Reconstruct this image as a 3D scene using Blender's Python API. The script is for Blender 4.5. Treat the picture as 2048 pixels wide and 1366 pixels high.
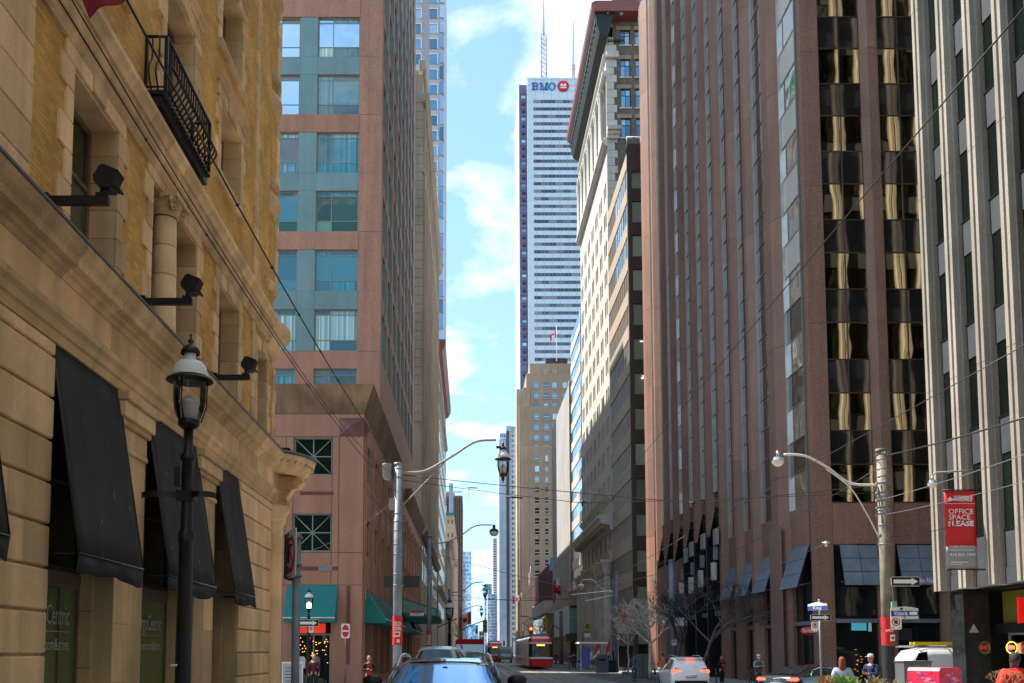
import bpy, bmesh, math, random
from mathutils import Vector, Matrix
RAD = math.radians
rnd = random.Random(11)
for o in list(bpy.data.objects): bpy.data.objects.remove(o)
SC = bpy.context.scene
COL = SC.collection
# ---------------------------------------------------------------- camera
F = 2000.0; TP = 0.085; CX = 940.0; HY = 1301.0; CAMZ = 2.0
PI_ = math.atan(TP); CP, SP = math.cos(PI_), math.sin(PI_)
CY = HY - F * TP
cam = bpy.data.objects.new('camera', bpy.data.cameras.new('camera')); COL.objects.link(cam); SC.camera = cam
cam.data.sensor_width = 36; cam.data.lens = 36 * F / 2048
cam.data.shift_x = (1024 - CX) / 2048; cam.data.shift_y = (CY - 683) / 2048
cam.data.clip_end = 5000; cam.data.clip_start = 0.1
cam.location = (0, 0, CAMZ); cam.rotation_euler = (RAD(90) + PI_, 0, 0)
# ---------------------------------------------------------------- world
SUN_AZ = 24.0     # degrees the sun stands west (ahead) of square-left
SUN_EL = 56.0
W = bpy.data.worlds.new('World'); SC.world = W; W.use_nodes = True
nt = W.node_tree; N = nt.nodes; L = nt.links
for n in list(N): N.remove(n)
out = N.new('ShaderNodeOutputWorld'); bg = N.new('ShaderNodeBackground')
sky = N.new('ShaderNodeTexSky'); sky.sky_type = 'NISHITA'; sky.sun_disc = False
sdir = Vector((-math.cos(RAD(SUN_AZ)), math.sin(RAD(SUN_AZ)), 0)).normalized() * math.cos(RAD(SUN_EL)) + Vector((0, 0, math.sin(RAD(SUN_EL))))
sky.sun_elevation = RAD(SUN_EL); sky.sun_rotation = math.atan2(sdir.x, sdir.y); sky.air_density = 1.0; sky.dust_density = 0.0; sky.altitude = 1200; sky.ozone_density = 1.6
tc = N.new('ShaderNodeTexCoord'); sep = N.new('ShaderNodeSeparateXYZ'); L.new(tc.outputs['Generated'], sep.inputs[0])
def mth(op, a, b=None, clamp=False):
    m = N.new('ShaderNodeMath'); m.operation = op; m.use_clamp = clamp
    for i, v in enumerate((a, b)):
        if v is None: continue
        if isinstance(v, (int, float)): m.inputs[i].default_value = v
        else: L.new(v, m.inputs[i])
    return m.outputs[0]
# clouds: a flat layer seen in perspective
CLZ = 7.7
zz = mth('MAXIMUM', mth('ADD', sep.outputs[2], 0.22), 0.05)
cu = mth('DIVIDE', sep.outputs[0], zz); cv = mth('DIVIDE', sep.outputs[1], zz)
cmb = N.new('ShaderNodeCombineXYZ'); L.new(cu, cmb.inputs[0]); L.new(cv, cmb.inputs[1]); cmb.inputs[2].default_value = CLZ
n1 = N.new('ShaderNodeTexNoise'); n1.inputs['Scale'].default_value = 2.6; n1.inputs['Detail'].default_value = 9; n1.inputs['Roughness'].default_value = 0.52; n1.inputs['Distortion'].default_value = 0.25
L.new(cmb.outputs[0], n1.inputs['Vector'])
rmp = N.new('ShaderNodeValToRGB'); rmp.color_ramp.elements[0].position = 0.505; rmp.color_ramp.elements[1].position = 0.64
L.new(n1.outputs[0], rmp.inputs[0])
SKYS = 0.134
skm = N.new('ShaderNodeMix'); skm.data_type = 'RGBA'; skm.blend_type = 'MULTIPLY'; skm.inputs[0].default_value = 1.0
L.new(sky.outputs[0], skm.inputs[6]); skm.inputs[7].default_value = (.92, 1.0, .92, 1)
mx = N.new('ShaderNodeMix'); mx.data_type = 'RGBA'
n2 = N.new('ShaderNodeTexNoise'); n2.inputs['Scale'].default_value = 6.5; n2.inputs['Detail'].default_value = 6; L.new(cmb.outputs[0], n2.inputs['Vector'])
cr = N.new('ShaderNodeValToRGB'); e = cr.color_ramp.elements; e[0].position = .32; e[0].color = (2.0, 2.15, 2.35, 1); e[1].position = .62; e[1].color = (2.75, 2.72, 2.65, 1); L.new(n2.outputs[0], cr.inputs[0])
va = N.new('ShaderNodeVectorMath'); va.operation = 'ADD'; L.new(skm.outputs[2], va.inputs[0]); va.inputs[1].default_value = (1.62, 2.65, 3.4)
vm = N.new('ShaderNodeVectorMath'); vm.operation = 'MULTIPLY'; L.new(skm.outputs[2], vm.inputs[0]); vm.inputs[1].default_value = (1.62, 2.65, 3.4)
vd = N.new('ShaderNodeVectorMath'); vd.operation = 'DIVIDE'; L.new(vm.outputs[0], vd.inputs[0]); L.new(va.outputs[0], vd.inputs[1])
L.new(rmp.outputs[0], mx.inputs[0]); L.new(vd.outputs[0], mx.inputs[6]); L.new(cr.outputs[0], mx.inputs[7])
L.new(mx.outputs[2], bg.inputs[0]); bg.inputs[1].default_value = SKYS; L.new(bg.outputs[0], out.inputs[0])
# ---------------------------------------------------------------- sun
sl = bpy.data.lights.new('sun', 'SUN'); sl.energy = 2.1; sl.angle = RAD(0.5); sl.color = (1, 0.95, 0.86)
so = bpy.data.objects.new('sun', sl); COL.objects.link(so); so.rotation_euler = (-sdir).to_track_quat('-Z', 'Y').to_euler(); so.location = (-40, 20, 90)
vs = SC.view_settings; vs.view_transform = 'Standard'; vs.look = 'None'; vs.exposure = 2.38; vs.gamma = 1; vs.use_curve_mapping = False
SC.cycles.max_bounces = 6; SC.cycles.diffuse_bounces = 4; SC.cycles.glossy_bounces = 4; SC.cycles.transmission_bounces = 5; SC.cycles.use_denoising = True
# ---------------------------------------------------------------- placing
def ray(px, py):
    a = (px - CX) / F; b = (CY - py) / F
    return Vector((a, CP - b * SP, SP + b * CP))
def atY(px, py, Y):
    r = ray(px, py); t = Y / r.y; return Vector((r.x * t, Y, CAMZ + r.z * t))
def atX(px, py, X):
    r = ray(px, py); t = X / r.x; return Vector((X, r.y * t, CAMZ + r.z * t))
def ZY(py, Y): return atY(940, py, Y).z
def XY(px, py, Y): return atY(px, py, Y).x
# ---------------------------------------------------------------- objects
WM = {}
def setw(o, m, parent=None):
    WM[o] = m
    if parent is not None:
        o.parent = parent; o.matrix_parent_inverse = WM[parent].inverted()
    o.matrix_basis = m
def link(name, data, m=None, parent=None):
    o = bpy.data.objects.new(name, data); COL.objects.link(o); setw(o, m or Matrix(), parent); return o
def tag(o, label=None, cat=None, group=None, kind=None):
    if label: o['label'] = label
    if cat: o['category'] = cat
    if group: o['group'] = group
    if kind: o['kind'] = kind
    return o
def thing(name, label, cat, loc=(0, 0, 0), rz=0.0, group=None, scale=1.0):
    m = Matrix.Translation(Vector(loc)) @ Matrix.Rotation(rz, 4, 'Z') @ Matrix.Scale(scale, 4)
    o = link(name, None, m); o.empty_display_size = 0.3
    return tag(o, label, cat, group)
class MB:
    def __init__(s): s.v = []; s.f = []; s.m = []; s.sm = []
    def add(s, vs_, fs_, m=0, smooth=False):
        k = len(s.v); s.v += [tuple(v) for v in vs_]
        for f in fs_: s.f.append(tuple(i + k for i in f)); s.m.append(m); s.sm.append(smooth)
        return s
    def box(s, x0, x1, y0, y1, z0, z1, m=0):
        return s.add([(x0, y0, z0), (x1, y0, z0), (x1, y1, z0), (x0, y1, z0), (x0, y0, z1), (x1, y0, z1), (x1, y1, z1), (x0, y1, z1)],
                     [(0, 3, 2, 1), (4, 5, 6, 7), (0, 1, 5, 4), (1, 2, 6, 5), (2, 3, 7, 6), (3, 0, 4, 7)], m)
    def prism(s, pts, axis, a0, a1, m=0, smooth=False):
        n = len(pts); vs_ = []
        for a in (a0, a1):
            for p in pts:
                vs_.append((a, p[0], p[1]) if axis == 'x' else ((p[0], a, p[1]) if axis == 'y' else (p[0], p[1], a)))
        fs_ = [tuple(range(n))[::-1], tuple(range(n, 2 * n))]
        s.add(vs_, fs_, m)
        k = len(s.v) - 2 * n
        for i in range(n):
            j = (i + 1) % n; s.f.append((k + i, k + j, k + n + j, k + n + i)); s.m.append(m); s.sm.append(smooth)
        return s
    def tube(s, pts, r, n=6, m=0, smooth=True, caps=True):
        pts = [Vector(p) for p in pts]; rs = r if isinstance(r, (list, tuple)) else [r] * len(pts)
        vs_ = []; up = None
        for i, p in enumerate(pts):
            t = (pts[min(i + 1, len(pts) - 1)] - pts[max(i - 1, 0)])
            t = t.normalized() if t.length > 1e-9 else Vector((0, 0, 1))
            if up is None: up = t.orthogonal().normalized()
            up = (up - t * up.dot(t)); up = up.normalized() if up.length > 1e-6 else t.orthogonal().normalized()
            w = t.cross(up)
            for k in range(n):
                a = 2 * math.pi * k / n; vs_.append(p + (up * math.cos(a) + w * math.sin(a)) * rs[i])
        fs_ = []
        for i in range(len(pts) - 1):
            for k in range(n):
                a = i * n + k; b = i * n + (k + 1) % n; fs_.append((a, b, b + n, a + n))
        if caps: fs_ += [tuple(range(n))[::-1], tuple(range((len(pts) - 1) * n, len(pts) * n))]
        return s.add(vs_, fs_, m, smooth)
    def lathe(s, prof, n=16, c=(0, 0), m=0, smooth=True, a0=0, a1=360, sx=1, sy=1):
        full = abs(a1 - a0) >= 359.9; cnt = n if full else n + 1; vs_ = []
        for r, z in prof:
            for k in range(cnt):
                a = RAD(a0 + (a1 - a0) * k / n); vs_.append((c[0] + r * math.cos(a) * sx, c[1] + r * math.sin(a) * sy, z))
        fs_ = []
        for i in range(len(prof) - 1):
            for k in range(n if full else n):
                a = i * cnt + k; b = i * cnt + ((k + 1) % cnt); fs_.append((a, b, b + cnt, a + cnt))
        return s.add(vs_, fs_, m, smooth)
    def grid(s, fn, nu, nv, m=0, smooth=True):
        vs_ = [fn(i / nu, j / nv) for j in range(nv + 1) for i in range(nu + 1)]
        return s.add(vs_, [(j * (nu + 1) + i, j * (nu + 1) + i + 1, (j + 1) * (nu + 1) + i + 1, (j + 1) * (nu + 1) + i) for j in range(nv) for i in range(nu)], m, smooth)
    def ball(s, c, r, n=10, m=0, sc=(1, 1, 1)):
        vs_ = []; fs_ = []; h = max(4, n // 2 + 1)
        for i in range(h + 1):
            t = math.pi * i / h
            for k in range(n):
                a = 2 * math.pi * k / n
                vs_.append((c[0] + r * sc[0] * math.sin(t) * math.cos(a), c[1] + r * sc[1] * math.sin(t) * math.sin(a), c[2] + r * sc[2] * math.cos(t)))
        for i in range(h):
            for k in range(n):
                a = i * n + k; b = i * n + (k + 1) % n; fs_.append((a, a + n, b + n, b))
        return s.add(vs_, fs_, m, True)
    def mesh(s, name, mats):
        me = bpy.data.meshes.new(name); me.from_pydata(s.v, [], s.f)
        for m in (mats if isinstance(mats, (list, tuple)) else [mats]): me.materials.append(m)
        me.polygons.foreach_set('material_index', s.m); me.polygons.foreach_set('use_smooth', s.sm); me.update()
        return me
    def build(s, name, mats, parent=None, m=None, fix=True):
        me = s.mesh(name, mats)
        if fix:
            bm = bmesh.new(); bm.from_mesh(me); bmesh.ops.recalc_face_normals(bm, faces=bm.faces); bm.to_mesh(me); bm.free()
        return link(name, me, m if m is not None else (WM[parent] if parent is not None else Matrix()), parent)
_bc = {}
def boxmesh(name, dx, dy, dz, mat, bev=0.0):
    key = (round(dx, 3), round(dy, 3), round(dz, 3), mat.name, bev)
    if key in _bc: return _bc[key]
    b = MB(); b.box(-dx / 2, dx / 2, -dy / 2, dy / 2, -dz / 2, dz / 2); me = b.mesh(name, mat)
    if bev:
        bm = bmesh.new(); bm.from_mesh(me); bmesh.ops.bevel(bm, geom=list(bm.edges), offset=bev, segments=1, affect='EDGES'); bm.to_mesh(me); bm.free()
    _bc[key] = me; return me
class Fr:
    """a wall plane: u runs along it, n points out of it"""
    def __init__(s, x, y, ang, z=0.0):
        s.m = Matrix.Translation((x, y, z)) @ Matrix.Rotation(RAD(ang), 4, 'Z')
    def box(s, name, parent, u0, u1, z0, z1, d0, d1, mat, bev=0.0):
        me = boxmesh(name, u1 - u0, d1 - d0, z1 - z0, mat, bev)
        return link(name, me, s.m @ Matrix.Translation(((u0 + u1) / 2, -(d0 + d1) / 2, (z0 + z1) / 2)), parent)
    def mb(s, b, name, parent, mat): return b.build(name, mat, parent, s.m)
    def run(s, name, parent, prof, u0, u1, mat):   # prof: (d, z) outline swept along u
        b = MB(); b.prism([(-d, z) for d, z in prof], 'x', u0, u1); return b.build(name, mat, parent, s.m)
    def wall(s, name, parent, u0, u1, z0, z1, ops, t, mat):
        b = MB(); us = sorted({u0, u1} | {min(max(k, u0), u1) for o in ops for k in o[:2]})
        for a, c in zip(us, us[1:]):
            if c - a < 1e-5: continue
            mid = (a + c) / 2; h = sorted([(o[2], o[3]) for o in ops if o[0] < mid < o[1]]); z = z0
            for p, q in h:
                if p > z: b.box(a, c, 0, t, z, min(p, z1))
                z = max(z, q)
            if z < z1: b.box(a, c, 0, t, z, z1)
        return b.build(name, mat, parent, s.m, fix=False)
_wc = {}
def window(fr, parent, u0, u1, z0, z1, d, fm, gm, cols=(0.5,), rows=(0.5,), fw=0.06, fd=0.08, split=True, name='window'):
    """frame mesh (a part) with its panes (sub-parts); cols/rows give divider places as fractions"""
    w, h = u1 - u0, z1 - z0
    key = (round(w, 3), round(h, 3), fm.name, tuple(cols), tuple(rows), fw, fd)
    if key not in _wc:
        b = MB()
        b.box(-w/2, -w/2 + fw, 0, fd, -h/2, h/2); b.box(w/2 - fw, w/2, 0, fd, -h/2, h/2)
        b.box(-w/2 + fw, w/2 - fw, 0, fd, -h/2, -h/2 + fw); b.box(-w/2 + fw, w/2 - fw, 0, fd, h/2 - fw, h/2)
        for c in cols: x = -w/2 + w * c; b.box(x - fw*.4, x + fw*.4, 0.004, fd - .004, -h/2 + fw, h/2 - fw)
        for r in rows: z = -h/2 + h * r; b.box(-w/2 + fw, w/2 - fw, 0.007, fd - .007, z - fw*.4, z + fw*.4)
        _wc[key] = b.mesh('window', fm)
    m = fr.m @ Matrix.Translation(((u0 + u1)/2, -d, (z0 + z1)/2))
    o = link(name, _wc[key], m, parent)
    cs = [0] + list(cols) + [1] if split else [0, 1]; rs = [0] + list(rows) + [1] if split else [0, 1]
    for a, c in zip(cs, cs[1:]):
        for p, q in zip(rs, rs[1:]):
            g = gm if not isinstance(gm, (list, tuple)) else rnd.choice(gm)
            pw, ph = (c - a) * w, (q - p) * h
            me = boxmesh('pane', pw - 0.01, 0.02, ph - 0.01, g)
            tilt = Matrix.Rotation(rnd.uniform(-.006, .006), 4, 'Z') @ Matrix.Rotation(rnd.uniform(-.006, .006), 4, 'X')
            link('pane', me, m @ Matrix.Translation((-w/2 + (a + c)/2*w, fd*.55, -h/2 + (p + q)/2*h)) @ tilt, o)
    return o
def text(name, s, size, mat, m, parent=None, ext=0.004, align='CENTER', bold=0.0, width=None, shear=0.0):
    c = bpy.data.curves.new(name, 'FONT'); c.body = s; c.size = size; c.align_x = align; c.align_y = 'CENTER'; c.extrude = ext; c.offset = bold; c.shear = shear; c.resolution_u = 2
    o = bpy.data.objects.new(name, c); me = bpy.data.meshes.new_from_object(o); me.name = name; bpy.data.objects.remove(o); bpy.data.curves.remove(c)
    me.materials.clear(); me.materials.append(mat)
    if width and len(me.vertices):
        xs = [v.co.x for v in me.vertices]; k = width / max(max(xs) - min(xs), 1e-3)
        for v in me.vertices: v.co.x *= k
    return link(name, me, m, parent)
def face_m(x, y, z, ang):   # upright plane facing like Fr(ang)
    return Matrix.Translation((x, y, z)) @ Matrix.Rotation(RAD(ang), 4, 'Z') @ Matrix.Rotation(RAD(90), 4, 'X')
# ---------------------------------------------------------------- materials
def M(name, col, rough=0.7, metal=0.0, var=0.12, scale=1.5, spk=0.0, spks=45.0, dark=None, bump=0.0, bscale=30.0, streak=0.0, orand=0.0, ior=1.5, coat=0.0, ramp=None):
    m = bpy.data.materials.new(name); m.use_nodes = True; t = m.node_tree; n = t.nodes; l = t.links
    b = n['Principled BSDF']; b.inputs['Roughness'].default_value = rough; b.inputs['Metallic'].default_value = metal; b.inputs['IOR'].default_value = ior
    b.inputs['Coat Weight'].default_value = coat; b.inputs['Coat Roughness'].default_value = 0.03
    g = n.new('ShaderNodeNewGeometry'); cur = n.new('ShaderNodeRGB'); cur.outputs[0].default_value = (*col, 1); cur = cur.outputs[0]
    def noise(sc, vec=None, det=4):
        x = n.new('ShaderNodeTexNoise'); x.inputs['Scale'].default_value = sc; x.inputs['Detail'].default_value = det; l.new(vec or g.outputs['Position'], x.inputs['Vector']); return x.outputs[0]
    def mul(c, fac, lo, hi, p0=0.3, p1=0.7):
        mr = n.new('ShaderNodeMapRange'); mr.inputs[1].default_value = p0; mr.inputs[2].default_value = p1; mr.inputs[3].default_value = lo; mr.inputs[4].default_value = hi; l.new(fac, mr.inputs[0])
        mm = n.new('ShaderNodeMix'); mm.data_type = 'RGBA'; mm.blend_type = 'MULTIPLY'; mm.inputs[0].default_value = 1; l.new(c, mm.inputs[6]); l.new(mr.outputs[0], mm.inputs[7]); return mm.outputs[2]
    if var: cur = mul(cur, noise(scale), 1 - var, 1 + var)
    if spk: cur = mul(cur, noise(spks, det=2), 1 - spk, 1 + spk, .38, .62)
    if streak:
        mp = n.new('ShaderNodeMapping'); mp.inputs['Scale'].default_value = (1, 1, .08); l.new(g.outputs['Position'], mp.inputs[0])
        cur = mul(cur, noise(2.2, mp.outputs[0], 6), 1 - streak, 1 + streak * .4)
    if orand:
        oi = n.new('ShaderNodeObjectInfo'); cur = mul(cur, oi.outputs['Random'], 1 - orand, 1 + orand, 0, 1)
    l.new(cur, b.inputs['Base Color'])
    if bump:
        bp = n.new('ShaderNodeBump'); bp.inputs['Strength'].default_value = bump; bp.inputs['Distance'].default_value = .02; l.new(noise(bscale), bp.inputs['Height']); l.new(bp.outputs[0], b.inputs['Normal'])
    m.diffuse_color = (*col, 1); return m
def brickM(name, c1, c2, mort, bw=.22, bh=.075, ms=.008):
    m = M(name, c1, .85, var=0); t = m.node_tree; n = t.nodes; l = t.links; b = n['Principled BSDF']
    g = n.new('ShaderNodeNewGeometry'); s = n.new('ShaderNodeSeparateXYZ'); l.new(g.outputs['Position'], s.inputs[0])
    a = n.new('ShaderNodeMath'); a.operation = 'ADD'; l.new(s.outputs[0], a.inputs[0]); l.new(s.outputs[1], a.inputs[1])
    c = n.new('ShaderNodeCombineXYZ'); l.new(a.outputs[0], c.inputs[0]); l.new(s.outputs[2], c.inputs[1])
    k = n.new('ShaderNodeTexBrick'); l.new(c.outputs[0], k.inputs['Vector']); k.inputs['Scale'].default_value = 1
    k.inputs['Color1'].default_value = (*c1, 1); k.inputs['Color2'].default_value = (*c2, 1); k.inputs['Mortar'].default_value = (*mort, 1)
    k.inputs['Brick Width'].default_value = bw; k.inputs['Row Height'].default_value = bh; k.inputs['Mortar Size'].default_value = ms
    x = n.new('ShaderNodeTexNoise'); x.inputs['Scale'].default_value = .9; x.inputs['Detail'].default_value = 7; l.new(g.outputs['Position'], x.inputs['Vector'])
    mr = n.new('ShaderNodeMapRange'); mr.inputs[1].default_value = .3; mr.inputs[2].default_value = .7; mr.inputs[3].default_value = .72; mr.inputs[4].default_value = 1.25; l.new(x.outputs[0], mr.inputs[0])
    mm = n.new('ShaderNodeMix'); mm.data_type = 'RGBA'; mm.blend_type = 'MULTIPLY'; mm.inputs[0].default_value = 1; l.new(k.outputs[0], mm.inputs[6]); l.new(mr.outputs[0], mm.inputs[7]); l.new(mm.outputs[2], b.inputs['Base Color'])
    bp = n.new('ShaderNodeBump'); bp.inputs['Strength'].default_value = .5; bp.inputs['Distance'].default_value = .01; bp.invert = True; l.new(k.outputs['Fac'], bp.inputs['Height']); l.new(bp.outputs[0], b.inputs['Normal'])
    return m
def glassM(name, col, metal=0.0, rough=.03, wav=.06, wsc=.9, ior=1.6, alt=None, stripes=False):
    """window glass: a dark or tinted body, a mirror-like face with the slight waves of real panes; alt = a second body colour (blinds, curtains) some panes show"""
    m = M(name, col, rough, metal, var=0, ior=ior); t = m.node_tree; n = t.nodes; l = t.links; b = n['Principled BSDF']
    g = n.new('ShaderNodeNewGeometry'); oi = n.new('ShaderNodeObjectInfo')
    x = n.new('ShaderNodeTexNoise'); x.inputs['Scale'].default_value = wsc; x.inputs['Detail'].default_value = 1; l.new(g.outputs['Position'], x.inputs['Vector'])
    bp = n.new('ShaderNodeBump'); bp.inputs['Strength'].default_value = wav; bp.inputs['Distance'].default_value = .3; l.new(x.outputs[0], bp.inputs['Height']); l.new(bp.outputs[0], b.inputs['Normal'])
    if alt is not None:
        fac = oi.outputs['Random']
        r = n.new('ShaderNodeValToRGB'); r.color_ramp.interpolation = 'CONSTANT'; e = r.color_ramp.elements
        e[0].position = 0; e[0].color = (*col, 1); e[1].position = .45; e[1].color = (*alt, 1)
        e2 = e.new(.62); e2.color = tuple(.5 * a + .5 * c for a, c in zip(alt, col)) + (1,)
        e3 = e.new(.8); e3.color = tuple(c * .6 for c in col) + (1,)
        l.new(fac, r.inputs[0]); cur = r.outputs[0]
        if stripes:
            s = n.new('ShaderNodeSeparateXYZ'); l.new(g.outputs['Position'], s.inputs[0]); a = n.new('ShaderNodeMath'); a.operation = 'ADD'; l.new(s.outputs[0], a.inputs[0]); l.new(s.outputs[1], a.inputs[1])
            wv = n.new('ShaderNodeTexNoise'); wv.noise_dimensions = '1D'; wv.inputs['Scale'].default_value = 6; wv.inputs['Detail'].default_value = 3; l.new(a.outputs[0], wv.inputs['W'])
            mr = n.new('ShaderNodeMapRange'); mr.inputs[1].default_value = .35; mr.inputs[2].default_value = .65; mr.inputs[3].default_value = .45; mr.inputs[4].default_value = 1.3; l.new(wv.outputs[0], mr.inputs[0])
            mm = n.new('ShaderNodeMix'); mm.data_type = 'RGBA'; mm.blend_type = 'MULTIPLY'; mm.inputs[0].default_value = 1; l.new(cur, mm.inputs[6]); l.new(mr.outputs[0], mm.inputs[7]); cur = mm.outputs[2]
        l.new(cur, b.inputs['Base Color'])
    return m
def emitM(name, col, s):
    m = bpy.data.materials.new(name); m.use_nodes = True; n = m.node_tree.nodes; b = n['Principled BSDF']
    b.inputs['Base Color'].default_value = (*[min(1, c) for c in col], 1); b.inputs['Emission Color'].default_value = (*col, 1); b.inputs['Emission Strength'].default_value = s; return m
def clearM(name, tint=(.95, .97, .97)):
    m = bpy.data.materials.new(name); m.use_nodes = True; t = m.node_tree; n = t.nodes
    b = n['Principled BSDF']; n.remove(b); tr = n.new('ShaderNodeBsdfTransparent'); tr.inputs[0].default_value = (*tint, 1); gl = n.new('ShaderNodeBsdfGlossy'); gl.inputs['Roughness'].default_value = .02
    fr = n.new('ShaderNodeFresnel'); fr.inputs[0].default_value = 1.45; mx_ = n.new('ShaderNodeMixShader')
    t.links.new(fr.outputs[0], mx_.inputs[0]); t.links.new(tr.outputs[0], mx_.inputs[1]); t.links.new(gl.outputs[0], mx_.inputs[2]); t.links.new(mx_.outputs[0], n['Material Output'].inputs[0]); return m

m_tanbrick = brickM('yellow_brick', (.80, .45, .11), (.60, .33, .08), (.46, .29, .11), .21, .068, .005)
m_dkbrick = brickM('grey_brown_brick', (.17, .135, .10), (.10, .08, .062), (.2, .17, .14), .3, .1, .012)
m_rdbrick = brickM('red_brown_brick', (.16, .085, .06), (.11, .06, .045), (.1, .07, .06), .3, .1, .012)
m_tanstone = M('tan_sandstone', (.80, .55, .30), .8, var=.14, scale=1.1, spk=.05, spks=30, bump=.25, bscale=40, streak=.24, orand=.2)
m_tanstone_s = M('tan_sandstone_stained', (.72, .49, .27), .8, var=.18, scale=.8, spk=.06, spks=24, bump=.25, bscale=25, streak=.34, orand=.2)
m_flash = M('lead_flashing', (.16, .17, .19), .45, .3)
m_black = M('black_metal', (.012, .012, .014), .35, .2, var=.2)
m_brnframe = M('brown_window_frame', (.16, .11, .07), .5)
m_dkframe = M('dark_frame', (.03, .025, .022), .4)
m_awn = M('black_canvas', (.026, .027, .031), .8, var=.35, scale=1.2, bump=.2, bscale=60, streak=.3)
m_awnlt = M('blue_grey_canvas', (.17, .20, .25), .6, var=.15, scale=2)
m_glass_d = glassM('dark_window_glass', (.015, .02, .018), wav=.04)
m_glass_g = glassM('green_shop_glass', (.13, .18, .07), wav=.02)
m_glass_g2 = glassM('green_tinted_glass', (.035, .06, .04), wav=.04, alt=(.12, .14, .10))
m_pink = M('pink_granite', (.45, .215, .14), .55, var=.08, scale=.7, spk=.24, spks=26, streak=.16, orand=.06)
m_pink_d = M('polished_red_granite', (.18, .065, .055), .3, var=.1, spk=.2, spks=30)
m_pink_o = M('orange_granite', (.44, .215, .125), .55, var=.08, scale=.7, spk=.18, spks=26, streak=.12)
m_flare = M('stained_granite_coping', (.27, .16, .09), .6, var=.35, scale=.5, spk=.15, spks=26, streak=.4)
m_teal = M('teal_metal_panel', (.18, .31, .33), .5, var=.08, scale=.6, orand=.09, streak=.12)
m_tealfr = M('green_grey_window_frame', (.20, .30, .27), .5)
m_tealawn = M('teal_awning_metal', (.0, .19, .185), .55, var=.08)
m_tealawn2 = M('green_awning_metal', (.03, .21, .16), .5, var=.08)
m_glass_t = glassM('teal_building_glass', (.05, .30, .42), .0, wav=.05, ior=1.75, alt=(.42, .66, .66), stripes=True)
m_glass_t2 = glassM('green_room_glass', (.02, .09, .06), wav=.05, ior=1.75, alt=(.14, .34, .22))
m_glass_t3 = glassM('deep_teal_glass', (.02, .10, .16), wav=.05, ior=1.8, alt=(.06, .26, .36))
m_glass_b = glassM('blue_mirror_glass', (.22, .40, .62), .85, wav=.03)
m_glass_dk2 = glassM('black_green_glass', (.006, .014, .010), wav=.03)
m_brown = M('brown_granite', (.29, .15, .105), .55, var=.08, scale=.6, spk=.24, spks=22, streak=.16, orand=.12)
m_brown_p = M('pale_brown_granite', (.27, .15, .125), .5, var=.06, scale=.6, spk=.2, spks=22)
m_glass_m = glassM('bronze_mirror_glass', (.76, .66, .46), 1.0, wav=.035, wsc=.5, rough=.02)
m_glass_m2 = glassM('bronze_dark_glass', (.19, .175, .165), .9, wav=.035, wsc=.5, rough=.04)
m_glass_m3 = glassM('grey_bronze_glass', (.23, .205, .195), 1.0, wav=.03, wsc=.5, rough=.03)
m_glass_s = glassM('sky_mirror_glass', (.88, .93, 1.0), 1.0, wav=.05, wsc=.6)
m_panel_w = M('cream_spandrel', (.60, .55, .49), .3, var=.05)
m_metal_br = M('bright_aluminium', (.55, .52, .48), .35, .7)
m_bronze = M('bronze_mullion', (.10, .06, .045), .4, .4)
m_conc = M('ribbed_concrete', (.31, .27, .22), .85, var=.12, scale=.8, spk=.12, spks=18, streak=.28, bump=.2)
m_conc_g = M('grey_concrete', (.42, .41, .40), .85, var=.12, scale=.12, spk=.05, spks=4, streak=.25)
m_glass_gr = glassM('deep_green_glass', (.005, .009, .007), wav=.04, alt=(.008, .015, .010), stripes=True)
m_spand_g = M('grey_spandrel', (.035, .038, .045), .8, var=.15)
m_dkspand = M('dark_brown_spandrel', (.085, .052, .04), .4, var=.05)
m_beigep = M('beige_panel', (.42, .33, .25), .6, var=.08)
m_glass_o = glassM('office_glass', (.32, .36, .27), wav=.04, alt=(.58, .62, .50))
m_white = M('white_terracotta', (.60, .56, .50), .6, var=.08, scale=.4, streak=.15)
m_white_d = M('weathered_limestone', (.58, .52, .43), .75, var=.12, scale=.4, streak=.25, spk=.05, spks=8)
m_redp = M('terracotta_red', (.42, .17, .13), .6, var=.1)
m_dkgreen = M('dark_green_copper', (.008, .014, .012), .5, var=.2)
m_redbr = M('red_brown_gutter', (.27, .08, .07), .5)
m_copper = M('green_copper_roof', (.30, .52, .40), .6, var=.12)
m_lime = M('limestone', (.47, .38, .28), .8, var=.15, scale=.15, streak=.2, spk=.06, spks=5)
m_lime2 = M('brown_limestone', (.38, .27, .19), .8, var=.12, scale=.08, streak=.15, spk=.08, spks=3)
m_hotel = M('pale_pink_tower_panel', (.50, .44, .46), .6, var=.04)
m_glass_bl = glassM('sky_blue_glass', (.16, .34, .52), .5, wav=.02, alt=(.45, .62, .75))
m_bmo = M('white_marble_panel', (.62, .70, .82), .35, var=.05, scale=.05)
m_bmo_w = glassM('dim_window_band', (.09, .09, .13), .0, wav=.02, alt=(.24, .23, .26))
m_purple = M('purple_dark_cladding', (.13, .10, .20), .3, var=.2, scale=.1)
m_bluet = glassM('blue_tower_glass', (.20, .36, .58), .6, wav=.02, alt=(.40, .55, .72))
m_stripe = M('pale_grey_slab', (.62, .66, .70), .6, var=.04)
m_asph = M('asphalt', (.12, .117, .112), .85, var=.2, scale=.5, spk=.18, spks=30, bump=.2, bscale=50)
m_conroad = M('concrete_road', (.25, .24, .225), .85, var=.18, scale=.4, spk=.10, spks=20)
m_sidew = M('concrete_pavement', (.33, .31, .28), .85, var=.15, scale=.6, spk=.1, spks=20, orand=.1)
m_kerb = M('kerb_stone', (.38, .36, .33), .85)
m_rail = M('rail_steel', (.16, .15, .15), .35, .8)
m_yel = M('yellow_line_paint', (.65, .42, .04), .7, var=.2, scale=3)
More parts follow.
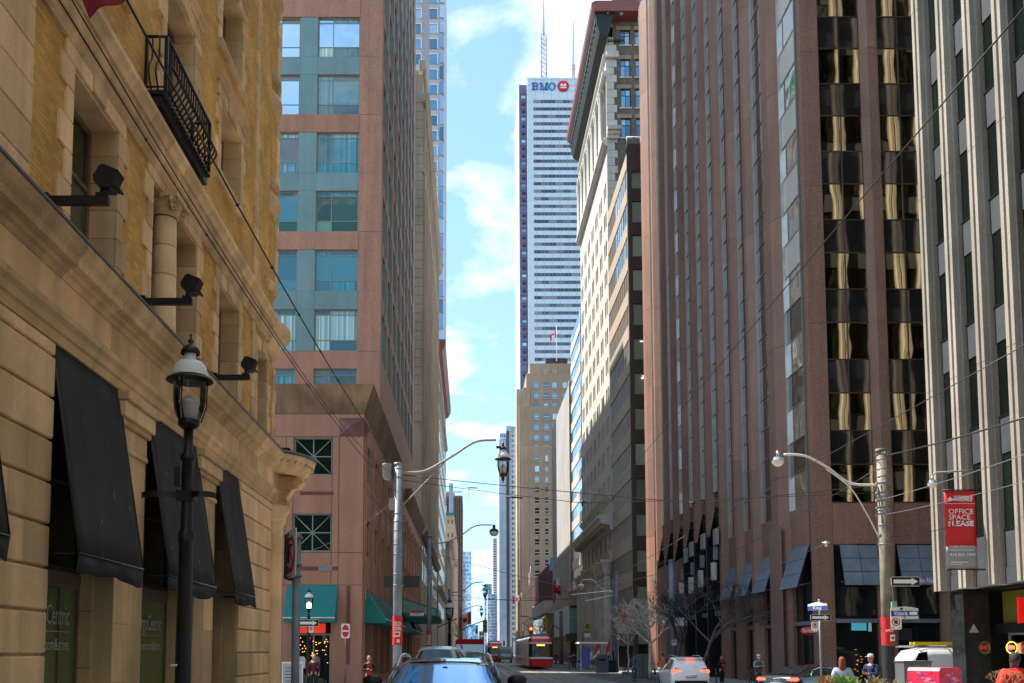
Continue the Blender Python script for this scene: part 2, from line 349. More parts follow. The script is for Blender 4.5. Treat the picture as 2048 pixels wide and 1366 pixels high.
m_whp = M('white_line_paint', (.75, .75, .73), .7, var=.15, scale=3)
m_galv = M('galvanised_steel', (.21, .24, .28), .5, .2, var=.2, scale=3)
m_galv_w = M('weathered_pole', (.20, .17, .12), .7, .1, var=.35, scale=2.5)
m_polegr = M('pale_pole_concrete', (.36, .35, .32), .7, var=.15, scale=3)
m_red = M('red_vinyl', (.60, .015, .02), .5, var=.05)
m_redpaint = M('streetcar_red', (.68, .012, .015), .2, var=.03, coat=.6)
m_wht = M('white_enamel', (.80, .80, .78), .3, var=.03)
m_whpaint = M('white_car_paint', (.78, .79, .81), .22, var=.02, coat=.8)
m_blkpaint = M('black_car_paint', (.008, .009, .012), .12, var=0, coat=1)
m_slvpaint = M('silver_paint', (.5, .52, .54), .25, .6, var=.02, coat=.6)
m_tyre = M('rubber', (.015, .015, .015), .8)
m_carglass = glassM('car_glass', (.006, .009, .012), .0, wav=.01, ior=1.9)
m_windsh = glassM('windscreen_glass', (.22, .45, .80), .8, wav=.01, ior=2.0)  # blue of the reflected sky is put into the glass colour
m_tail = emitM('lit_tail_lamp', (1.0, .05, .02), 1.2)
m_plate = M('plate_white', (.65, .68, .75), .4, var=0)
m_chrome = M('chrome', (.7, .7, .7), .12, 1, var=0)
m_yellow = M('signal_yellow', (.80, .42, .02), .45, var=.03)
m_lens_y = M('dark_yellow_lens', (.40, .20, .02), .4)  # darker yellow, the lenses' own colour
m_lens = M('dark_lens', (.02, .02, .015), .2)
m_blue = M('street_sign_blue', (.02, .06, .34), .4, var=.03)
m_sgnw = M('sign_white', (.80, .79, .76), .4, var=.03)
m_sgnb = M('sign_black', (.012, .012, .014), .4, var=0)
m_sgnr = M('sign_red', (.62, .015, .03), .4, var=0)
m_bark = M('bark', (.06, .045, .035), .9, var=.3, scale=5)
m_barkp = M('sun_painted_bark', (.78, .68, .56), .9, var=.3, scale=5)  # near-white colour stands in for sunlight on the bare branches
m_clear = clearM('lantern_glass')
m_cream = M('cream_lamp_core', (.72, .68, .60), .5, var=.03)
m_skin = M('skin', (.48, .27, .19), .6, var=.03)
m_skin_d = M('dark_skin', (.11, .055, .035), .6, var=.03)
m_wire = M('wire_black', (.012, .012, .012), .5, var=0)
m_wireg = M('wire_grey', (.22, .22, .22), .5, .3, var=0)
m_orange = M('orange_planter', (.70, .13, .03), .6, var=.08)
m_dim = M('dark_interior', (.012, .011, .010), .8, var=0)
# ================================================================ ground
XL, XR = -5.5, 17.3       # building lines
KL, KR = -2.3, 13.3       # kerbs
g = MB(); g.box(-700, 700, -80, 2500, -.5, -.02); tag(g.build('ground', m_asph), kind='structure')
g = MB(); g.add([(KL, -40, 0), (KR, -40, 0), (KR, 900, 0), (KL, 900, 0)], [(0, 1, 2, 3)])
g.add([(-60, 37, -.004), (70, 37, -.004), (70, 48.5, -.004), (-60, 48.5, -.004)], [(0, 1, 2, 3)])
tag(g.build('road', m_asph), kind='structure')
g = MB()
for x0, x1 in ((2.1, 5.6), (5.64, 9.1)):
    y = -20
    while y < 420: g.add([(x0, y + .02, .004), (x1, y + .02, .004), (x1, y + 5.98, .004), (x0, y + 5.98, .004)], [(0, 1, 2, 3)]); y += 6
tag(g.build('track_slab', m_conroad), kind='structure')
g = MB()
for xc in (3.85, 7.35):
    for s in (-.75, .75): g.box(xc + s - .05, xc + s + .05, -20, 700, 0, .012)
tag(g.build('streetcar_rails', m_rail), kind='structure')
g = MB(); g.add([(5.56, 58, .008), (5.68, 58, .008), (5.68, 300, .008), (5.56, 300, .008)], [(0, 1, 2, 3)]); tag(g.build('yellow_centre_line', m_yel), kind='structure')
g = MB()
for y0 in (34.0, 50.6):
    for k in (0, 2.6): g.add([(KL, y0 + k, .012), (KR, y0 + k, .012), (KR, y0 + k + .18, .012), (KL, y0 + k + .18, .012)], [(0, 1, 2, 3)])
tag(g.build('crosswalk_lines', m_whp), kind='structure')
def pavement(name, x0, x1, y0, y1, near=True):
    p = MB(); p.box(x0, x1, y0, y1, -.02, .13); o = tag(p.build(name, m_sidew), kind='structure'); return o
def slabs(parent, x0, x1, y0, y1, n):
    k = 0; y = y0
    while y < y1 - .1 and k < n:
        x = x0
        while x < x1 - .1:
            w = min(1.5, x1 - x); link('paving_slab', boxmesh('paving_slab', w - .02, 1.48, .03, m_sidew), Matrix.Translation((x + w/2, y + .75, .14)), parent); x += 1.5; k += 1
        y += 1.5
pv = pavement('pavement_left_near', XL, KL - .15, -20, 37); slabs(pv, XL, KL - .15, 10, 37, 60)
pv = pavement('pavement_left_far', XL, KL - .15, 48.5, 600); slabs(pv, XL, KL - .15, 48.5, 90, 60)
pv = pavement('pavement_right_near', KR + .15, XR + 3.5, -20, 37); slabs(pv, KR + .15, XR, 20, 37, 40)
pv = pavement('pavement_right_far', KR + .15, XR + 3, 48.5, 600); slabs(pv, KR + .15, XR, 48.5, 110, 130)
g = MB()
for x0 in (KL - .15, KR):
    for y0, y1 in ((-20, 37), (48.5, 600)): g.box(x0, x0 + .15, y0, y1, -.02, .14)
tag(g.build('kerb', m_kerb), kind='structure')
for k, (x0, x1) in enumerate(((-60, XL), (XR + 3, 60))):
    for y0 in (35.0, 48.5): 
        if k == 0 or y0 == 48.5: pavement('pavement_side_street', x0, x1, y0 + .001, y0 + 1.6)
# ================================================================ sandstone corner building, left
tan = thing('corner_building', 'ornate yellow brick and sandstone corner building with black canvas awnings', 'building', (XL, 20, 0))
A = Fr(XL, 0, 90)                      # u = distance down the street, n = towards the road
TOPZ = 21.0
GW = [(-8, -5), (-3.2, -.6), (1.2, 3.8), (8.0, 10.9), (12.85, 15.4), (16.75, 19.87), (21.4, 23.45)]
A.wall('backing_wall', tan, -12, 27.6, 0, 6.05, [(a, b, 0, 6.0) for a, b in GW], .5, m_tanstone)
core = MB(); core.box(-12, 26.5, .9, 14, 0, TOPZ); A.mb(core, 'core_wall', tan, m_dim)
core = MB(); core.box(-12, 27.4, .45, 14, TOPZ, TOPZ + .5); A.mb(core, 'roof', tan, m_flash)
def stack(u0, u1, z0, z1, h, d, gap=.035, mat=m_tanstone, bev=.018, side=.0, name='stone_block', par=None, split=None):
    z = z0; k = 0
    while z < z1 - .05:
        hh = min(h, z1 - z)
        if split and k % 2: c = u0 + (u1 - u0) * split; cuts = [(u0, c - .004), (c + .004, u1)]
        elif split and (u1 - u0) > 1: c = u0 + (u1 - u0) * (1 - split); cuts = [(u0, c - .004), (c + .004, u1)]
        else: cuts = [(u0, u1)]
        for a, b in cuts: A.box(name, par or tan, a, b, z, z + hh - gap, -.3, d + rnd.uniform(-.004, .004), mat, bev)
        z += hh; k += 1
ends = [b for a, b in GW]; starts = [a for a, b in GW]
stack(10.91, 12.84, .3, 6.05, .555, .07, split=.62)
stack(3.9, 7.99, .3, 6.05, .555, .07, split=.5)
stack(23.46, 27.3, .3, 6.05, .555, .07, split=.55)
for a, b in ((15.41, 16.74), (19.88, 21.39)):
    stack(a + .0, b - .0, .6, 5.15, .91, .0, gap=.012, bev=.008, split=.5)
    A.box('plinth', tan, a - .02, b + .02, 0, .6, -.3, .07, m_tanstone, .02)
    # pilaster capital: necking, fillet, block and abacus
    for z0, z1, d in ((5.15, 5.25, .04), (5.25, 5.55, .02), (5.55, 5.65, .08), (5.65, 5.9, .14), (5.9, 6.06, .2)):
        A.box('capital', tan, a - d * .5, b + d * .5, z0, z1 - .003, -.3, d, m_tanstone, .015)
for a, b in GW[3:]:     # stone reveals of the shop windows
    for k in range(7):
        A.box('reveal_stone', tan, b - .05, b - .001, k * .87, k * .87 + .855, -.75, -.302, m_tanstone); A.box('reveal_stone', tan, a + .001, a + .05, k * .87, k * .87 + .855, -.75, -.302, m_tanstone)
for i, (a, b) in enumerate(GW[3:]):
    w = window(A, tan, a + .05, b - .05, 3.16, 6.05, -.5, m_dkframe, m_glass_dk2, cols=(.5,), rows=(.45,), fw=.07, name='shop_window')
    w = window(A, tan, a + .05, b - .05, .5, 3.0, -.5, m_brnframe, m_glass_g, cols=(.72,) if i != 2 else (.3,), rows=(), fw=.08, name='shop_window')
    A.box('transom_bar', tan, a + .05, b - .05, 3.0, 3.16, -.62, -.48, m_brnframe, .01)
    A.box('stall_riser', tan, a + .05, b - .05, 0, .5, -.7, -.45, m_brnframe, .01)
m_let = M('pale_vinyl_letters', (.45, .48, .38), .5)
for a in (13.35, 17.8):
    c = text('shop_lettering', 'ergoCentric', .42, m_let, face_m(XL - .487, a + .95, 2.5, 90), tan, ext=.002, width=1.3)
    text('shop_lettering', 'showroom&store', .26, m_let, face_m(XL - .487, a + .95, 2.08, 90), tan, ext=.002, width=1.3)
    b = MB(); b.box(a + .3, a + 1.6, .485, .49, 2.27, 2.28); A.mb(b, 'lettering_rule', tan, m_let)
for a, z in ((13.6, 1.75), (13.8, 2.55)):
    A.box('door_notice', tan, a, a + .16, z, z + .42, -.49, -.486, m_sgnw)
A.box('door_notice', tan, 13.95, 14.15, 2.3, 2.52, -.489, -.485, m_blue)
# awnings: a sloped canvas with side cheeks left open and a hanging valance
for i, (a, b) in enumerate(GW[2:]):
    pj = .46; aw = MB()
    aw.grid(lambda s_, t_: (a + (b - a) * s_, -(pj * t_) + .03 * math.sin(math.pi * s_) * math.sin(math.pi * t_), 6.05 - 2.8 * t_), 10, 8)
    o = A.mb(aw, 'awning', tan, m_awn); md = o.modifiers.new('s', 'SOLIDIFY'); md.thickness = .015
    va = MB(); va.grid(lambda s_, t_: (a + (b - a) * s_, -pj + .035 * t_ * math.sin(s_ * 19 + i), 3.25 - t_ * (.25 - .06 * math.sin(s_ * 8 + i * 2) * s_)), 16, 2)
    ob = A.mb(va, 'valance', o, m_awn); md = ob.modifiers.new('s', 'SOLIDIFY'); md.thickness = .012
    for q in (.33, .66):
        b2 = MB(); b2.grid(lambda s_, t_: (a + (b - a) * (q + .006 * (s_ - .5)), -(pj * t_) + .03 * math.sin(math.pi * q) * math.sin(math.pi * t_) - .006, 6.05 - 2.8 * t_), 1, 8); A.mb(b2, 'canvas_seam', o, m_black)
    for q in range(3):
        s0, t0 = rnd.uniform(.1, .9), rnd.uniform(.3, .85); b2 = MB(); b2.add([(a + (b - a) * s0 + dx, -(pj * (t0 + dz)) + .03 * math.sin(math.pi * s0) * math.sin(math.pi * t0) - .012, 6.05 - 2.8 * (t0 + dz)) for dx, dz in ((0, 0), (.02, .01), (.015, .035), (-.005, .02))], [(0, 1, 2, 3)]); A.mb(b2, 'bird_mark', o, m_conc_g)
    b2 = MB(); b2.box(a, b, -pj - .008, -pj - .003, 3.25, 3.262); A.mb(b2, 'awning_seam', o, m_galv)
    fr_ = MB(); fr_.tube([(a + .02, .3, 3.25), (a + .02, -pj, 3.25), (b - .02, -pj, 3.25), (b - .02, .3, 3.25)], .014, 5)
    for u in (a + .02, b - .02): fr_.tube([(u, 0, 6.03), (u, -pj, 3.25)], .012, 5)
    A.mb(fr_, 'awning_frame', o, m_black)
# entablature in lengths of stone
def course(prof, u0, u1, step, mat, name, gap=.006):
    u = u0; k = 0
    while u < u1 - .05:
        w = min(step, u1 - u); A.run(name, tan, prof, u, u + w - gap, mat if rnd.random() > .12 else m_tanstone_s); u += w
course([(-.3, 6.06), (.03, 6.06), (.05, 6.18), (.09, 6.2), (.1, 6.3), (.16, 6.36), (.17, 6.44), (.05, 6.5), (-.3, 6.5)], -4, 27.7, 1.52, m_tanstone, 'moulding_stone')
course([(-.3, 6.5), (.03, 6.5), (.03, 6.96), (-.3, 6.96)], -4, 27.7, 2.1, m_tanstone, 'frieze_stone')
course([(-.3, 6.96), (.05, 6.96), (.08, 7.03), (.13, 7.05), (.15, 7.1), (.26, 7.12), (.27, 7.22), (.33, 7.28), (.38, 7.36), (.38, 7.42), (-.3, 7.42)], -4, 27.7, 1.7, m_tanstone_s, 'cornice_stone')
A.run('cornice_flashing', tan, [(-.3, 7.424), (.41, 7.424), (.41, 7.46), (-.3, 7.5)], -4, 27.7, m_flash)
# upper storeys
ops = [(13.2, 14.95, 7.46, 10.05), (16.65, 19.45, 7.46, 10.12), (21.2, 23.05, 7.46, 10.0), (25.2, 26.4, 7.46, 9.8),
       (17.15, 18.95, 11.4, 14.2), (21.1, 22.95, 12.35, 14.1), (21.0, 22.9, 15.3, 17.2), (17.1, 18.9, 15.3, 17.2), (21.0, 22.8, 18.4, 20.2), (17.1, 18.8, 18.4, 20.2),
       (13.2, 14.95, 12.35, 14.1), (13.2, 14.9, 15.3, 17.2), (6.8, 8.4, 7.46, 10.05), (6.8, 8.4, 12.35, 14.1)]
A.wall('brick_wall', tan, -12, 26.5, 7.46, TOPZ, ops, .3, m_tanbrick)
def quoins(u, side, z0, z1, lo=.24, hi=.44, h=.36, d=.045):
    z = z0; k = 0
    while z < z1 - .1:
        hh = min(h, z1 - z); w = hi if k % 2 else lo
        a, b = (u - w, u) if side < 0 else (u, u + w)
        A.box('quoin', tan, a, b, z, z + hh - .012, -.02, d + rnd.uniform(0, .006), m_tanstone, .012); z += hh; k += 1
for n, (a, b, z0, z1) in enumerate(ops):
    if a < 9: continue
    big = z0 < 8
    quoins(a, -1, z0, z1, h=.44 if big else .37); quoins(b, 1, z0, z1, h=.44 if big else .37)
    lw = .3 if big else .3
    nb = 5 if big else 3
    for k in range(nb):   # flat arch
        u0 = a - .3 + (b - a + .6) * k / nb; u1 = a - .3 + (b - a + .6) * (k + 1) / nb
        A.box('lintel_stone', tan, u0 + .006, u1 - .006, z1, z1 + lw, -.02, .05 + (.03 if k == nb // 2 else 0), m_tanstone, .015)
    if not big:
        A.run('window_hood', tan, [(0, z1 + lw), (.07, z1 + lw), (.1, z1 + lw + .06), (.16, z1 + lw + .12), (.16, z1 + lw + .17), (0, z1 + lw + .19)], a - .4, b + .4, m_tanstone)
        A.run('window_sill', tan, [(0, z0 - .16), (.07, z0 - .16), (.13, z0 - .08), (.13, z0), (-.05, z0)], a - .3, b + .3, m_tanstone_s)
    # reveals in blocks on the far jamb, soffit
    z = z0
    while z < z1 - .1:
        hh = min(.44, z1 - z); A.box('reveal_stone', tan, b - .005, b + .02, z, z + hh - .01, -.42, .0, m_tanstone); z += hh
    A.box('window_soffit', tan, a, b, z1 - .03, z1, -.42, .0, m_tanstone)
    if (a, z1) != (16.65, 10.12):
        f = window(A, tan, a + .02, b - .02, z0 + .02, z1 - .03, -.38, m_brnframe, m_glass_g2, cols=() if not big else (.5,), rows=(.5,) if not big else (.62,), fw=.09, fd=.1)
    else:
        window(A, tan, a + .3, b - .3, z0 + .02, z1 - .4, -.75, m_brnframe, m_glass_g2, cols=(.5,), rows=(.62,), fw=.09, fd=.1)
for k in range(7): A.box('reveal_stone', tan, 19.44, 19.46, 7.46 + k * .4, 7.84 + k * .4, -.72, -.42, m_tanstone)
quoins(11.9, -1, 7.5, 10.3, .95, 1.25, .5, .06); quoins(11.9, -1, 11.15, TOPZ, .95, 1.25, .5, .06)
quoins(24.55, 1, 7.5, 10.3, .3, .45, .42, .05); quoins(24.55, 1, 11.15, TOPZ, .3, .45, .42, .05)
# Ionic column standing in the recess, in drums
cc = (17.5, .02)
for k in range(4):
    b = MB(); z0 = 7.62 + k * .54; b.lathe([(.0, z0), (.235 - k * .008, z0 + .004), (.24 - k * .008, z0 + .02), (.236 - (k + 1) * .008, z0 + .525), (.0, z0 + .53)], 20, cc); A.mb(b, 'column_drum', tan, m_tanstone)
b = MB(); b.lathe([(.3, 7.46), (.32, 7.5), (.3, 7.55), (.26, 7.57), (.27, 7.61), (0, 7.62)], 20, cc); A.mb(b, 'column_base', tan, m_tanstone)
def volute(b, c, r, wd, axis='x', n=26, turns=2.1, t=.055, fl=1):
    pts = []
    for i in range(n + 1):
        s = i / n; a = turns * 2 * math.pi * s; q = r * (1 - .82 * s)
        dx, dz = q * math.cos(a) * fl, q * math.sin(a)
        pts.append((c[0] + dx, c[1], c[2] + dz) if axis == 'x' else (c[0], c[1] + dx, c[2] + dz))
    b.tube(pts, [t * (1 - .6 * i / n) for i in range(n + 1)], 6)
cap = MB(); cap.lathe([(.215, 9.78), (.25, 9.8), (.25, 9.83), (.22, 9.85), (.27, 9.93), (.28, 10.0)], 20, cc)
for sx in (-1, 1):
    for sy in (-1, 1): volute(cap, (cc[0] + sx * .25, cc[1] + sy * .2, 9.95), .12, .1, 'x', fl=sx, t=.035); volute(cap, (cc[0] + sx * .2, cc[1] + sy * .25, 9.95), .12, .1, 'y', fl=sy, t=.035)
cap.box(cc[0] - .3, cc[0] + .3, cc[1] - .3, cc[1] + .3, 10.08, 10.19); cap.box(cc[0] - .26, cc[0] + .26, cc[1] - .26, cc[1] + .26, 10.0, 10.08)
for s in (-1, 1): cap.ball((cc[0], cc[1] + s * .29, 10.1), .07, 8); cap.ball((cc[0] + s * .29, cc[1], 10.1), .07, 8)
A.mb(cap, 'column_capital', tan, m_tanstone)
# belt course with a deep moulded top
course([(-.02, 10.3), (.06, 10.3), (.1, 10.37), (.1, 10.45), (.16, 10.49), (.16, 10.75), (-.02, 10.75)], -4, 26.5, 1.25, m_tanstone_s, 'belt_stone')
course([(-.02, 10.755), (.2, 10.755), (.24, 10.85), (.3, 10.91), (.3, 11.0), (-.02, 11.12)], -4, 26.5, .95, m_tanstone, 'belt_stone')
# balcony with bellied iron balusters
BU0, BU1, BZ = 16.1, 19.0, 11.13
bal = MB(); bal.box(BU0, BU1, -.32, .3, BZ, BZ + .18); bal.box(BU0 - .05, BU1 + .05, -.36, .3, BZ + .18, BZ + .25)
for k in range(19): u = BU0 + .1 + k * .148; bal.box(u, u + .06, -.40, -.36, BZ + .12, BZ + .17)
bo = A.mb(bal, 'balcony_slab', tan, m_black)
def pr(u, d, z): return (u, -d, z)
r_ = MB(); r_.tube([pr(BU0 + .05, 0, BZ + 1.25), pr(BU0 + .05, .36, BZ + 1.25), pr(BU1 - .05, .36, BZ + 1.25), pr(BU1 - .05, 0, BZ + 1.25)], .03, 6)
r_.tube([pr(BU0 + .05, 0, BZ + .36), pr(BU0 + .05, .36, BZ + .36), pr(BU1 - .05, .36, BZ + .36), pr(BU1 - .05, 0, BZ + .36)], .02, 5)
A.mb(r_, 'balcony_rail', bo, m_black)
for u, d in ((BU0 + .05, .36), (BU1 - .05, .36), (BU0 + .05, .02), (BU1 - .05, .02)): A.box('rail_post', bo, u - .03, u + .03, BZ + .25, BZ + 1.24, d - .03, d + .03, m_black)
def baluster():
    b = MB(); pts = []
    for i in range(13):
        t = i / 12; z = .02 + .98 * t; bell = .17 * math.sin(math.pi * min(1, t / .62)) ** 1.4 if t < .62 else 0
        pts.append((0, -bell, z))
    b.tube(pts, .017, 5); return b.mesh('baluster', m_black)
bme = baluster()
for k in range(18):
    link('baluster', bme, A.m @ Matrix.Translation((BU0 + .2 + k * .15, -.36, BZ + .25)), bo)
for k in range(2):
    for u in (BU0 + .05, BU1 - .05): link('baluster', bme, A.m @ Matrix.Translation((u, -.12 - .12 * k, BZ + .25)) @ Matrix.Rotation(RAD(90 if u > 18 else -90), 4, 'Z'), bo)
# round corner turret
TC = (-7.2, 27.5); TR = 1.62
b = MB(); b.lathe([(TR, 7.46), (TR, TOPZ)], 32, TC); b.build('turret_wall', m_tanbrick, tan, Matrix())
def ring(name, prof, mat=m_tanstone, n=40, c=TC):
    seg = 5
    for q in range(seg):
        a0 = -110 + q * 40; b = MB(); b.lathe(prof + [prof[0]], 8, c, a0=a0, a1=a0 + 39.6); b.build(name, mat, tan, Matrix())
for z in (10.25,): ring('ring_stone', [(TR - .1, z), (TR + .1, z), (TR + .2, z + .15), (TR + .28, z + .45), (TR + .5, z + .6), (TR + .5, z + .75), (TR - .1, z + .95)])
for z0 in (12.35, 15.3, 18.4):
    ring('ring_stone', [(TR - .1, z0 - .3), (TR + .05, z0 - .3), (TR + .12, z0 - .2), (TR + .12, z0 - .08), (TR - .1, z0 - .02)], m_tanstone_s)
    ring('ring_stone', [(TR - .1, z0 + 1.95), (TR + .06, z0 + 1.95), (TR + .06, z0 + 2.15), (TR + .16, z0 + 2.3), (TR + .16, z0 + 2.4), (TR - .1, z0 + 2.45)])
for z0, z1 in ((7.5, 10.0), (12.35, 14.2), (15.3, 17.1), (18.4, 20.2)):
    for a in (38, 84):
        T = Fr(TC[0] + (TR - .1) * math.sin(RAD(a)), TC[1] - (TR - .1) * math.cos(RAD(a)), a)
        T.box('reveal_stone', tan, -.52, .52, z0, z1, -.25, -.02, m_dim)
        window(T, tan, -.42, .42, z0, z1, .0, m_brnframe, m_glass_g2, cols=(), rows=(.5,), fw=.07, fd=.06)
        z = z0; k = 0
        while z < z1 - .1:
            w = .22 if k % 2 else .34; hh = min(.38, z1 - z)
            T.box('quoin', tan, .42, .42 + w, z, z + hh - .01, -.1, .07, m_tanstone, .01); T.box('quoin', tan, -.42 - w, -.42, z, z + hh - .01, -.1, .07, m_tanstone, .01); z += hh; k += 1
# stone canopy at the corner door with scroll brackets, curved wall and round column below
CC = (-6.45, 28.6)
b = MB(); b.lathe([(0, 7.0), (1.5, 7.0), (1.55, 6.94), (1.62, 6.94), (1.66, 7.02), (1.78, 7.1), (1.8, 7.22), (1.93, 7.3), (1.96, 7.42), (0, 7.46)], 48, CC); cn = b.build('canopy', m_tanstone, tan, Matrix())
b = MB(); b.lathe([(0, 7.47), (2.0, 7.465), (2.0, 7.5), (0, 7.56)], 48, CC); b.build('canopy_flashing', m_flash, cn)
for k in range(30):
    a = RAD(-120 + k * 8); b = MB()
    if k == 0: dm = boxmesh('dentil', .1, .07, .1, m_tanstone, .008)
    link('dentil', dm, Matrix.Translation((CC[0] + 1.86 * math.cos(a), CC[1] + 1.86 * math.sin(a), 7.26)) @ Matrix.Rotation(a, 4, 'Z'), cn)
for a, rr in ((-62, 1.0), (-8, 1.0)):
    b = MB(); prof = [(.0, 0), (.0, -1.0), (.12, -1.02), (.2, -.9), (.25, -.6), (.42, -.38), (.62, -.34), (.72, -.2), (.66, -.05), (.6, 0)]
    b.prism(prof, 'y', -.14, .14)
    for s in (-.15, .15):
        volute(b, (.14, s, -.78), .17, .1, 'x', t=.04, fl=-1); volute(b, (.55, s, -.18), .16, .1, 'x', t=.04)
        for k in range(5): t = k * 72; b.ball((.28 + .07 * math.cos(RAD(t)), s, -.42 + .07 * math.sin(RAD(t))), .045, 6)
    b.tube([(.0, 0, -1.02), (.1, 0, -1.08), (.16, 0, -1.0)], .07, 6)
    b.build('scroll_bracket', m_tanstone, tan, Matrix.Translation((CC[0] + rr * math.cos(RAD(a)), CC[1] + rr * math.sin(RAD(a)), 6.96)) @ Matrix.Rotation(RAD(a), 4, 'Z'))
b = MB(); b.lathe([(1.15, 0), (1.15, 5.6), (1.2, 5.65), (1.2, 5.75), (1.3, 5.9), (1.36, 6.0), (1.36, 6.1), (1.12, 6.15), (1.1, 7.0)], 36, (-6.55, 28.5)); b.build('curved_wall', m_tanstone, tan, Matrix())
b = MB(); b.lathe([(.3, 0), (.33, .05), (.33, .2), (.28, .3), (.265, .34), (.255, 2.6), (.24, 5.15), (.27, 5.2), (.27, 5.26), (.24, 5.3), (.26, 5.36), (.34, 5.5), (.36, 5.6), (0, 5.6)], 22, (-5.42, 27.35)); b.build('round_column', m_tanstone_s, tan, Matrix())
# floodlights on arms (lie on the cornice)
def floodlight(u, z, ln, lbl):
    t = thing('floodlight', lbl, 'floodlight', (XL + .1, u, z)); q = Fr(XL + .1, u, 90); f = MB()
    T = WM[t]
    b = MB(); b.box(-.1, ln, -.04, .04, 0, .11); b.box(-.08, .0, -.07, .07, -.03, .14); b.build('arm', m_black, t, T)
    b = MB(); b.box(ln - .16, ln - .02, -.05, .05, .11, .15); b.tube([(ln - .09, 0, .15), (ln - .09, 0, .24)], .03, 8); b.build('bracket', m_black, t, T)
    b = MB(); prof = [(-.13, -.09), (-.10, .1), (.12, .13), (.15, -.12), (.05, -.17), (-.08, -.15)]
    b.prism([(x, zz_) for x, zz_ in prof], 'y', -.12, .12)
    for k in range(4): b.box(-.135, -.12, -.1 + k * .055, -.08 + k * .055, -.06, .08)
    b.build('lamp_housing', m_black, t, T @ Matrix.Translation((ln - .02, 0, .36)) @ Matrix.Rotation(RAD(30), 4, 'Y'))
    b = MB(); b.box(-.1, .11, -.1, .1, -.02, .005); b.build('lens', m_lens, t, T @ Matrix.Translation((ln + .05, 0, .23)) @ Matrix.Rotation(RAD(20), 4, 'Y'))
for (px, py), (qx, qy), lb in (((100, 410), (218, 400), 'largest black floodlight on a long arm below the first upper sandstone window'),
                    ((292, 610), (385, 602), 'black floodlight on an arm in front of the round upper column'),
                    ((435, 760), (500, 755), 'smallest black floodlight on a short arm near the corner turret')):
    p = atX(px, py, XL + .1); q = atY(qx, qy, p.y); floodlight(p.y, p.z, q.x - p.x, lb)
t = thing('camera_housing', 'small black lamp box sitting on the round stone canopy at the corner', 'lamp', (-5.3, 28.4, 7.52))
b = MB(); b.box(-.13, .13, -.13, .13, .05, .2); b.build('housing', m_black, t); b = MB(); b.prism([(-.17, .2), (.17, .2), (.13, .27), (-.13, .27)], 'y', -.15, .15); b.build('hood', m_black, t); b = MB(); b.tube([(0, 0, -.03), (0, 0, .06)], .03, 8); b.build('stem', m_black, t)
t = thing('flag', 'corner of a dark red flag hanging from the hotel style front, at the top edge', 'flag', (XL, 13.0, 11.6))
f0, f1, f2, f3 = atY(140, -60, 11), atY(176, 34, 11), atY(250, -2, 11.4), atY(230, -90, 11.4)
b = MB(); b.tube([(XL + .02, 11.2, f0.z + 1.0), tuple(f0 + Vector((-.05, 0, .02))), tuple(f3 + Vector((.3, 0, .1)))], .03, 6); b.build('flag_pole', m_black, t, Matrix())
b = MB(); b.grid(lambda s_, t_: tuple((f0.lerp(f3, s_)).lerp(f1.lerp(f2, s_), t_) + Vector((0, .05 * math.sin(s_ * 7 + t_ * 2), 0))), 8, 5)
b.build('cloth', M('dark_red_cloth', (.20, .01, .02), .9), t, Matrix())
# ================================================================ pink granite and teal tower with podium
pk = thing('office_tower', 'pink granite office tower with teal panels and green glass above a podium', 'building', (XL, 60, 0))
TY = 60.0; Z = lambda py: ZY(py, TY)
B = Fr(0, TY, 0)
TT = 98.0  # unseen top raised so its shadow covers the granite tower opposite
wz = []      # window rows, top downwards from the photo: pitch 3.5 m
ztop = Z(34); pit = (Z(34) - Z(618)) / 5.0
rows = []
k = 6
z = Z(702)
rows = [(Z(772) - 2.2, Z(737))]
for i in range(26):
    z0 = Z(702) + pit * i; h = (Z(34) - Z(113)) ; rows.append((z0, z0 + h))
    if z0 > TT: break
xb0, xb1 = XY(632, 400, TY), XY(717, 400, TY); xa0, xa1 = XY(548, 400, TY), XY(596, 400, TY)
cols_ = [(xb0, xb1), (xa0 - .9, xa1), (xa0 - 4.6, xa0 - 2.0), (xa0 - 8.2, xa0 - 5.6)]
B.wall('front_wall', pk, -20, XL, 15, TT, [(a, b, z0, z1) for a, b in cols_ for z0, z1 in rows], .5, m_pink)
b = MB(); b.box(-20, XL - .6, .6, 36.6, 15, TT); B.mb(b, 'core_wall', pk, m_dim)
b = MB(); b.box(-20, XL, 0, 36.5, TT + .01, TT + .6); B.mb(b, 'roof', pk, m_pink)
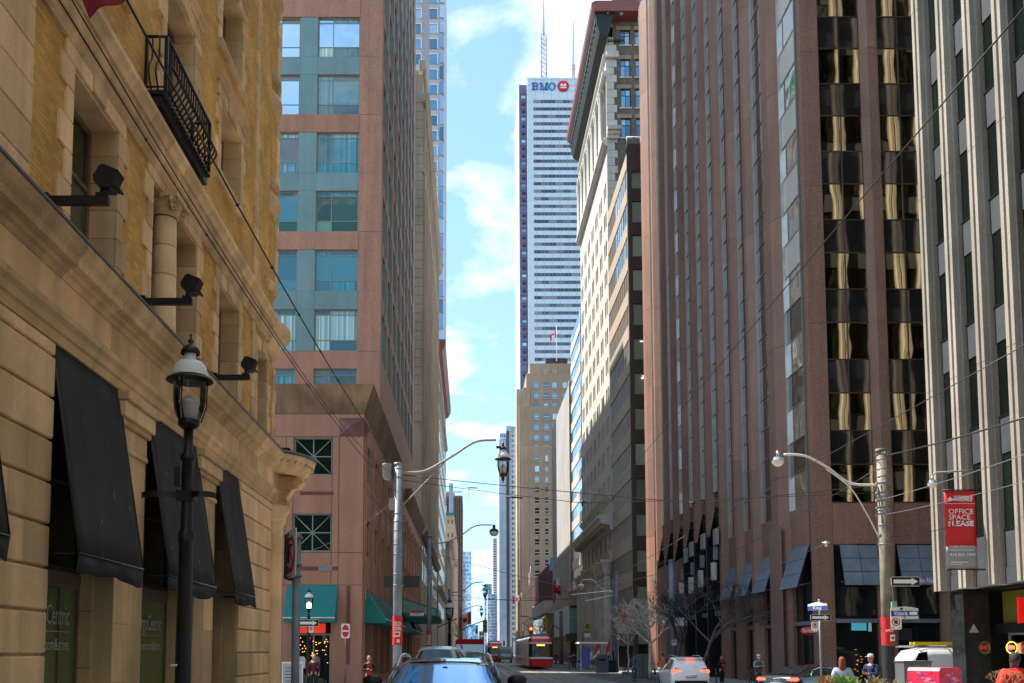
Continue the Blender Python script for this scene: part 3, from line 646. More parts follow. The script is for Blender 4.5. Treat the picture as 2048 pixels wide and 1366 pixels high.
for ri, (z0, z1) in enumerate(rows):
    for ci, (a, c) in enumerate(cols_[:3]):
        window(B, pk, a, c, z0, z1, -.12, m_tealfr, rnd.choice(([m_glass_t2, m_glass_t, m_glass_t2], [m_glass_t3, m_glass_t2], [m_glass_t, m_glass_t3], [m_glass_t])) if ri < 5 else rnd.choice(([m_glass_t, m_glass_b], [m_glass_t3, m_glass_b], [m_glass_t3, m_glass_t])), cols=(.36,) if ci == 0 else (.5,), rows=(.27, .88), fw=.07, fd=.07)
    if ri > 0:
        B.box('teal_panel', pk, cols_[1][1] + .01, cols_[0][0] - .01, z0 + .006, z1 - .006, -.2, .02, m_teal)
        B.box('teal_panel', pk, cols_[2][1] + .01, cols_[1][0] - .01, z0 + .006, z1 - .006, -.2, .02, m_teal)
    if ri % 2 == 1:   # teal band above this row
        zz1 = rows[ri + 1][0] if ri + 1 < len(rows) else z1 + .9
        for a, c in ((cols_[1][0], cols_[1][1]), (cols_[1][1] + .01, cols_[0][0] - .01), (cols_[0][0], cols_[0][1])):
            B.box('teal_panel', pk, a, c, z1 + .006, zz1 - .006, -.2, .023, m_teal)
    elif ri > 0:
        B.box('granite_band', pk, cols_[2][0], cols_[0][1], z1 + .01, (rows[ri + 1][0] if ri + 1 < len(rows) else z1 + .9) - .01, .0, .05, m_pink)
for z in range(26):       # panels of the corner pier, bands
    B.box('granite_panel', pk, cols_[0][1] + .02, XL - .9, Z(702) + pit * z, Z(702) + pit * (z + 1) - .02, .0, .012 + rnd.random() * .004, m_pink); B.box('granite_panel', pk, XL - .88, XL - .01, Z(702) + pit * z, Z(702) + pit * (z + 1) - .02, .0, .012 + rnd.random() * .004, m_pink)
for z in range(0, 20, 2):   # joints across the corner pier
    B.box('pier_joint', pk, cols_[0][1] + .02, XL - .02, Z(702) + pit * z - .02, Z(702) + pit * z, .001, .004, m_dkframe)
C_ = Fr(XL, TY, 90)
bays = []
u = 1.0
while u < 34: bays.append((u, u + 3.2)); u += 4.3
C_.wall('side_wall', pk, .5, 36.5, 15, TT, [(a, b, z0 - .15, z1 + .15) for a, b in bays for z0, z1 in rows[1:]], .45, m_pink)
for bi, (a, c) in enumerate(bays):
    for ri, (z0, z1) in enumerate(rows[1:]):
        if bi < 7: window(C_, pk, a, c, z0 - .15, z1 + .15, -.1, m_tealfr, [m_glass_b, m_glass_t, m_glass_s] if (bi + ri) % 2 else m_glass_t, cols=(.33, .67), rows=(.3,), fw=.08, fd=.09, split=bi < 2)
    C_.box('teal_fin', pk, (a + c) / 2 - .08, (a + c) / 2 + .08, rows[1][0] - .1, TT - 4, -.2, .05, m_tealfr)
# podium
PY = 51.0; D = Fr(0, PY, 0); E_ = Fr(XL, PY, 90)
Zp = lambda py: ZY(py, PY); zt = Zp(828); pl = 59.0
pod = pk
fx0, fx1 = XY(586, 1050, PY), XY(663, 1050, PY)
wr = [(Zp(950), Zp(875)), (Zp(1103), Zp(1027))]
shop = (XY(588, 1300, PY), XY(661, 1300, PY), 0, Zp(1245))
D.wall('podium_wall', pk, -24, XL, 0, zt, [(fx0, fx1, *wr[0]), (fx0, fx1, *wr[1]), shop, (fx0 - 5, fx1 - 5, *wr[0]), (fx0 - 5, fx1 - 5, *wr[1])], .4, m_pink)
b = MB(); b.box(-24, XL - .7, .7, pl, 0, zt); D.mb(b, 'podium_core', pk, m_dim)
b = MB(); b.box(-24, XL - .05, .05, pl, zt - .3, zt + 1.0); D.mb(b, 'podium_roof', pk, m_flare)
def xwindow(fr, u0, u1, z0, z1, diag=True, name='window'):
    o = window(fr, pk, u0, u1, z0, z1, -.12, m_tealfr, m_glass_dk2, cols=(.5,), rows=(.5,), fw=.07, fd=.07, name=name)
    if diag:
        b = MB(); w = u1 - u0; h = z1 - z0; c = ((u0 + u1) / 2, (z0 + z1) / 2)
        for s in (-1, 1): b.tube([(c[0] - w/2 + .05, .13, c[1] - s * (h/2 - .05)), (c[0] + w/2 - .05, .13, c[1] + s * (h/2 - .05))], .035, 4)
        fr.mb(b, 'diagonal_glazing_bar', o, m_tealfr)
for z0, z1 in wr: xwindow(D, fx0, fx1, z0, z1); xwindow(D, fx0 - 5, fx1 - 5, z0, z1)
for (xa, xb) in ((600, 663), ): D.box('red_granite_strip', pk, XY(600, 985, PY), XY(668, 985, PY), Zp(990), Zp(983), .002, .01, m_pink_d)
D.box('red_granite_strip', pk, XY(586, 1137, PY), XY(677, 1137, PY), Zp(1141), Zp(1133), .002, .01, m_pink_d)
D.box('vent_grille', pk, XY(637, 1137, PY), XY(664, 1137, PY), Zp(1142), Zp(1132), .01, .03, m_galv)
D.box('red_granite_strip', pk, XY(693, 1180, PY), XY(701, 1180, PY), 1.3, Zp(1172), .002, .01, m_pink_d)
for px in (570, 585, 663, 677):
    D.box('panel_joint', pk, XY(px, 1050, PY) - .012, XY(px, 1050, PY) + .012, Zp(1170), Zp(874), .001, .006, m_dkframe)
for py in (873, 1105, 1170, 828):
    D.box('panel_joint', pk, XY(548, py, PY), XL - .03, Zp(py) - .012, Zp(py) + .012, .0015, .007, m_dkframe)
# pyramid boss of red granite at the corner
sq0, sq1, sz0, sz1 = XY(679, 850, PY), XL - .01, Zp(872), Zp(836)
def boss(fr, u0, u1, z0, z1, nm='granite_boss'):
    b = MB(); c = ((u0 + u1) / 2, -.28, (z0 + z1) / 2); b.add([(u0, -.003, z0), (u1, -.003, z0), (u1, -.003, z1), (u0, -.003, z1), c], [(0, 1, 4), (1, 2, 4), (2, 3, 4), (3, 0, 4)]); fr.mb(b, nm, pk, m_pink_d)
boss(D, sq0, sq1, sz0, sz1); boss(D, sq0 - 4.6, sq1 - 4.6, sz0, sz1); boss(E_, .02, 1.0, sz0, sz1)
# flared coping
zc0, zc1 = Zp(828), Zp(773)
b = MB(); b.add([(-24, 0, zc0), (XL, 0, zc0), (XL + .55, -.55, zc1), (-24, -.55, zc1), (-24, 1, zc1), (XL + .55, 1, zc1)], [(0, 1, 2, 3), (3, 2, 5, 4)]); D.mb(b, 'flared_coping', pk, m_flare)
def flare(u0, u1, z0=zc0, z1=zc1, dd=.55, end=True):
    b = MB(); b.add([(u0, 0, z0), (u1, 0, z0), (u1 + (.3 if end else 0), -dd, z1), (u0 - (dd if u0 == 0 else .3), -dd, z1), (u0, 1.2, z1), (u1, 1.2, z1), (u1, 1.2, z0), (u0, 1.2, z0)], [(0, 1, 2, 3), (3, 2, 5, 4), (1, 6, 5, 2), (0, 3, 4, 7)]); E_.mb(b, 'flared_coping', pk, m_flare)
flare(0, 21.5); flare(33, 58.5)
sw = []
for k in range(13):
    u = 1.6 + k * 4.4
    for z0, z1 in wr: sw.append((u, u + 2.3, z0, z1))
sh = [(1.6 + k * 4.4, 4.9 + k * 4.4, 0.5, Zp(1245)) for k in range(13)]
E_.wall('podium_side_wall', pk, .4, pl, 0, zt, sw + sh, .4, m_pink_o)
for u0, u1, z0, z1 in sw: xwindow(E_, u0, u1, z0, z1, diag=True)
for u0, u1, z0, z1 in sh: window(E_, pk, u0, u1, z0, z1, -.3, m_tealfr, m_glass_g2, cols=(.5,), rows=(.75,), fw=.08, split=False, name='shop_window')
for k in range(14):
    E_.box('pilaster_strip', pk, .25 + k * 4.4 - .0, .55 + k * 4.4, 4.6, zt - .9, .0, .07, m_pink_o, .02); E_.box('pilaster_strip', pk, 1.15 + k * 4.4, 1.35 + k * 4.4, 4.6, zt - .9, .0, .07, m_pink_o, .02)
E_.box('red_granite_strip', pk, 1, pl, Zp(990), Zp(983), .002, .01, m_pink_d)
# teal awnings
def awn_shape(fr, u0, u1, z0, z1, pj, mat, name='awning', seams=0, par=pk, hem=.22):
    b = MB(); pts = [(0, z1), (-pj, z0 + hem), (-pj, z0), (0, z0)]
    b.prism(pts, 'x', u0, u1); o = fr.mb(b, name, par, mat)
    b = MB(); b.box(u0 - .01, u1 + .01, -pj - .02, -pj, z0 + hem - .03, z0 + hem + .02); fr.mb(b, 'hem_trim', o, m_sgnw)
    for k in range(seams):
        u = u0 + (u1 - u0) * (k + .5) / seams; b = MB(); b.tube([(u, -.02, z1), (u, -pj - .02, z0 + hem)], .035, 4); fr.mb(b, 'awning_seam', o, m_black)
    return o
awn_shape(D, XY(574, 1200, PY), XY(675, 1200, PY), Zp(1245), Zp(1170), .95, m_tealawn)
for u0, u1 in ((1.2, 9.0), (9.6, 17.5), (28, 35), (36, 44)):
    awn_shape(E_, u0, u1, Zp(1245), Zp(1175), 1.1, m_tealawn if u0 < 2 else m_tealawn2, seams=4)
# shop front interior under the awning
sx0, sx1 = shop[0], shop[1]
b = MB(); b.box(sx0, sx1, .42, 3.0, 0, shop[3]); 
D.box('shop_sign', pk, sx0 + .05, sx1 - .3, Zp(1266), Zp(1247), -.25, -.1, emitM('lit_red_fascia', (.75, .05, .02), .12))
window(D, pk, sx0 + .02, sx1 - .02, 0.1, Zp(1266) - .02, -.4, m_tealfr, m_glass_dk2, cols=(.5,), rows=(), fw=.09, name='shop_window')
m_bulb = emitM('warm_bulb', (1.0, .40, .08), 1.0)
b = MB()
for k in range(46):
    b.box(*(lambda x, z: (x, x + .03, .28, .31, z, z + .03))(rnd.uniform(sx0 + .15, sx1 - .2), rnd.uniform(1.3, Zp(1272))))
o = D.mb(b, 'string_lights', pk, m_bulb); tag(o, kind='stuff')
for x in (sx0 + .35, sx0 + 1.1):
    b = MB(); b.prism([(x - .18, 1.1), (x + .18, 1.1), (x + .2, 1.55), (x + .12, 1.7), (x - .12, 1.7), (x - .2, 1.55)], 'y', .26, .32); D.mb(b, 'shirt_on_display', pk, m_sgnw if x < sx0 + .5 else M('grey_cloth', (.2, .2, .2)))
# glazed canopy of the hotel with a street name board
gc = thing('glass_canopy', 'green metal entrance canopy with pale glass sides over the left pavement', 'canopy', (XL, 84, 0))
G = Fr(XL, 0, 90)
b = MB(); b.prism([(0, 6.2), (-2.9, 5.3), (-3.0, 4.6), (-3.0, 4.25), (0, 4.25)], 'x', 79, 86); G.mb(b, 'canopy_body', gc, m_tealawn2)
for k in range(6): G.box('glass_panel', gc, 79.2 + k * 1.12, 80.2 + k * 1.12, 4.75, 5.25, 2.97, 3.03, m_stripe)
b = MB(); b.prism([(-.2, 5.0), (-2.8, 4.75), (-2.8, 5.2), (-.2, 6.0)], 'x', 78.94, 78.99); G.mb(b, 'glass_end_panel', gc, M('pale_green_glass', (.22, .42, .36), .15))
b = MB()
for k in range(5): b.box(78.9, 86.1, -3.06, -.1, 4.28 + k * .08, 4.3 + k * .08)
G.mb(b, 'canopy_ribs', gc, m_tealawn)
# ================================================================ buildings farther down on the left
def slab_tower(name, label, x0, x1, y0, y1, z1, wall, z0=0.0, group=None):
    t = thing(name, label, 'building', ((x0 + x1)/2, y0, 0), group=group)
    b = MB(); b.box(x0, x1, y0, y1, z0, z1); b.build('wall', wall, t, Matrix()); return t
# stone hotel, brick flank
ht = slab_tower('hotel_building', 'brown brick and limestone hotel block with a green copper roof behind the pink tower', -30, XL, 112, 166, ZY(205, 118), m_lime)
H = Fr(0, 112, 0); HS = Fr(XL, 112, 90); hz = ZY(205, 118)
b = MB(); b.box(-30, XL - 1.2, -.12, 0, 28, hz - 3); H.mb(b, 'brick_flank', ht, m_rdbrick)
z = 28; k = 0
while z < hz - 3:
    w = 1.25 if k % 2 else 1.65; H.box('quoin', ht, XL - w, XL - .02, z, z + 1.0, .0, .16, m_lime); z += 1.05; k += 1
ops = []
for k in range(12):
    u = 2 + k * 4.3
    z = 10
    while z < hz - 6: ops.append((u, u + 1.5, z, z + 2.2)); z += 3.6
b = MB()
for u0, u1, z0, z1 in ops: b.box(u0, u1, -.03, .01, z0, z1)
o = HS.mb(b, 'window_panes', ht, m_glass_d); tag(o, kind='stuff')
for k in range(13):
    HS.box('pilaster', ht, .3 + k * 4.3, 1.3 + k * 4.3, 16, hz - 4, .0, .28, m_lime); HS.box('pilaster', ht, 1.75 + k * 4.3, 1.9 + k * 4.3, 16, hz - 8, .0, .15, m_lime)
for z, d, h in ((15, .7, .8), (hz - 12, .35, .6), (hz - 3.6, .8, .9), (hz, .4, .5)):
    HS.run('cornice', ht, [(0, z), (d * .4, z), (d, z + h * .7), (d, z + h), (0, z + h)], -d, 54, m_lime); 
for k in range(9): HS.box('parapet_block', ht, k * 6.2, k * 6.2 + 1.4, hz + .5, hz + 1.9, -.5, .25, m_lime, .05)
rz = ZY(141, 124)
b = MB(); p = []
for t in range(9):
    a = t / 8; p.append((XL - 1.2 - 7.8 * (1 - math.cos(a * math.pi/2)), hz + .6 + (rz - hz - .6) * math.sin(a * math.pi/2)))
b.prism([(x, z) for x, z in p] + [(-26, p[-1][1]), (-30, hz + .6)], 'y', 121, 132, smooth=False); b.build('copper_roof', m_copper, ht, Matrix())
for k in range(4): b = MB(); b.box(-12, XL - 1.0, 120.9, 132.1, hz + 1.0 + k * 1.6, hz + 1.15 + k * 1.6); b.build('roof_seam', m_copper, ht, Matrix())
# low limestone front beside it, then the bank with a deep dark cornice
lb = slab_tower('limestone_building', 'limestone front with a deep dark red cornice in the left row, past the hotel', -28, -5.35, 168, 216, ZY(706, 172), m_lime)
LS = Fr(-5.35, 168, 90); lz = ZY(706, 172)
LS.run('cornice', lb, [(0, lz - 1.5), (.6, lz - 1.2), (1.1, lz - .3), (1.15, lz + .9), (0, lz + .9)], -1.0, 48, m_redbr)
b = MB()
for k in range(10):
    z = 8
    while z < lz - 5: b.box(2 + k * 4.6, 4.1 + k * 4.6, -.03, .01, z, z + 2.2); z += 3.7
tag(LS.mb(b, 'window_panes', lb, m_glass_d), kind='stuff')
for z, d in ((12, .7), (lz - 9, .5)): LS.run('cornice', lb, [(0, z), (d, z + .5), (d, z + .8), (0, z + .9)], -d, 48, m_lime)
# pale pinkish hotel tower with square bay windows
tw = slab_tower('hotel_tower', 'very tall pale pink tower with one square blue window per storey', -45, XY(885, 400, 224), 224, 262, 175, m_hotel)
T_ = Fr(0, 224, 0); xr = XY(885, 400, 224); flo = (ZY(100, 224) - ZY(410, 224)) / 10.07
z = ZY(698, 224); 
for k in range(44):
    z0 = 38 + k * flo; 
    for pxa, pxb in ((858.5, 874), (823, 841)):
        a, c = XY(pxa, 300, 224), XY(pxb, 300, 224); z1 = z0 + flo * .62
        f = T_.box('window', tw, a, c, z0, z1, -.05, .12, m_glass_bl)
        T_.box('window_surround', f, a - .12, c + .18, z1, z1 + .15, .0, .3, m_whpaint); T_.box('window_surround', f, c, c + .2, z0, z1, .0, .35, m_whpaint)
    T_.box('bay_pane', tw, XY(879, 300, 224), xr + .25, z0 + .2, z0 + flo - .5, -1, .3, m_bluet)
T_.box('recess_strip', tw, XY(842, 300, 224), XY(857, 300, 224), 30, 170, .01, .05, M('grey_panel', (.36, .34, .37), .6))
for k in range(45): T_.box('storey_band', tw, XY(874, 300, 224) + .05, XY(879, 300, 224), 38 + k * flo, 38 + k * flo + .4, .0, .12, m_hotel)
def gridtower(name, label, px0, px1, pyt, Y, depth, wall, glass, nu, nz, fu=.75, fz=.7, z0=6, par_side=True, xs=None):
    x0, x1 = xs if xs else (XY(px0, 1250, Y), XY(px1, 1250, Y)); z1 = ZY(pyt, Y)
    t = slab_tower(name, label, x0, x1, Y, Y + depth, z1, wall); fr = Fr(x0, Y, 0)
    b = MB(); du = (x1 - x0) / nu; dz = (z1 - z0) / nz
    if nu * nz <= 200:
        for i in range(nu):
            for j in range(nz): fr.box('window', t, du * (i + .5 - fu/2), du * (i + .5 + fu/2), z0 + dz * (j + .5 - fz/2), z0 + dz * (j + .5 + fz/2), -.05, .06, glass)
    else:
        for i in range(nu):
            for j in range(nz): b.box(du * (i + .5 - fu/2), du * (i + .5 + fu/2), -.06, .05, z0 + dz * (j + .5 - fz/2), z0 + dz * (j + .5 + fz/2))
        tag(fr.mb(b, 'window_panes', t, glass), kind='stuff')
    return t, fr, x0, x1, z1
t, fr, x0, x1, z1 = gridtower('office_tower', 'dark tower with brown vertical stripes rising over the left row far away', 892, 925, 991, 430, 40, M('reddish_brown_fins', (.20, .12, .11), .6), m_glass_d, 8, 1, .55, .96)
b = MB(); b.box(x0 - 2, x1 - 3.6, 440, 460, z1, ZY(978, 430)); b.build('plant_room', m_pink, t, Matrix())
for k in range(24): fr.box('storey_line', t, 0, x1 - x0, 6 + k * 2.8, 6.4 + k * 2.8, .07, .09, m_dkspand)
t, fr, x0, x1, z1 = gridtower('stone_building', 'plain beige stone building with a teal coping between the left facades', 884, 908, 1030, 300, 90, m_lime, m_glass_d, 3, 9, .25, .3)
fr.box('coping', t, -.2, x1 - x0 + .3, z1, z1 + .7, -.5, .4, m_tealawn); 
fr.run('cornice', t, [(0, 27), (.6, 27.6), (1.1, 28.6), (1.1, 29.2), (0, 29.5)], 0, x1 - x0 + 1, m_lime); fr.box('roof_cabin', t, 2, x1 - x0 - .4, z1 + .8, z1 + 10, -6, -2, m_glass_bl)
gridtower('glass_tower', 'blue glass tower with balconies, left of the sky gap', 925, 943, 1103, 620, 30, m_bluet, m_glass_bl, 6, 22, .7, .5)
gridtower('glass_tower', 'dark blue glass block low beside the white balconied flats at the end of the street', 970, 992, 1168, 760, 40, M('deep_blue_panel', (.10, .20, .34), .4), m_bluet, 8, 12)
gridtower('condominium_tower', 'slim white tower striped with dark balconies near the end of the street', 986, 1003, 1077, 680, 30, m_stripe, m_dkspand, 2, 44, .7, .45)
gridtower('condominium_tower', 'low white stepped flats with blue glass at the end of the street', 975, 990, 1188, 660, 30, m_stripe, m_bluet, 5, 16)
gridtower('condominium_tower', 'small blue tower low on the horizon beyond the traffic signals', 940, 957, 1250, 900, 30, m_bluet, m_glass_bl, 5, 6)
gridtower('stone_building', 'small beige building closing the street just above the streetcars', 958, 992, 1262, 950, 20, m_lime, m_glass_d, 6, 3)
t, fr, x0, x1, z1 = gridtower('glass_tower', 'tall silver blue glass tower with a dark stripe rising beside the brown stone building', 1000, 1036, 866, 480, 35, m_stripe, m_bluet, 9, 40, .72, .6)
b = MB(); b.box(x0 - .3, x0 + 3.2, 479.2, 514, 0, ZY(881, 480)); b.box(x0 + 3.2, x0 + 5.6, 479.5, 515, 0, ZY(852, 480) ); b.build('glass_edge', M('sky_painted_glass', (.40, .50, .62), .5, var=.1, scale=.3), t, Matrix())  # edge painted pale blue in place of the sky mirrored in its glass
b = MB(); b.box(x0 + 3.3, x0 + 4.6, 479.1, 479.6, 0, z1 + 1); b.build('dark_stripe', m_dkspand, t, Matrix())
b = MB(); b.box(x0 + 4, x1, 481, 510, z1, ZY(852, 480)); b.build('crown_panel', M('blue_grey_panel', (.36, .43, .52), .5), t, Matrix())
# small fronts at street level on the left
for i, (y0, y1, h, c, lb_) in enumerate(((218, 255, 24, m_lime, 'grey stone bank front low in the left row'), (256, 296, 30, m_lime2, 'brown stone front low in the left row beside the bank'))):
    t = slab_tower('stone_building', lb_, -25, XL + .1, y0, y1, h, c); S = Fr(XL + .1, y0, 90)
    for k in range(6): S.box('pilaster', t, 1 + k * 6, 2.6 + k * 6, 0, h - 2, 0, .4, c)
    S.run('cornice', t, [(0, h - 1.8), (.9, h - 1.2), (1.2, h), (0, h)], -1, y1 - y0, c)
    b = MB()
    for k in range(6):
        for z in range(5): b.box(3.2 + k * 6, 6.2 + k * 6, -.06, 0, 2 + z * 4.4, 5 + z * 4.4)
    tag(S.mb(b, 'window_panes', t, m_glass_d), kind='stuff')
# ================================================================ ribbed concrete building, near right
r1 = thing('concrete_building', 'ribbed pale concrete office building on black columns at the right edge', 'building', (XR, 30, 0))
Y1 = 36.7; S1 = Fr(XR, Y1, -90); W1 = Fr(42, Y1, 180); ZB = 4.15; ZT = 62
b = MB(); b.box(XR + .35, 42 - .5, -45, Y1 - .55, ZB + .02, ZT); b.build('core_wall', m_dim, r1, Matrix())
b = MB(); b.box(XR - .02, 42, -45, Y1, ZT, ZT + 1); b.build('roof', m_conc, r1, Matrix())
def rib(fr, u, w=.64, d=.30):
    b = MB()
    prof = [(0, .35), (0, -d * .45), (w * .12, -d * .5), (w * .16, -d), (w * .46, -d), (w * .5, -d * .62), (w * .56, -d * .62), (w * .6, -d * .9), (w * .88, -d * .9), (w * .92, -d * .3), (w, -d * .25), (w, .35)]
    key = 'rib'
    return prof
def ribmesh():
    b = MB(); p = rib(None, 0); z = ZB; k = 0
    while z < ZT - 1:
        z1 = min(z + 7.4, ZT); b.prism(p, 'z', z + (.02 if k else 0), z1); z = z1; k += 1
    b.prism([(x, y * .93 if y < 0 else y) for x, y in p], 'z', ZB + .01, ZT - .01)
    me = b.mesh('rib', m_conc); bm = bmesh.new(); bm.from_mesh(me); bmesh.ops.recalc_face_normals(bm, faces=bm.faces); bm.to_mesh(me); bm.free(); return me
rme = ribmesh()
def ribwall(fr, n, u0, shown):
    for k in range(n):
        u = u0 + k * 1.87
        link('rib', rme, fr.m @ Matrix.Translation((u, 0, 0)), r1)
        if k >= shown: continue
        for q in range(15):
            zs = ZB + .55 + q * 3.7; a, c = u + .64, u + 1.87
            fr.box('spandrel_panel', r1, a, c, zs, zs + 1.2, -.5, -.08, m_spand_g)
            if zs + 3.7 < ZT: fr.box('window_pane', r1, a, c, zs + 1.23, zs + 3.67, -.5, -.12, m_glass_gr); fr.box('mullion', r1, a, c, zs + 1.19, zs + 1.24, -.5, -.05, m_black)
        fr.box('panel', r1, u + .64, u + 1.87, ZB, ZB + .54, -.5, -.05, m_spand_g)
ribwall(S1, 40, .0, 9); ribwall(W1, 14, 0.2 - 1.5, 14)
b = MB(); b.box(18.0, 41, -45, 36.0, ZB - .05, ZB); b.build('soffit', m_black, r1, Matrix())
b = MB(); b.box(17.45, 18.35, 35.35, 36.3, 0, ZB - .05); b.build('black_column', M('polished_black_stone', (.02, .022, .022), .12, var=.3, scale=4), r1, Matrix())
b = MB(); b.box(18.35, 41, 35.7, 36.1, 0, ZB - .05); b.build('black_wall', m_black, r1, Matrix())
for k in range(1, 8): link('black_column', boxmesh('black_column', .9, .9, ZB - .05, m_black), Matrix.Translation((17.9, 35.8 - 7 * k, ZB / 2)), r1)
b = MB(); x0, z0 = XY(1938, 1265, 35.35), ZY(1265, 35.34); w = .34; b.prism([(x0, z0), (x0 + w, z0), (x0 + w / 2, z0 + .31)], 'y', 35.33, 35.345); b.build('triangle_mark', M('grey_triangle', (.33, .33, .36), .5), r1, Matrix())
SH = Fr(18.75, 35.3, -90)
SH.box('fascia_panel', r1, 0.3, 7, 2.95, 4.05, -.2, .1, glassM('olive_glass', (.16, .14, .03), wav=.02)); SH.box('shop_beam', r1, 0, 9, 2.6, 2.94, -.2, .25, m_black)
window(SH, r1, .35, 3.2, .2, 2.6, -.02, m_galv, m_clear, cols=(.5,), rows=(), fw=.06, name='shop_window')
SH.box('shop_back_wall', r1, 0, 9, 0, 4, -3.2, -3, M('shop_wall', (.10, .13, .10), .9)); SH.box('shop_floor', r1, 0, 9, 0, .14, -3, -.1, m_sidew)
SH.box('door_notice', r1, .8, 1.05, 1.9, 2.25, -.07, -.06, m_sgnw)
op = thing('open_sign', 'red OPEN neon sign in a yellow ring in the shop window at the right edge', 'sign', (18.6, 34.45, 2.1), RAD(-90))
T = WM[op]; mrn = emitM('neon_red', (1, .06, .05), 1.5); myn = emitM('neon_yellow', (1, .75, .05), .6)
text('lettering', 'OPEN', .19, mrn, T @ Matrix.Translation((0, -.03, 0)) @ Matrix.Rotation(RAD(90), 4, 'X'), op, ext=.01)
b = MB(); b.tube([(.34 * math.cos(RAD(k * 15)), 0, .2 * math.sin(RAD(k * 15))) for k in range(25)], .014, 6); b.build('neon_ring', myn, op)
b = MB(); b.tube([(-.2, .0, .17), (-.2, .0, .55)], .004, 4); b.tube([(.2, .0, .17), (.2, .0, .55)], .004, 4); b.build('chain', m_black, op)
rs = thing('shop_sign', 'plain red shop sign panel projecting at the right edge above the doorway', 'sign', (18.2, 33.0, 2.9))
b = MB(); b.box(18.12, 18.6, 33.0, 33.12, 2.9, 3.75); b.build('panel', emitM('lit_red_panel', (.8, .01, .01), .1), rs, Matrix())
b = MB(); b.box(18.1, 18.62, 32.99, 33.13, 2.86, 2.9); b.build('frame', m_black, rs, Matrix())
# for-lease banner
bx0, bx1 = XY(1890, 1050, 33.2), XY(1952, 1050, 33.2); bz1, bz0 = ZY(982, 33.2), ZY(1137, 33.2)
bn = thing('banner', 'red and grey OFFICE SPACE FOR LEASE banner on the ribbed concrete facade', 'banner', ((bx0 + bx1)/2, 33.2, bz0))
b = MB(); n = 10; bw = bx1 - bx0; bh = bz1 - bz0; gz = bz0 + bh * .285
def bq(z0, z1, mat, nm, fo=0):
    b = MB(); b.grid(lambda s_, t_: (bx0 + bw * s_, 33.2 + .015 * math.sin(s_ * 3.1), z0 + (z1 - z0) * t_), 8, 4)
    o = b.build(nm, mat, bn, Matrix()); md = o.modifiers.new('s', 'SOLIDIFY'); md.thickness = .01; return o
bq(gz, bz1, m_red, 'red_cloth'); bq(bz0, gz, M('grey_banner_cloth', (.33, .32, .31), .7), 'grey_cloth')
def bt(s, px, py, size, width=None, bold=.0): text('lettering', s, size, m_sgnw, face_m((bx0 + bw * px), 33.155, bz1 - bh * py, 0), bn, ext=.003, align='LEFT', width=width, bold=bold)
bt('CUSHMAN &', .3, .085, .13, bw * .6, .003); bt('WAKEFIELD', .3, .118, .13, bw * .6, .003)
b = MB()
for k, (x, h) in enumerate(((.10, .025), (.15, .045), (.2, .03), (.24, .02))): b.box(bx0 + bw * x, bx0 + bw * (x + .045), 33.15, 33.16, bz1 - bh * .125, bz1 - bh * (.125 - h))
b.build('logo_mark', m_sgnw, bn, Matrix()); b = MB(); b.box(bx0 + .02, bx1 - .02, 33.15, 33.16, bz1 - bh * .168, bz1 - bh * .164); b.build('rule', m_sgnw, bn, Matrix())
bt('OFFICE', .1, .27, .24, bw * .8); bt('SPACE', .1, .345, .24, bw * .7); bt('LEASE', .2, .425, .24, bw * .7, .008)
text('lettering', 'FOR', .1, m_sgnw, face_m(bx0 + bw * .13, 33.155, bz1 - bh * .425, 0) @ Matrix.Rotation(RAD(90), 4, 'Z'), bn, ext=.003, bold=.002)
bt('CLARKE STRUTHERS*', .1, .72, .09, bw * .8); bt('ANDREW BOUTILIER*', .1, .765, .09, bw * .8); bt('416 862 1800', .1, .825, .13, bw * .82, .002)
b = MB(); b.box(bx0 + bw * .12, bx0 + bw * .66, 33.15, 33.16, bz1 - bh * .925, bz1 - bh * .915); b.box(bx0 + bw * .12, bx0 + bw * .5, 33.15, 33.16, bz1 - bh * .95, bz1 - bh * .943); b.build('small_print', m_sgnw, bn, Matrix())
b = MB(); b.tube([(bx0 - .02, 33.2, bz1 + .03), (XR, 33.2, bz1 + .03)], .025, 6); b.tube([(bx0 - .02, 33.2, bz0 - .03), (XR, 33.2, bz0 - .03)], .025, 6); b.build('bracket', m_black, bn, Matrix())
# ================================================================ brown granite tower
r2 = thing('granite_tower', 'brown granite office tower with zigzag piers and bronze mirror windows', 'building', (XR, 50, 0))
Y2 = 50.0; FF = Fr(XR, Y2, 0); FS = Fr(XR, 96, -90); T2 = 66
b = MB(); b.box(XR + .8, 45, Y2 + .7, 95.4, 0, T2); b.build('core_wall', m_dim, r2, Matrix())
b = MB(); b.box(XR, 45, Y2, 96, T2, T2 + 1); b.build('roof', m_brown, r2, Matrix())
pz = (ZY(860, Y2) - ZY(1004, Y2)); vb = ZY(1004, Y2); vh = ZY(928, Y2) - vb
q1 = [XY(p, 940, Y2) - XR for p in (1662, 1748, 1785, 1871)]; bayw = q1[1] - q1[0]; pierw = q1[2] - q1[1]
fbays = [(q1[0], q1[1]), (q1[2], q1[3])]
while fbays[-1][1] < 24: a = fbays[-1][1] + pierw; fbays.append((a, a + bayw))
gz1 = ZY(1088, Y2)
def pier_mesh(w, d, z0, z1, dm=0, skew=.28):
    b = MB(); k = 0
    b.prism([(0, .5), (0, 0), (w * skew, -d), (w * (1 - skew), -d), (w, 0), (w, .5)], 'z', z0, z1); return b
def put(fr, b, name, u, mat, par=None):
    return b.build(name, mat, par or r2, fr.m @ Matrix.Translation((u, 0, 0)))
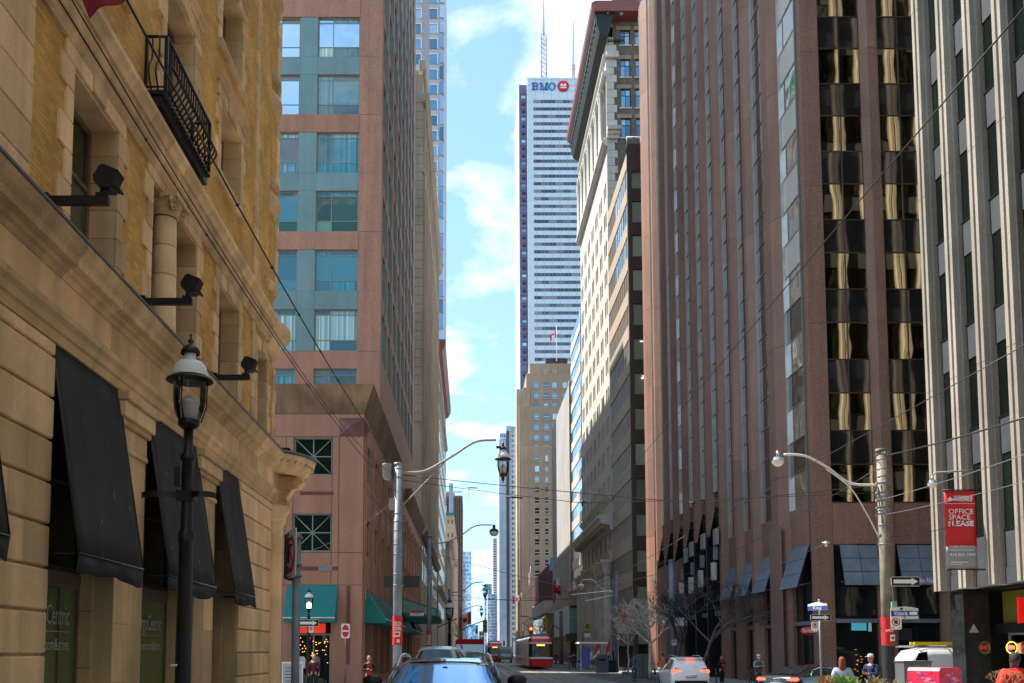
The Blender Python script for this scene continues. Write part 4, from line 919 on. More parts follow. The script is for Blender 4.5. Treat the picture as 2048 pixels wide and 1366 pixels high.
def put_pier(fr, w, d, u, skew=.28, shift=0.0, name='granite_pier', hgt=7.3):
    z = 0.0; k = 0; cache = {}
    while z < T2:
        z1 = min(T2, (4.1 + shift + hgt * k)); 
        if z1 - z > .05:
            dd = d
            put(fr, pier_mesh(w, dd, z + .012, z1 - .012, skew=skew), name, u, m_brown)
        z = z1; k += 1
    put(fr, pier_mesh(w * .98, d * .96, .01, T2 - .01, skew=skew), 'pier_core', u + w * .01, m_bronze)
put_pier(FF, q1[0], .02, 0.001, .02, name='corner_pier')
for i, (a, c) in enumerate(fbays):
    nx = fbays[i + 1][0] if i + 1 < len(fbays) else c + 3
    put_pier(FF, nx - c, .38, c, shift=.8 * (i % 2))
    FF.box('granite_panel', r2, a, c, gz1, vb - .02, -.5, .02, m_brown)
    for zz_ in (vb - .02,): FF.box('panel_joint', r2, a, c, vb - .05, vb - .02, .021, .028, m_bronze)
    j = 0; z = vb
    while z < T2 - pz:
        shown = i < 3
        for half in (0, 1):
            u0 = a + (c - a) * half / 2 + .02; u1 = a + (c - a) * (half + 1) / 2 - .02
            if shown:
                tl = Matrix.Rotation(rnd.uniform(-.012, .012), 4, 'Z') @ Matrix.Rotation(rnd.uniform(-.008, .008), 4, 'X')
                for z0, z1, gm in ((z + .02, z + vh - .02, m_glass_m), (z + vh + .02, z + pz - .02, m_glass_m2)):
                    link('pane', boxmesh('pane', u1 - u0, .02, z1 - z0, gm), FF.m @ Matrix.Translation(((u0 + u1)/2, .1, (z0 + z1)/2)) @ tl, r2)
            elif half == 0: FF.box('pane', r2, a, c, z + .02, z + pz - .02, -.12, -.1, m_glass_m)
        for zz_ in (z, z + vh):
            if shown: FF.box('mullion', r2, a, c, zz_ - .03, zz_ + .03, -.15, -.06, m_bronze)
        z += pz
    FF.box('mullion', r2, (a + c)/2 - .03, (a + c)/2 + .03, vb, T2, -.15, -.05, m_bronze)
# ground level of the front
for i, (a, c) in enumerate(fbays[:4]):
    FF.box('transom_beam', r2, a, c, ZY(1243, Y2) - .06, ZY(1243, Y2) + .14, -.3, -.05, m_galv)
    window(FF, r2, a, c, ZY(1240, Y2) + .1, gz1, -.2, m_black, m_glass_d, cols=(), rows=(), name='shop_window')
    w = window(FF, r2, a, c, .1, ZY(1243, Y2) - .08, -.25, m_black, m_glass_d, cols=(.5,), rows=(), name='shop_window')
FF.box('lit_menu_screen', r2, fbays[0][0] + .85, fbays[0][0] + 1.6, 3.0, 3.4, -.2, -.17, emitM('screen_teal', (.05, .30, .38), .15))
FF.box('lit_menu_screen', r2, fbays[0][0] + 1.7, fbays[0][0] + 1.85, 2.95, 3.45, -.2, -.17, emitM('screen_pale', (.2, .35, .38), .12))
b = MB()
for k in range(14): x = fbays[0][0] + .9 + rnd.random() * .4; z = rnd.uniform(.6, 2.2); b.box(x, x + .08, .16, .18, z, z + .03)
tag(FF.mb(b, 'lit_pastry_case', r2, emitM('warm_case', (.6, .2, .04), .25)), kind='stuff')
FF.box('poster_frame', r2, fbays[1][0] + .05, fbays[1][0] + .75, 2.5, 3.1, -.2, -.17, m_spand_g)
def tilt_awn(fr, par, u0, u1, z0, z1, pj, rows=3, cols=2, mat=m_awnlt):
    """glazed sloping awning of flat panels on a thin frame"""
    b = MB(); n = Vector((0, -pj, z0 - z1)); L_ = n.length; ang = math.atan2(pj, z1 - z0)
    m0 = fr.m @ Matrix.Translation(((u0 + u1)/2, 0, z1)) @ Matrix.Rotation(-ang, 4, 'X')
    b.box(-(u1 - u0)/2, (u1 - u0)/2, -.0, .06, -L_, 0); o = b.build('awning', m_black, par, m0)
    w = (u1 - u0) / cols; h = L_ / rows
    for i in range(cols):
        for j in range(rows): link('awning_panel', boxmesh('awning_panel', w - .03, .02, h - .03, mat), m0 @ Matrix.Translation((-(u1 - u0)/2 + w * (i + .5), -.012, -h * (j + .5))), o)
    b = MB(); b.tube([(-(u1 - u0)/2 + .05, .05, -L_ + .1), (-(u1 - u0)/2 + .05, pj * .9, -L_ * .8)], .02, 5); b.tube([((u1 - u0)/2 - .05, .05, -L_ + .1), ((u1 - u0)/2 - .05, pj * .9, -L_ * .8)], .02, 5); b.build('awning_stay', m_galv, o, m0)
    return o
za1, za0 = ZY(1090, Y2) - .0, ZY(1172, Y2)
for i, (a, c) in enumerate(fbays[:3]): aw = tilt_awn(FF, r2, a + (.05 if i else .3), c - .0, za0, za1, .6)
def font_script(par, s, size, m, mat=m_sgnw, **k): return text('lettering', s, size, mat, m, par, shear=.35, bold=.006, **k)
font_script(aw, 'Tim Hortons', .42, face_m(XY(1859, 1148, Y2 - .7), Y2 - .72, za0 + .22, 0), width=1.35)
m_ths = M('logo_red', (.62, .02, .03), .4, var=0)
ts = thing('shop_sign', 'small red oval coffee shop sign in the narrow window left of the street pole', 'sign', (XY(1614, 1262, 49.8), 49.9, 2.8))
b = MB(); b.lathe([(0, .0), (.42, 0), (.42, .05), (0, .05)], 28, sx=1, sy=.52); b.build('oval_panel', m_ths, ts, face_m(XY(1614, 1262, 49.8), 49.5, ZY(1262, 49.8), 0))
font_script(ts, 'Tim Hortons', .26, face_m(XY(1614, 1262, 49.8), 49.44, ZY(1262, 49.8), 0), width=.74)
# street side: glass strips between protruding piers; u = 96 - Y
strips = []
for k, fe in enumerate((53.6, 58.9, 62.7, 66.5, 70.3, 74.1, 77.9, 81.7, 85.5, 89.3, 93.1)): strips.append((fe - (2.9 if k == 0 else 2.6), fe))
for k, (ya, yb) in enumerate(strips):
    u0, u1 = 96 - yb, 96 - ya
    nxt = strips[k + 1][0] if k + 1 < len(strips) else 96
    zb = vb if k < 3 else (vb - .5)
    put_pier(FS, nxt - yb, .42, 96 - nxt, shift=1.3 * (k % 3))
    zlow = vb if k < 4 else 13.2
    if k < 4: FS.box('granite_panel', r2, u0, u1, 7.2, vb - .02, -.5, .0, m_brown)
    z = vb; j = 0
    if k >= 4:
        z = vb
    while z < T2 - pz / 2:
        gA = m_glass_s if k < 1 else (m_glass_m3 if k < 7 else m_glass_s)
        if k > 7 and j % 2: z += pz; j += 1; continue
        for z0, z1, gm in ((z + .02, z + pz / 2 - .02, gA), (z + pz / 2 + .02, z + pz - .02, m_panel_w if k == 0 and j > 2 else (m_glass_m2 if k < 4 else m_glass_m3))):
            if z0 > zlow - .1 or k < 4: FS.box('pane', r2, u0, u1, z0, min(z1, T2), -.12, -.1, gm) if k < 8 else None
        if k >= 8 and j == 0: FS.box('pane', r2, u0, u1, 8, T2, -.12, -.1, m_glass_m3)
        if k < 8:
            FS.box('mullion', r2, u0, u1, z - .02, z + .02, -.15, -.05, m_metal_br); FS.box('mullion', r2, u0, u1, z + pz/2 - .02, z + pz/2 + .02, -.15, -.05, m_metal_br)
        z += pz; j += 1
    FS.box('bright_trim', r2, u0 - .0, u0 + .07, zlow, T2, -.12, .06, m_metal_br)
    FS.box('bright_trim', r2, u1 - .05, u1, zlow, T2, -.12, .06, m_metal_br)
    if k < 4:
        window(FS, r2, u0, u1, .1, 3.3, -.2, m_black, m_glass_d, cols=(.5,), rows=(), split=False, name='shop_window'); FS.box('transom_beam', r2, u0, u1, 3.3, 3.5, -.3, -.05, m_galv)
        window(FS, r2, u0, u1, 3.5, 7.2, -.2, m_black, m_glass_d, cols=(.5,), rows=(), split=False, name='shop_window')
        tilt_awn(FS, r2, u0, u1, 5.3 if k else 5.2, 7.4, .7, 3, 1)
    elif k < 10:   # dark glazed entrance bays with slanting tops
        b = MB(); b.add([(u0, .1, 0), (u1, .1, 0), (u1, .1, 11.4), (u0, .1, 9.4), (u0, -.55, 9.0), (u1, -.55, 11.8)], [(0, 1, 2, 3), (3, 2, 5, 4)]); FS.mb(b, 'black_glass_panel', r2, m_glass_d)
        FS.box('entrance_fin', r2, u0 + .02, u0 + .2, 0, 10.0, -.1, .62, m_brown_p if k > 6 else m_black)
        FS.box('transom_beam', r2, u0, u1, 4.4, 4.7, -.05, .15, m_galv)
for i, (px, py, w) in enumerate(((1348, 1182, .5), (1364, 1172, .5), (1396, 1160, .5), (1424, 1140, .6))):
    pass
for px, py, Yv in ((1338, 1190, 84), (1360, 1178, 80), (1379, 1168, 75.5), (1398, 1155, 71.5), (1424, 1140, 67.5)):
    p = atX(px, py, XR - .9); t = FS
    u = 96 - p.y
    t.box('wall_lantern', r2, u - .2, u + .2, p.z - .7, p.z + .5, .62, .95, m_white, .03); t.box('lantern_bracket', r2, u - .08, u + .08, p.z + .7, p.z + 1.6, .5, .8, m_galv)
for k, (px, py) in enumerate(((1371, 1112), (1382, 1100), (1405, 1085), (1431, 1075))):
    p = atX(px, py, XR - .7); u = 96 - p.y
    b = MB()
    for i in range(5):
        for j in range(5): b.box(u - .5 + i * .2, u - .34 + i * .2, -.75, -.6, p.z - .45 + j * .2, p.z - .29 + j * .2)
    b.box(u - .55, u + .55, -.72, -.62, p.z - .5, p.z + .6); FS.mb(b, 'lattice_lamp_box', r2, m_conc_g)
b = MB()
for k in range(2): b.box(u0, u0 + .1, 0, .1, 0, 1)
for px in (1555,): FS.box('polished_pier_face', r2, 96 - strips[1][0] + .25, 96 - strips[0][1] - .25, 0, ZY(1060, 55), .425, .45, m_brown_p)
# horizontal joints of the granite piers, every second storey
for k, (ya, yb) in enumerate(strips[:11]):
    nxt = strips[k + 1][0] if k + 1 < len(strips) else 96
    for j in range(6):
        z = 16 + j * 8.2 + (k % 2) * 1.2; w = nxt - yb
        FS.box('pier_joint', r2, 96 - nxt + w * .3, 96 - yb - w * .3, z, z + .025, .42, .424, m_bronze)
# ================================================================ dark glass office block behind it
r3 = thing('office_building', 'dark brown glass office block with lit floors, squeezed beside the granite tower', 'building', (XR, 106, 0))
Y3 = 106.0; m_brw = M('brown_office_glass', (.13, .10, .08), .35, var=.2, scale=.4); D3 = Fr(XR, Y3, 0); S3 = Fr(XR, 121.2, -90); Z3 = ZY(293, Y3)
b = MB(); b.box(XR + .3, 40, Y3 + .4, 121, 0, Z3); b.build('core_wall', m_dim, r3, Matrix())
fp = (ZY(335, Y3) - ZY(1028, Y3)) / 10
D3.box('corner_post', r3, 0, .45, 0, Z3, -.3, .1, m_dkspand)
m_ceil = emitM('office_ceiling_light', (1, .95, .75), .7)
for i in range(17):
    zt_ = ZY(335, Y3) - fp * i; zb_ = zt_ - fp * .62
    if zt_ < 4: break
    D3.box('spandrel_panel', r3, .45, 8, zt_ + .01, zt_ + fp * .38 - .01, -.3, .0, m_dkspand)
    window(D3, r3, .45, 2.4, zb_, zt_, -.1, m_black, m_glass_o, cols=(), rows=(), fw=.05); window(D3, r3, 2.42, 4.4, zb_, zt_, -.1, m_black, m_glass_o, cols=(.3,), rows=(), fw=.05)
    if rnd.random() < .5:
        for q in range(rnd.randint(1, 4)): D3.box('ceiling_light', r3, .8 + q * .1 + rnd.random(), 1.9 + rnd.random(), zt_ - .35 - q * .22, zt_ - .31 - q * .22, -.05, -.03, m_ceil)
    S3.box('beige_band', r3, 0, 15.1, zt_ + .02, zt_ + fp * .42, -.3, .05, m_beigep)
    for q in range(10):
        S3.box('pane', r3, .1 + q * 1.5, 1.45 + q * 1.5, zb_ - .1, zt_ - .0, -.2, -.02, m_glass_bl if i < 3 and q > 3 else m_brw)
        S3.box('window_post', r3, 1.47 + q * 1.5, 1.58 + q * 1.5, zb_ - .1, zt_, -.2, .03, m_beigep)
D3.box('parapet', r3, 0, 12, Z3 - fp * .75, Z3 + .3, -.3, .08, m_dkspand)
b = MB(); b.tube([(XR, Y3, Z3 + 1.1), (XR + 6, Y3, Z3 + 1.1)], .05, 5); [b.tube([(XR + k * 1.5, Y3, Z3 + .2), (XR + k * 1.5, Y3, Z3 + 1.1)], .04, 4) for k in range(5)]; b.build('roof_railing', m_sgnw, r3, Matrix())
b = MB(); b.box(XR + 3.2, XR + 8, Y3 + 3, Y3 + 7, Z3, Z3 + 5); b.build('plant_room', m_beigep, r3, Matrix())
# ================================================================ white terracotta block with the deep cornice
r4 = thing('terracotta_building', 'tall white terracotta block with brown brick flank and deep overhanging dark cornice', 'building', (XR, 121.5, 0))
Y4 = 121.5; D4 = Fr(XR, Y4, 0); S4 = Fr(XR, 152, -90); L4 = 152 - Y4; Z4 = ZY(18, Y4 - 2)
rowz = [(ZY(90, Y4), ZY(60, Y4)), (ZY(154, Y4), ZY(118, Y4)), (ZY(215, Y4), ZY(177, Y4)), (ZY(275, Y4), ZY(236, Y4))]
p4 = (rowz[0][0] - rowz[3][0]) / 3
fcols = [(XY(1241.5, 200, Y4) - XR, XY(1261.5, 200, Y4) - XR)]; fw_ = fcols[0][1] - fcols[0][0]
for k in range(1, 7): fcols.append((fcols[0][0] + k * (fw_ + .62) + (k // 2) * .0, fcols[0][1] + k * (fw_ + .62)))
D4.wall('brick_flank', r4, .9, 24, 0, Z4 + 8, [(a, c, z0, z1) for a, c in fcols[:4] for z0, z1 in rowz], .4, m_dkbrick)
b = MB(); b.box(XR + .3, XR + 24, Y4 + .5, 152, 0, Z4 - 1); b.build('core_wall', m_dim, r4, Matrix())
b = MB(); b.box(XR + .05, XR + 24, Y4 + .02, 152, Z4 - 1, Z4 - .6); b.build('roof', m_white_d, r4, Matrix())
for a, c in fcols[:4]:
    for z0, z1 in rowz:
        window(D4, r4, a, c, z0, z1, -.2, m_dkframe, m_glass_bl, cols=(.5,), rows=(.66,), fw=.09, fd=.1)
        D4.box('window_sill', r4, a - .15, c + .15, z0 - .18, z0, -.1, .12, m_white_d); D4.box('lintel', r4, a - .5, c + .5, z1, z1 + .5, -.1, .04, m_lime2)
zz_ = 2.0; k = 0
while zz_ < Z4 - 3:
    D4.box('quoin', r4, 0, 1.0 if k % 2 else 1.35, zz_, zz_ + .95, -.3, .08, m_white); zz_ += 1.0; k += 1
D4.box('band', r4, 0, 1.6, rowz[0][0] - 1.9, rowz[0][0] - 1.0, -.3, .5, m_white, .1)
b = MB(); z = rowz[3][0] - .3
for d, h in ((.45, .5), (.65, .45), (.95, .5)): b.box(-.0, 1.4 + d * .4, -d, 0, z, z + h); z += h
D4.mb(b, 'corner_console', r4, m_white_d)
# upper blue windows behind the parapet
for k in range(4): D4.box('attic_window', r4, 4.1 + k * 2.7, 6.2 + k * 2.7, Z4 - .2, Z4 + 3, 0, .06, m_glass_bl); D4.box('attic_pier', r4, 6.25 + k * 2.7, 6.75 + k * 2.7, Z4 - .4, Z4 + 4, 0, .12, m_white)
# street facade
pr_ = (0, L4); storey = 3.78
zc = rowz[3][0] - 1.2        # cornice between shaft and colonnade storeys
sh_ops = []
rows4 = []
z = 21.5
while z < zc - 2.6: rows4.append((z, z + 2.1)); z += storey
cb = []
u = 1.0
while u < L4 - 2: cb.append((u, u + 1.0)); cb.append((u + 1.45, u + 2.45)); u += 4.35
ops = [(a, c, z0, z1) for a, c in cb for z0, z1 in rows4]
S4.wall('terracotta_wall', r4, 0, L4, 18.5, zc, ops, .5, m_white)
for i, (a, c, z0, z1) in enumerate(ops):
    if i < 300: S4.box('window', r4, a, c, z0, z1, -.35, -.28, m_glass_d)
# colonnade storeys
S4.wall('colonnade_wall', r4, 0, L4, zc, Z4 - 2.5, [(u + 1.0, u + 3.2, zc + 1.2, Z4 - 8) for u in [1.0 + k * 4.35 for k in range(7)]], .9, m_white)
for k in range(7):
    u = 1.0 + k * 4.35
    S4.box('red_recess', r4, u + 1.0, u + 3.2, zc + 1.2, Z4 - 8, -.95, -.85, m_redp)
    for j in range(3): S4.box('window', r4, u + 1.3, u + 2.9, zc + 1.8 + j * 3.7, zc + 4.2 + j * 3.7, -.86, -.8, m_glass_d)
for k in range(8):
    u = .35 + k * 4.35; b = MB()
    if u + .8 > L4 + 1: continue
    for du in (0, 1.15 if k < 7 else 0): b.lathe([(.34, zc + 1.2), (.34, zc + 1.7), (.28, zc + 1.9), (.26, Z4 - 9.3), (.36, Z4 - 8.9), (.42, Z4 - 8.3)], 10, (min(u + du, L4 - .2), -.25))
    S4.mb(b, 'column', r4, m_white)
for z, d, h in ((zc - .3, .7, .9), (zc + .7, .35, .4), (Z4 - 8, .5, .8), (Z4 - 5.4, .4, .5)):
    S4.run('moulding', r4, [(0, z), (d * .5, z + .1), (d, z + h * .6), (d, z + h), (0, z + h)], 0, L4 + d, m_white)
# great cornice
ov = XR - XY(1184, 8, Y4 - 2); zo = ZY(18, Y4 - 2)
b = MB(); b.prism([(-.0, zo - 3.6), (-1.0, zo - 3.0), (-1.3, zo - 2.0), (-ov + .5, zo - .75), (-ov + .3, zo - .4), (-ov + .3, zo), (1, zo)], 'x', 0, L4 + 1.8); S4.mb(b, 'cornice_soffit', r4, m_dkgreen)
b = MB(); b.prism([(-ov + .3, zo - .35), (-ov, zo + .1), (-ov - .1, zo + .7), (-ov + .4, zo + 1.0), (4, zo + 1.0), (4, zo - .35)], 'x', -.3, L4 + 2.2); S4.mb(b, 'gutter', r4, m_redbr)
for k in range(25):
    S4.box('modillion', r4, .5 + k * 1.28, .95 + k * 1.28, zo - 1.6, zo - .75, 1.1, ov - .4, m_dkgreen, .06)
    S4.box('rosette', r4, 1.25 + k * 1.28, 1.5 + k * 1.28, zo - .9, zo - .7, ov - .9, ov - .6, m_copper)
for k in range(2): b = MB(); b.ball((XR - ov + 2.0 + k * 1.7, Y4 - 1.6, zo - .3), .28, 8); b.build('rosette', m_copper, r4, Matrix())
b = MB()
for k in range(7): b.box(.3 + k * .3, .45 + k * .3, -.5, -.1, zo - 3.2, zo - 2.9)
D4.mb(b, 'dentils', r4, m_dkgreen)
# lower cornice and giant order
for z, d, h, mt in ((13.2, .5, .8, m_white_d), (20.6, .6, .5, m_white)):
    S4.run('cornice', r4, [(0, z - .4), (d * .5, z), (d * .9, z + h * .7), (d, z + h), (0, z + h + .2)], -.2, L4 + d, mt)
S4.run('cornice', r4, [(0, 16.5), (.35, 16.7), (.45, 17.15), (1.5, 17.35), (1.55, 17.7), (1.8, 18.1), (1.8, 18.3), (0, 18.6)], -.2, L4 + 1.4, m_white)
for k in range(26): S4.box('modillion', r4, .3 + k * 1.2, .75 + k * 1.2, 16.95, 17.25, .4, 1.35, m_white_d)
S4.wall('base_wall', r4, 0, L4, 0, 18.5, [(u + 1.0, u + 3.2, .3, 12.4) for u in [1.0 + k * 4.35 for k in range(7)]] + [(u + 1.3, u + 2.9, 14.2, 16.4) for u in [1.0 + k * 4.35 for k in range(7)]], .8, m_white_d)
for k in range(8):
    b = MB(); u = .5 + k * 4.25; n = 16
    pts = []
    b.lathe([(.62, .5), (.66, .8), (.58, 1.0), (.55, 10.8), (.5, 11.2), (.62, 11.3), (.58, 11.5), (.85, 12.6), (.9, 12.7), (.9, 13.0), (0, 13.0)], 16, (u, -.55)); S4.mb(b, 'giant_column', r4, m_white_d)
    b = MB()
    for q in range(8): a = q * 45; volute(b, (u + .62 * math.cos(RAD(a)), -.55 + .62 * math.sin(RAD(a)), 12.1), .2, .1, t=.08, n=10, turns=1)
    S4.mb(b, 'leaf_capital', r4, m_white_d)
for k in range(7): S4.box('window', r4, 2 + k * 4.35, 4.2 + k * 4.35, .3, 12.4, -.7, -.6, m_dim); S4.box('window', r4, 2.3 + k * 4.35, 3.9 + k * 4.35, 14.2, 16.4, -.6, -.5, m_glass_d)
D4.wall('base_flank', r4, 0, 6, 0, 1.9, [], .3, m_white_d)
# banded block
r5 = thing('banded_building', 'narrow office block banded in cream and blue glass, beyond the white terracotta block', 'building', (XR, 153, 0))
Z5 = ZY(655, 160); b = MB(); b.box(XR + .3, 40, 153, 168, 0, Z5); b.build('core_wall', m_beigep, r5, Matrix()); S5 = Fr(XR, 168, -90)
z = 12
while z < Z5 - 1:
    S5.box('cream_band', r5, 0, 15, z, z + 1.5, -.3, .06, m_panel_w)
    for q in range(6): S5.box('pane', r5, .1 + q * 2.5, 2.4 + q * 2.5, z + 1.52, z + 3.3, -.3, -.02, m_bluet)
    z += 3.35
# blank grey concrete block
r6 = thing('concrete_block', 'blank grey concrete slab building with vertical ribs on its street side', 'building', (XR, 169, 0))
Z6 = ZY(760, 169); b = MB(); b.box(XR + .02, 40, 169, 207, 0, Z6); b.build('wall', m_conc_g, r6, Matrix()); S6 = Fr(XR, 207, -90)
for k in range(19): S6.box('vertical_panel', r6, .1 + k * 2.0, 1.9 + k * 2.0, 8, Z6 - .5, .0, .12, m_conc_g)
S6.box('bright_edge', r6, 37.3, 37.9, 8, Z6, .0, .3, m_white)
D6 = Fr(XR, 169, 0)
for k in range(12): D6.box('panel_joint', r6, 0, 3, 8 + k * 3.5, 8.1 + k * 3.5, .0, .02, m_spand_g)
# low corner building with teal glass
r7 = thing('shop_building', 'low corner shop building with beige fascia bands and teal corner glass', 'building', (15.3, 153, 0))
zt7 = ZY(1182, 153); b = MB(); b.box(15.1, XR + 4, 153, 178, zt7 - 2.2, zt7); b.build('fascia', m_beigep, r7, Matrix()); b = MB(); b.box(15.5, XR + 3.5, 153.5, 177.5, 0, zt7 - 2.2); b.build('core_wall', m_dkspand, r7, Matrix())
D7 = Fr(15.2, 153.2, 0); S7 = Fr(15.2, 178, -90); m_tg = glassM('teal_shop_glass', (.22, .46, .40), .1)
for j in range(2):
    for i in range(2): D7.box('pane', r7, .05 + i * 1.4, 1.4 + i * 1.4, 4.6 + j * 1.95, 6.5 + j * 1.95, -.2, 0, m_tg)
    for i in range(12): S7.box('pane', r7, .05 + i * 2.06, 2.0 + i * 2.06, 4.6 + j * 1.95, 6.5 + j * 1.95, -.2, 0, m_glass_bl)
for i in range(13): S7.box('mullion', r7, i * 2.06, .14 + i * 2.06, 4.3, zt7 - 2.2, 0, .25, m_sgnw)
D7.box('canopy_band', r7, -.5, 3, 3.4, 4.5, -2, .8, m_dkspand)
D7.box('shop_glass', r7, .1, 2.8, .3, 3.3, -.1, 0, m_glass_d)
r8 = thing('shop_building', 'small two storey beige fronted shop block just left of the teal glass corner', 'building', (14.4, 196, 0))
zt8 = ZY(1200, 196); b = MB(); b.box(14.6, XR + 4, 196, 236, zt8 - 2.6, zt8); b.build('fascia', m_white_d, r8, Matrix()); b = MB(); b.box(15, XR + 4, 196.5, 235, 0, zt8 - 2.6); b.build('wall', m_lime2, r8, Matrix())
S8 = Fr(15, 235, -90)
for i in range(14): S8.box('window', r8, .3 + i * 2.7, 2.4 + i * 2.7, 2, zt8 - 3, -.1, .05, m_glass_d)
# maroon overhanging box
r9 = thing('overhanging_block', 'maroon metal clad box jutting out over the pavement above the shops', 'building', (17, 242, 0))
xa, xb_ = XY(1077, 1180, 240), XY(1113, 1180, 240); za, zb9 = ZY(1212, 240), ZY(1150, 240); mm_ = M('maroon_cladding', (.10, .025, .035), .5)
b = MB(); b.prism([(xa, za + 1), (xb_ + 3, za + 1 + .0), (xb_ + 3, zb9 + 4), (xa + 3, zb9 + 3), (xa, zb9)], 'y', 240, 262); b.build('clad_box', mm_, r9, Matrix())
b = MB(); [b.box(xa + .1 + k * .45, xa + .3 + k * .45, 239.85, 240.0, za + 1.1, zb9 - .1) for k in range(12)]; b.build('rib', mm_, r9, Matrix())
b = MB(); b.prism([(xa, za + 1), (xb_, za + 1), (xb_, za - 1.2)], 'y', 240.1, 262); b.build('sloping_underside', M('maroon_soffit', (.05, .02, .03), .6), r9, Matrix())
b = MB(); b.box(xa + 2.6, xa + 5, 239.9, 240.3, zb9 + 1, zb9 + 4.2); b.build('window', m_glass_b, r9, Matrix()); b = MB(); b.box(XR + 1.5, XR + 14, 241, 300, 0, za + 3); b.build('wall', m_lime2, r9, Matrix())
# ================================================================ stepped brown stone tower
r10 = thing('stone_tower', 'stepped brown limestone tower with small blue sash windows and a flagpole on its roof', 'building', (XR, 336, 0))
Y10 = 338.0
def blk(px0, px1, pyt, Y, dep=50, nm='tower_block', mat=m_lime2):
    b = MB(); b.box(XY(px0, 1250, Y), XY(px1, 1250, Y), Y, Y + dep, 0, ZY(pyt, Y)); return b.build(nm, mat, r10, Matrix())
blk(1062, 1160, 727, 342); blk(1055, 1160, 747, 340.5); blk(1048, 1062, 775, 339.8, 40); blk(1040, 1160, 812, 338.6, 26); blk(1045, 1118, 892, 337.4, 46); blk(1035, 1050, 778, 341, 8, mat=m_lime)
Q = Fr(0, 340.4, 0)
for r in range(20):
    py = 765 + r * 20.9
    for i, px in enumerate((1072.5, 1092, 1109, 1130, 1148)):
        Yf, dx = (340.5, 0) if py < 812 else ((338.6, .8) if py < 892 else (337.4, 2.2))
        if px > 1115 and Yf < 340: continue
        q = Fr(0, Yf, 0); x = XY(px + dx * (1 + (i == 1) * .5), py, Yf); w = .78
        gm = m_glass_bl if r < 10 else m_glass_d
        f = q.box('window', r10, x - w, x + w, ZY(py + 11, Yf), ZY(py, Yf), .0, .1, gm)
        q.box('window_frame', f, x - w - .1, x + w + .1, ZY(py + 6.2, Yf), ZY(py + 5.4, Yf), .1, .14, m_sgnw); q.box('window_sill', f, x - w - .2, x + w + .2, ZY(py + 11, Yf) - .3, ZY(py + 11, Yf), 0, .25, m_lime)
for px in (1062, 1082, 1100):
    q = Fr(0, 337.4, 0); x = XY(px, 1100, 337.4); q.box('pilaster', r10, x - .5, x + .5, 25, ZY(897, 337.4), 0, .15, m_lime2)
S10 = Fr(XY(1040, 1250, 338.6), 364.5, -90)
for k in range(5): S10.box('pilaster', r10, 1 + k * 5, 2.6 + k * 5, 0, ZY(830, 339), 0, .5, m_lime)
for k in range(5): S10.box('tall_window', r10, 2.8 + k * 5, 5.6 + k * 5, 4, 26, 0, .1, m_glass_d)
q = Fr(0, 342, 0)
for px in (1092, 1109): x = XY(px, 740, 342); b = MB(); b.lathe([(0, 0), (1.0, 0), (1.0, .2), (.7, .25), (.7, .1), (.4, .1), (.4, .3), (0, .3)], 12); b.build('carved_roundel', m_lime, r10, face_m(x, 341.9, ZY(743, 342), 0))
b = MB(); b.box(XY(1092, 720, 350), XY(1135, 720, 350), 350, 360, ZY(726, 342), ZY(717, 350)); b.build('plant_room', m_spand_g, r10, Matrix())
fl = thing('flagpole', 'white flagpole flying a red and white maple leaf flag on the stepped stone tower roof', 'flagpole', (XY(1113, 700, 348), 348, ZY(722, 348)))
b = MB(); b.tube([(0, 0, 0), (0, 0, ZY(652, 348) - ZY(722, 348))], [.16, .07], 6); b.build('pole', m_sgnw, fl)
hz_ = ZY(655, 348) - ZY(722, 348)
for c0, c1, mt in ((0, 1, m_red), (1, 3, m_sgnw), (3, 4, m_red)):
    b = MB()
    def Qf(i, j): return (-.0 - .62 * i * .9, .25 * math.sin(i * 1.3 + j * .7), hz_ - .4 - .8 * j - .62 * i - .1 * math.sin(i * 2))
    for i in range(c0, c1):
        for j in range(3): b.add([Qf(i, j), Qf(i + 1, j), Qf(i + 1, j + 1), Qf(i, j + 1)], [(0, 1, 2, 3)])
    b.build('flag_cloth', mt, fl)
b = MB(); b.ball((-1.2, -.12, hz_ - 2.5), .45, 8); b.build('maple_leaf', m_red, fl)
# ================================================================ the white marble bank tower
r11 = thing('bank_tower', 'white marble clad skyscraper with BMO roundel sign and dark purple corner', 'building', (35, 560, 0))
YB = 560.0; QB = Fr(0, YB, 0); xl, xr_ = XY(1057.5, 700, YB), XY(1172, 700, YB) + 9; zT = ZY(155, YB)
b = MB(); b.box(xl, xr_, YB, YB + 42, 0, zT); b.build('core_wall', m_bmo, r11, Matrix())
xp = XY(1041, 700, YB + 6)
b = MB(); b.box(xp, xl + 3, YB + 6, YB + 50, 0, ZY(170, YB + 6)); b.build('purple_corner', m_purple, r11, Matrix())
b = MB(); b.box(xp - .4, xp + 1, YB + 6.5, YB + 60, 0, ZY(168, YB + 6)); b.build('side_wall', m_bmo, r11, Matrix())
fb = (ZY(190, YB) - ZY(705, YB)) / 34.0; nb = 8
m_hair = M('panel_joint_grey', (.40, .44, .5), .5)
cnt = 0; zf = ZY(200, YB)
m_bm2 = M('marble_panel_joint', (.5, .55, .62), .4)
for i in range(40):
    z1 = zf - i * fb; z0 = z1 - fb * .42
    if z1 < 60: break
    for k in range(7):
        w = (xr_ - 9 - xl) / 7; QB.box('window_pane', r11, xl + 3.4 + k * w * .92, xl + 3.3 + (k + 1) * w * .92, z0, z1, -.05, .08, m_bmo_w); cnt += 1
    QB.box('panel_joint', r11, xl, xr_, z0 - .12, z0, .0, .03, m_bm2)
b = MB()
for k in range(9): x = xl + k * (xr_ - xl) / 9; b.box(x - .06, x + .06, -.12, 0, 60, zT)
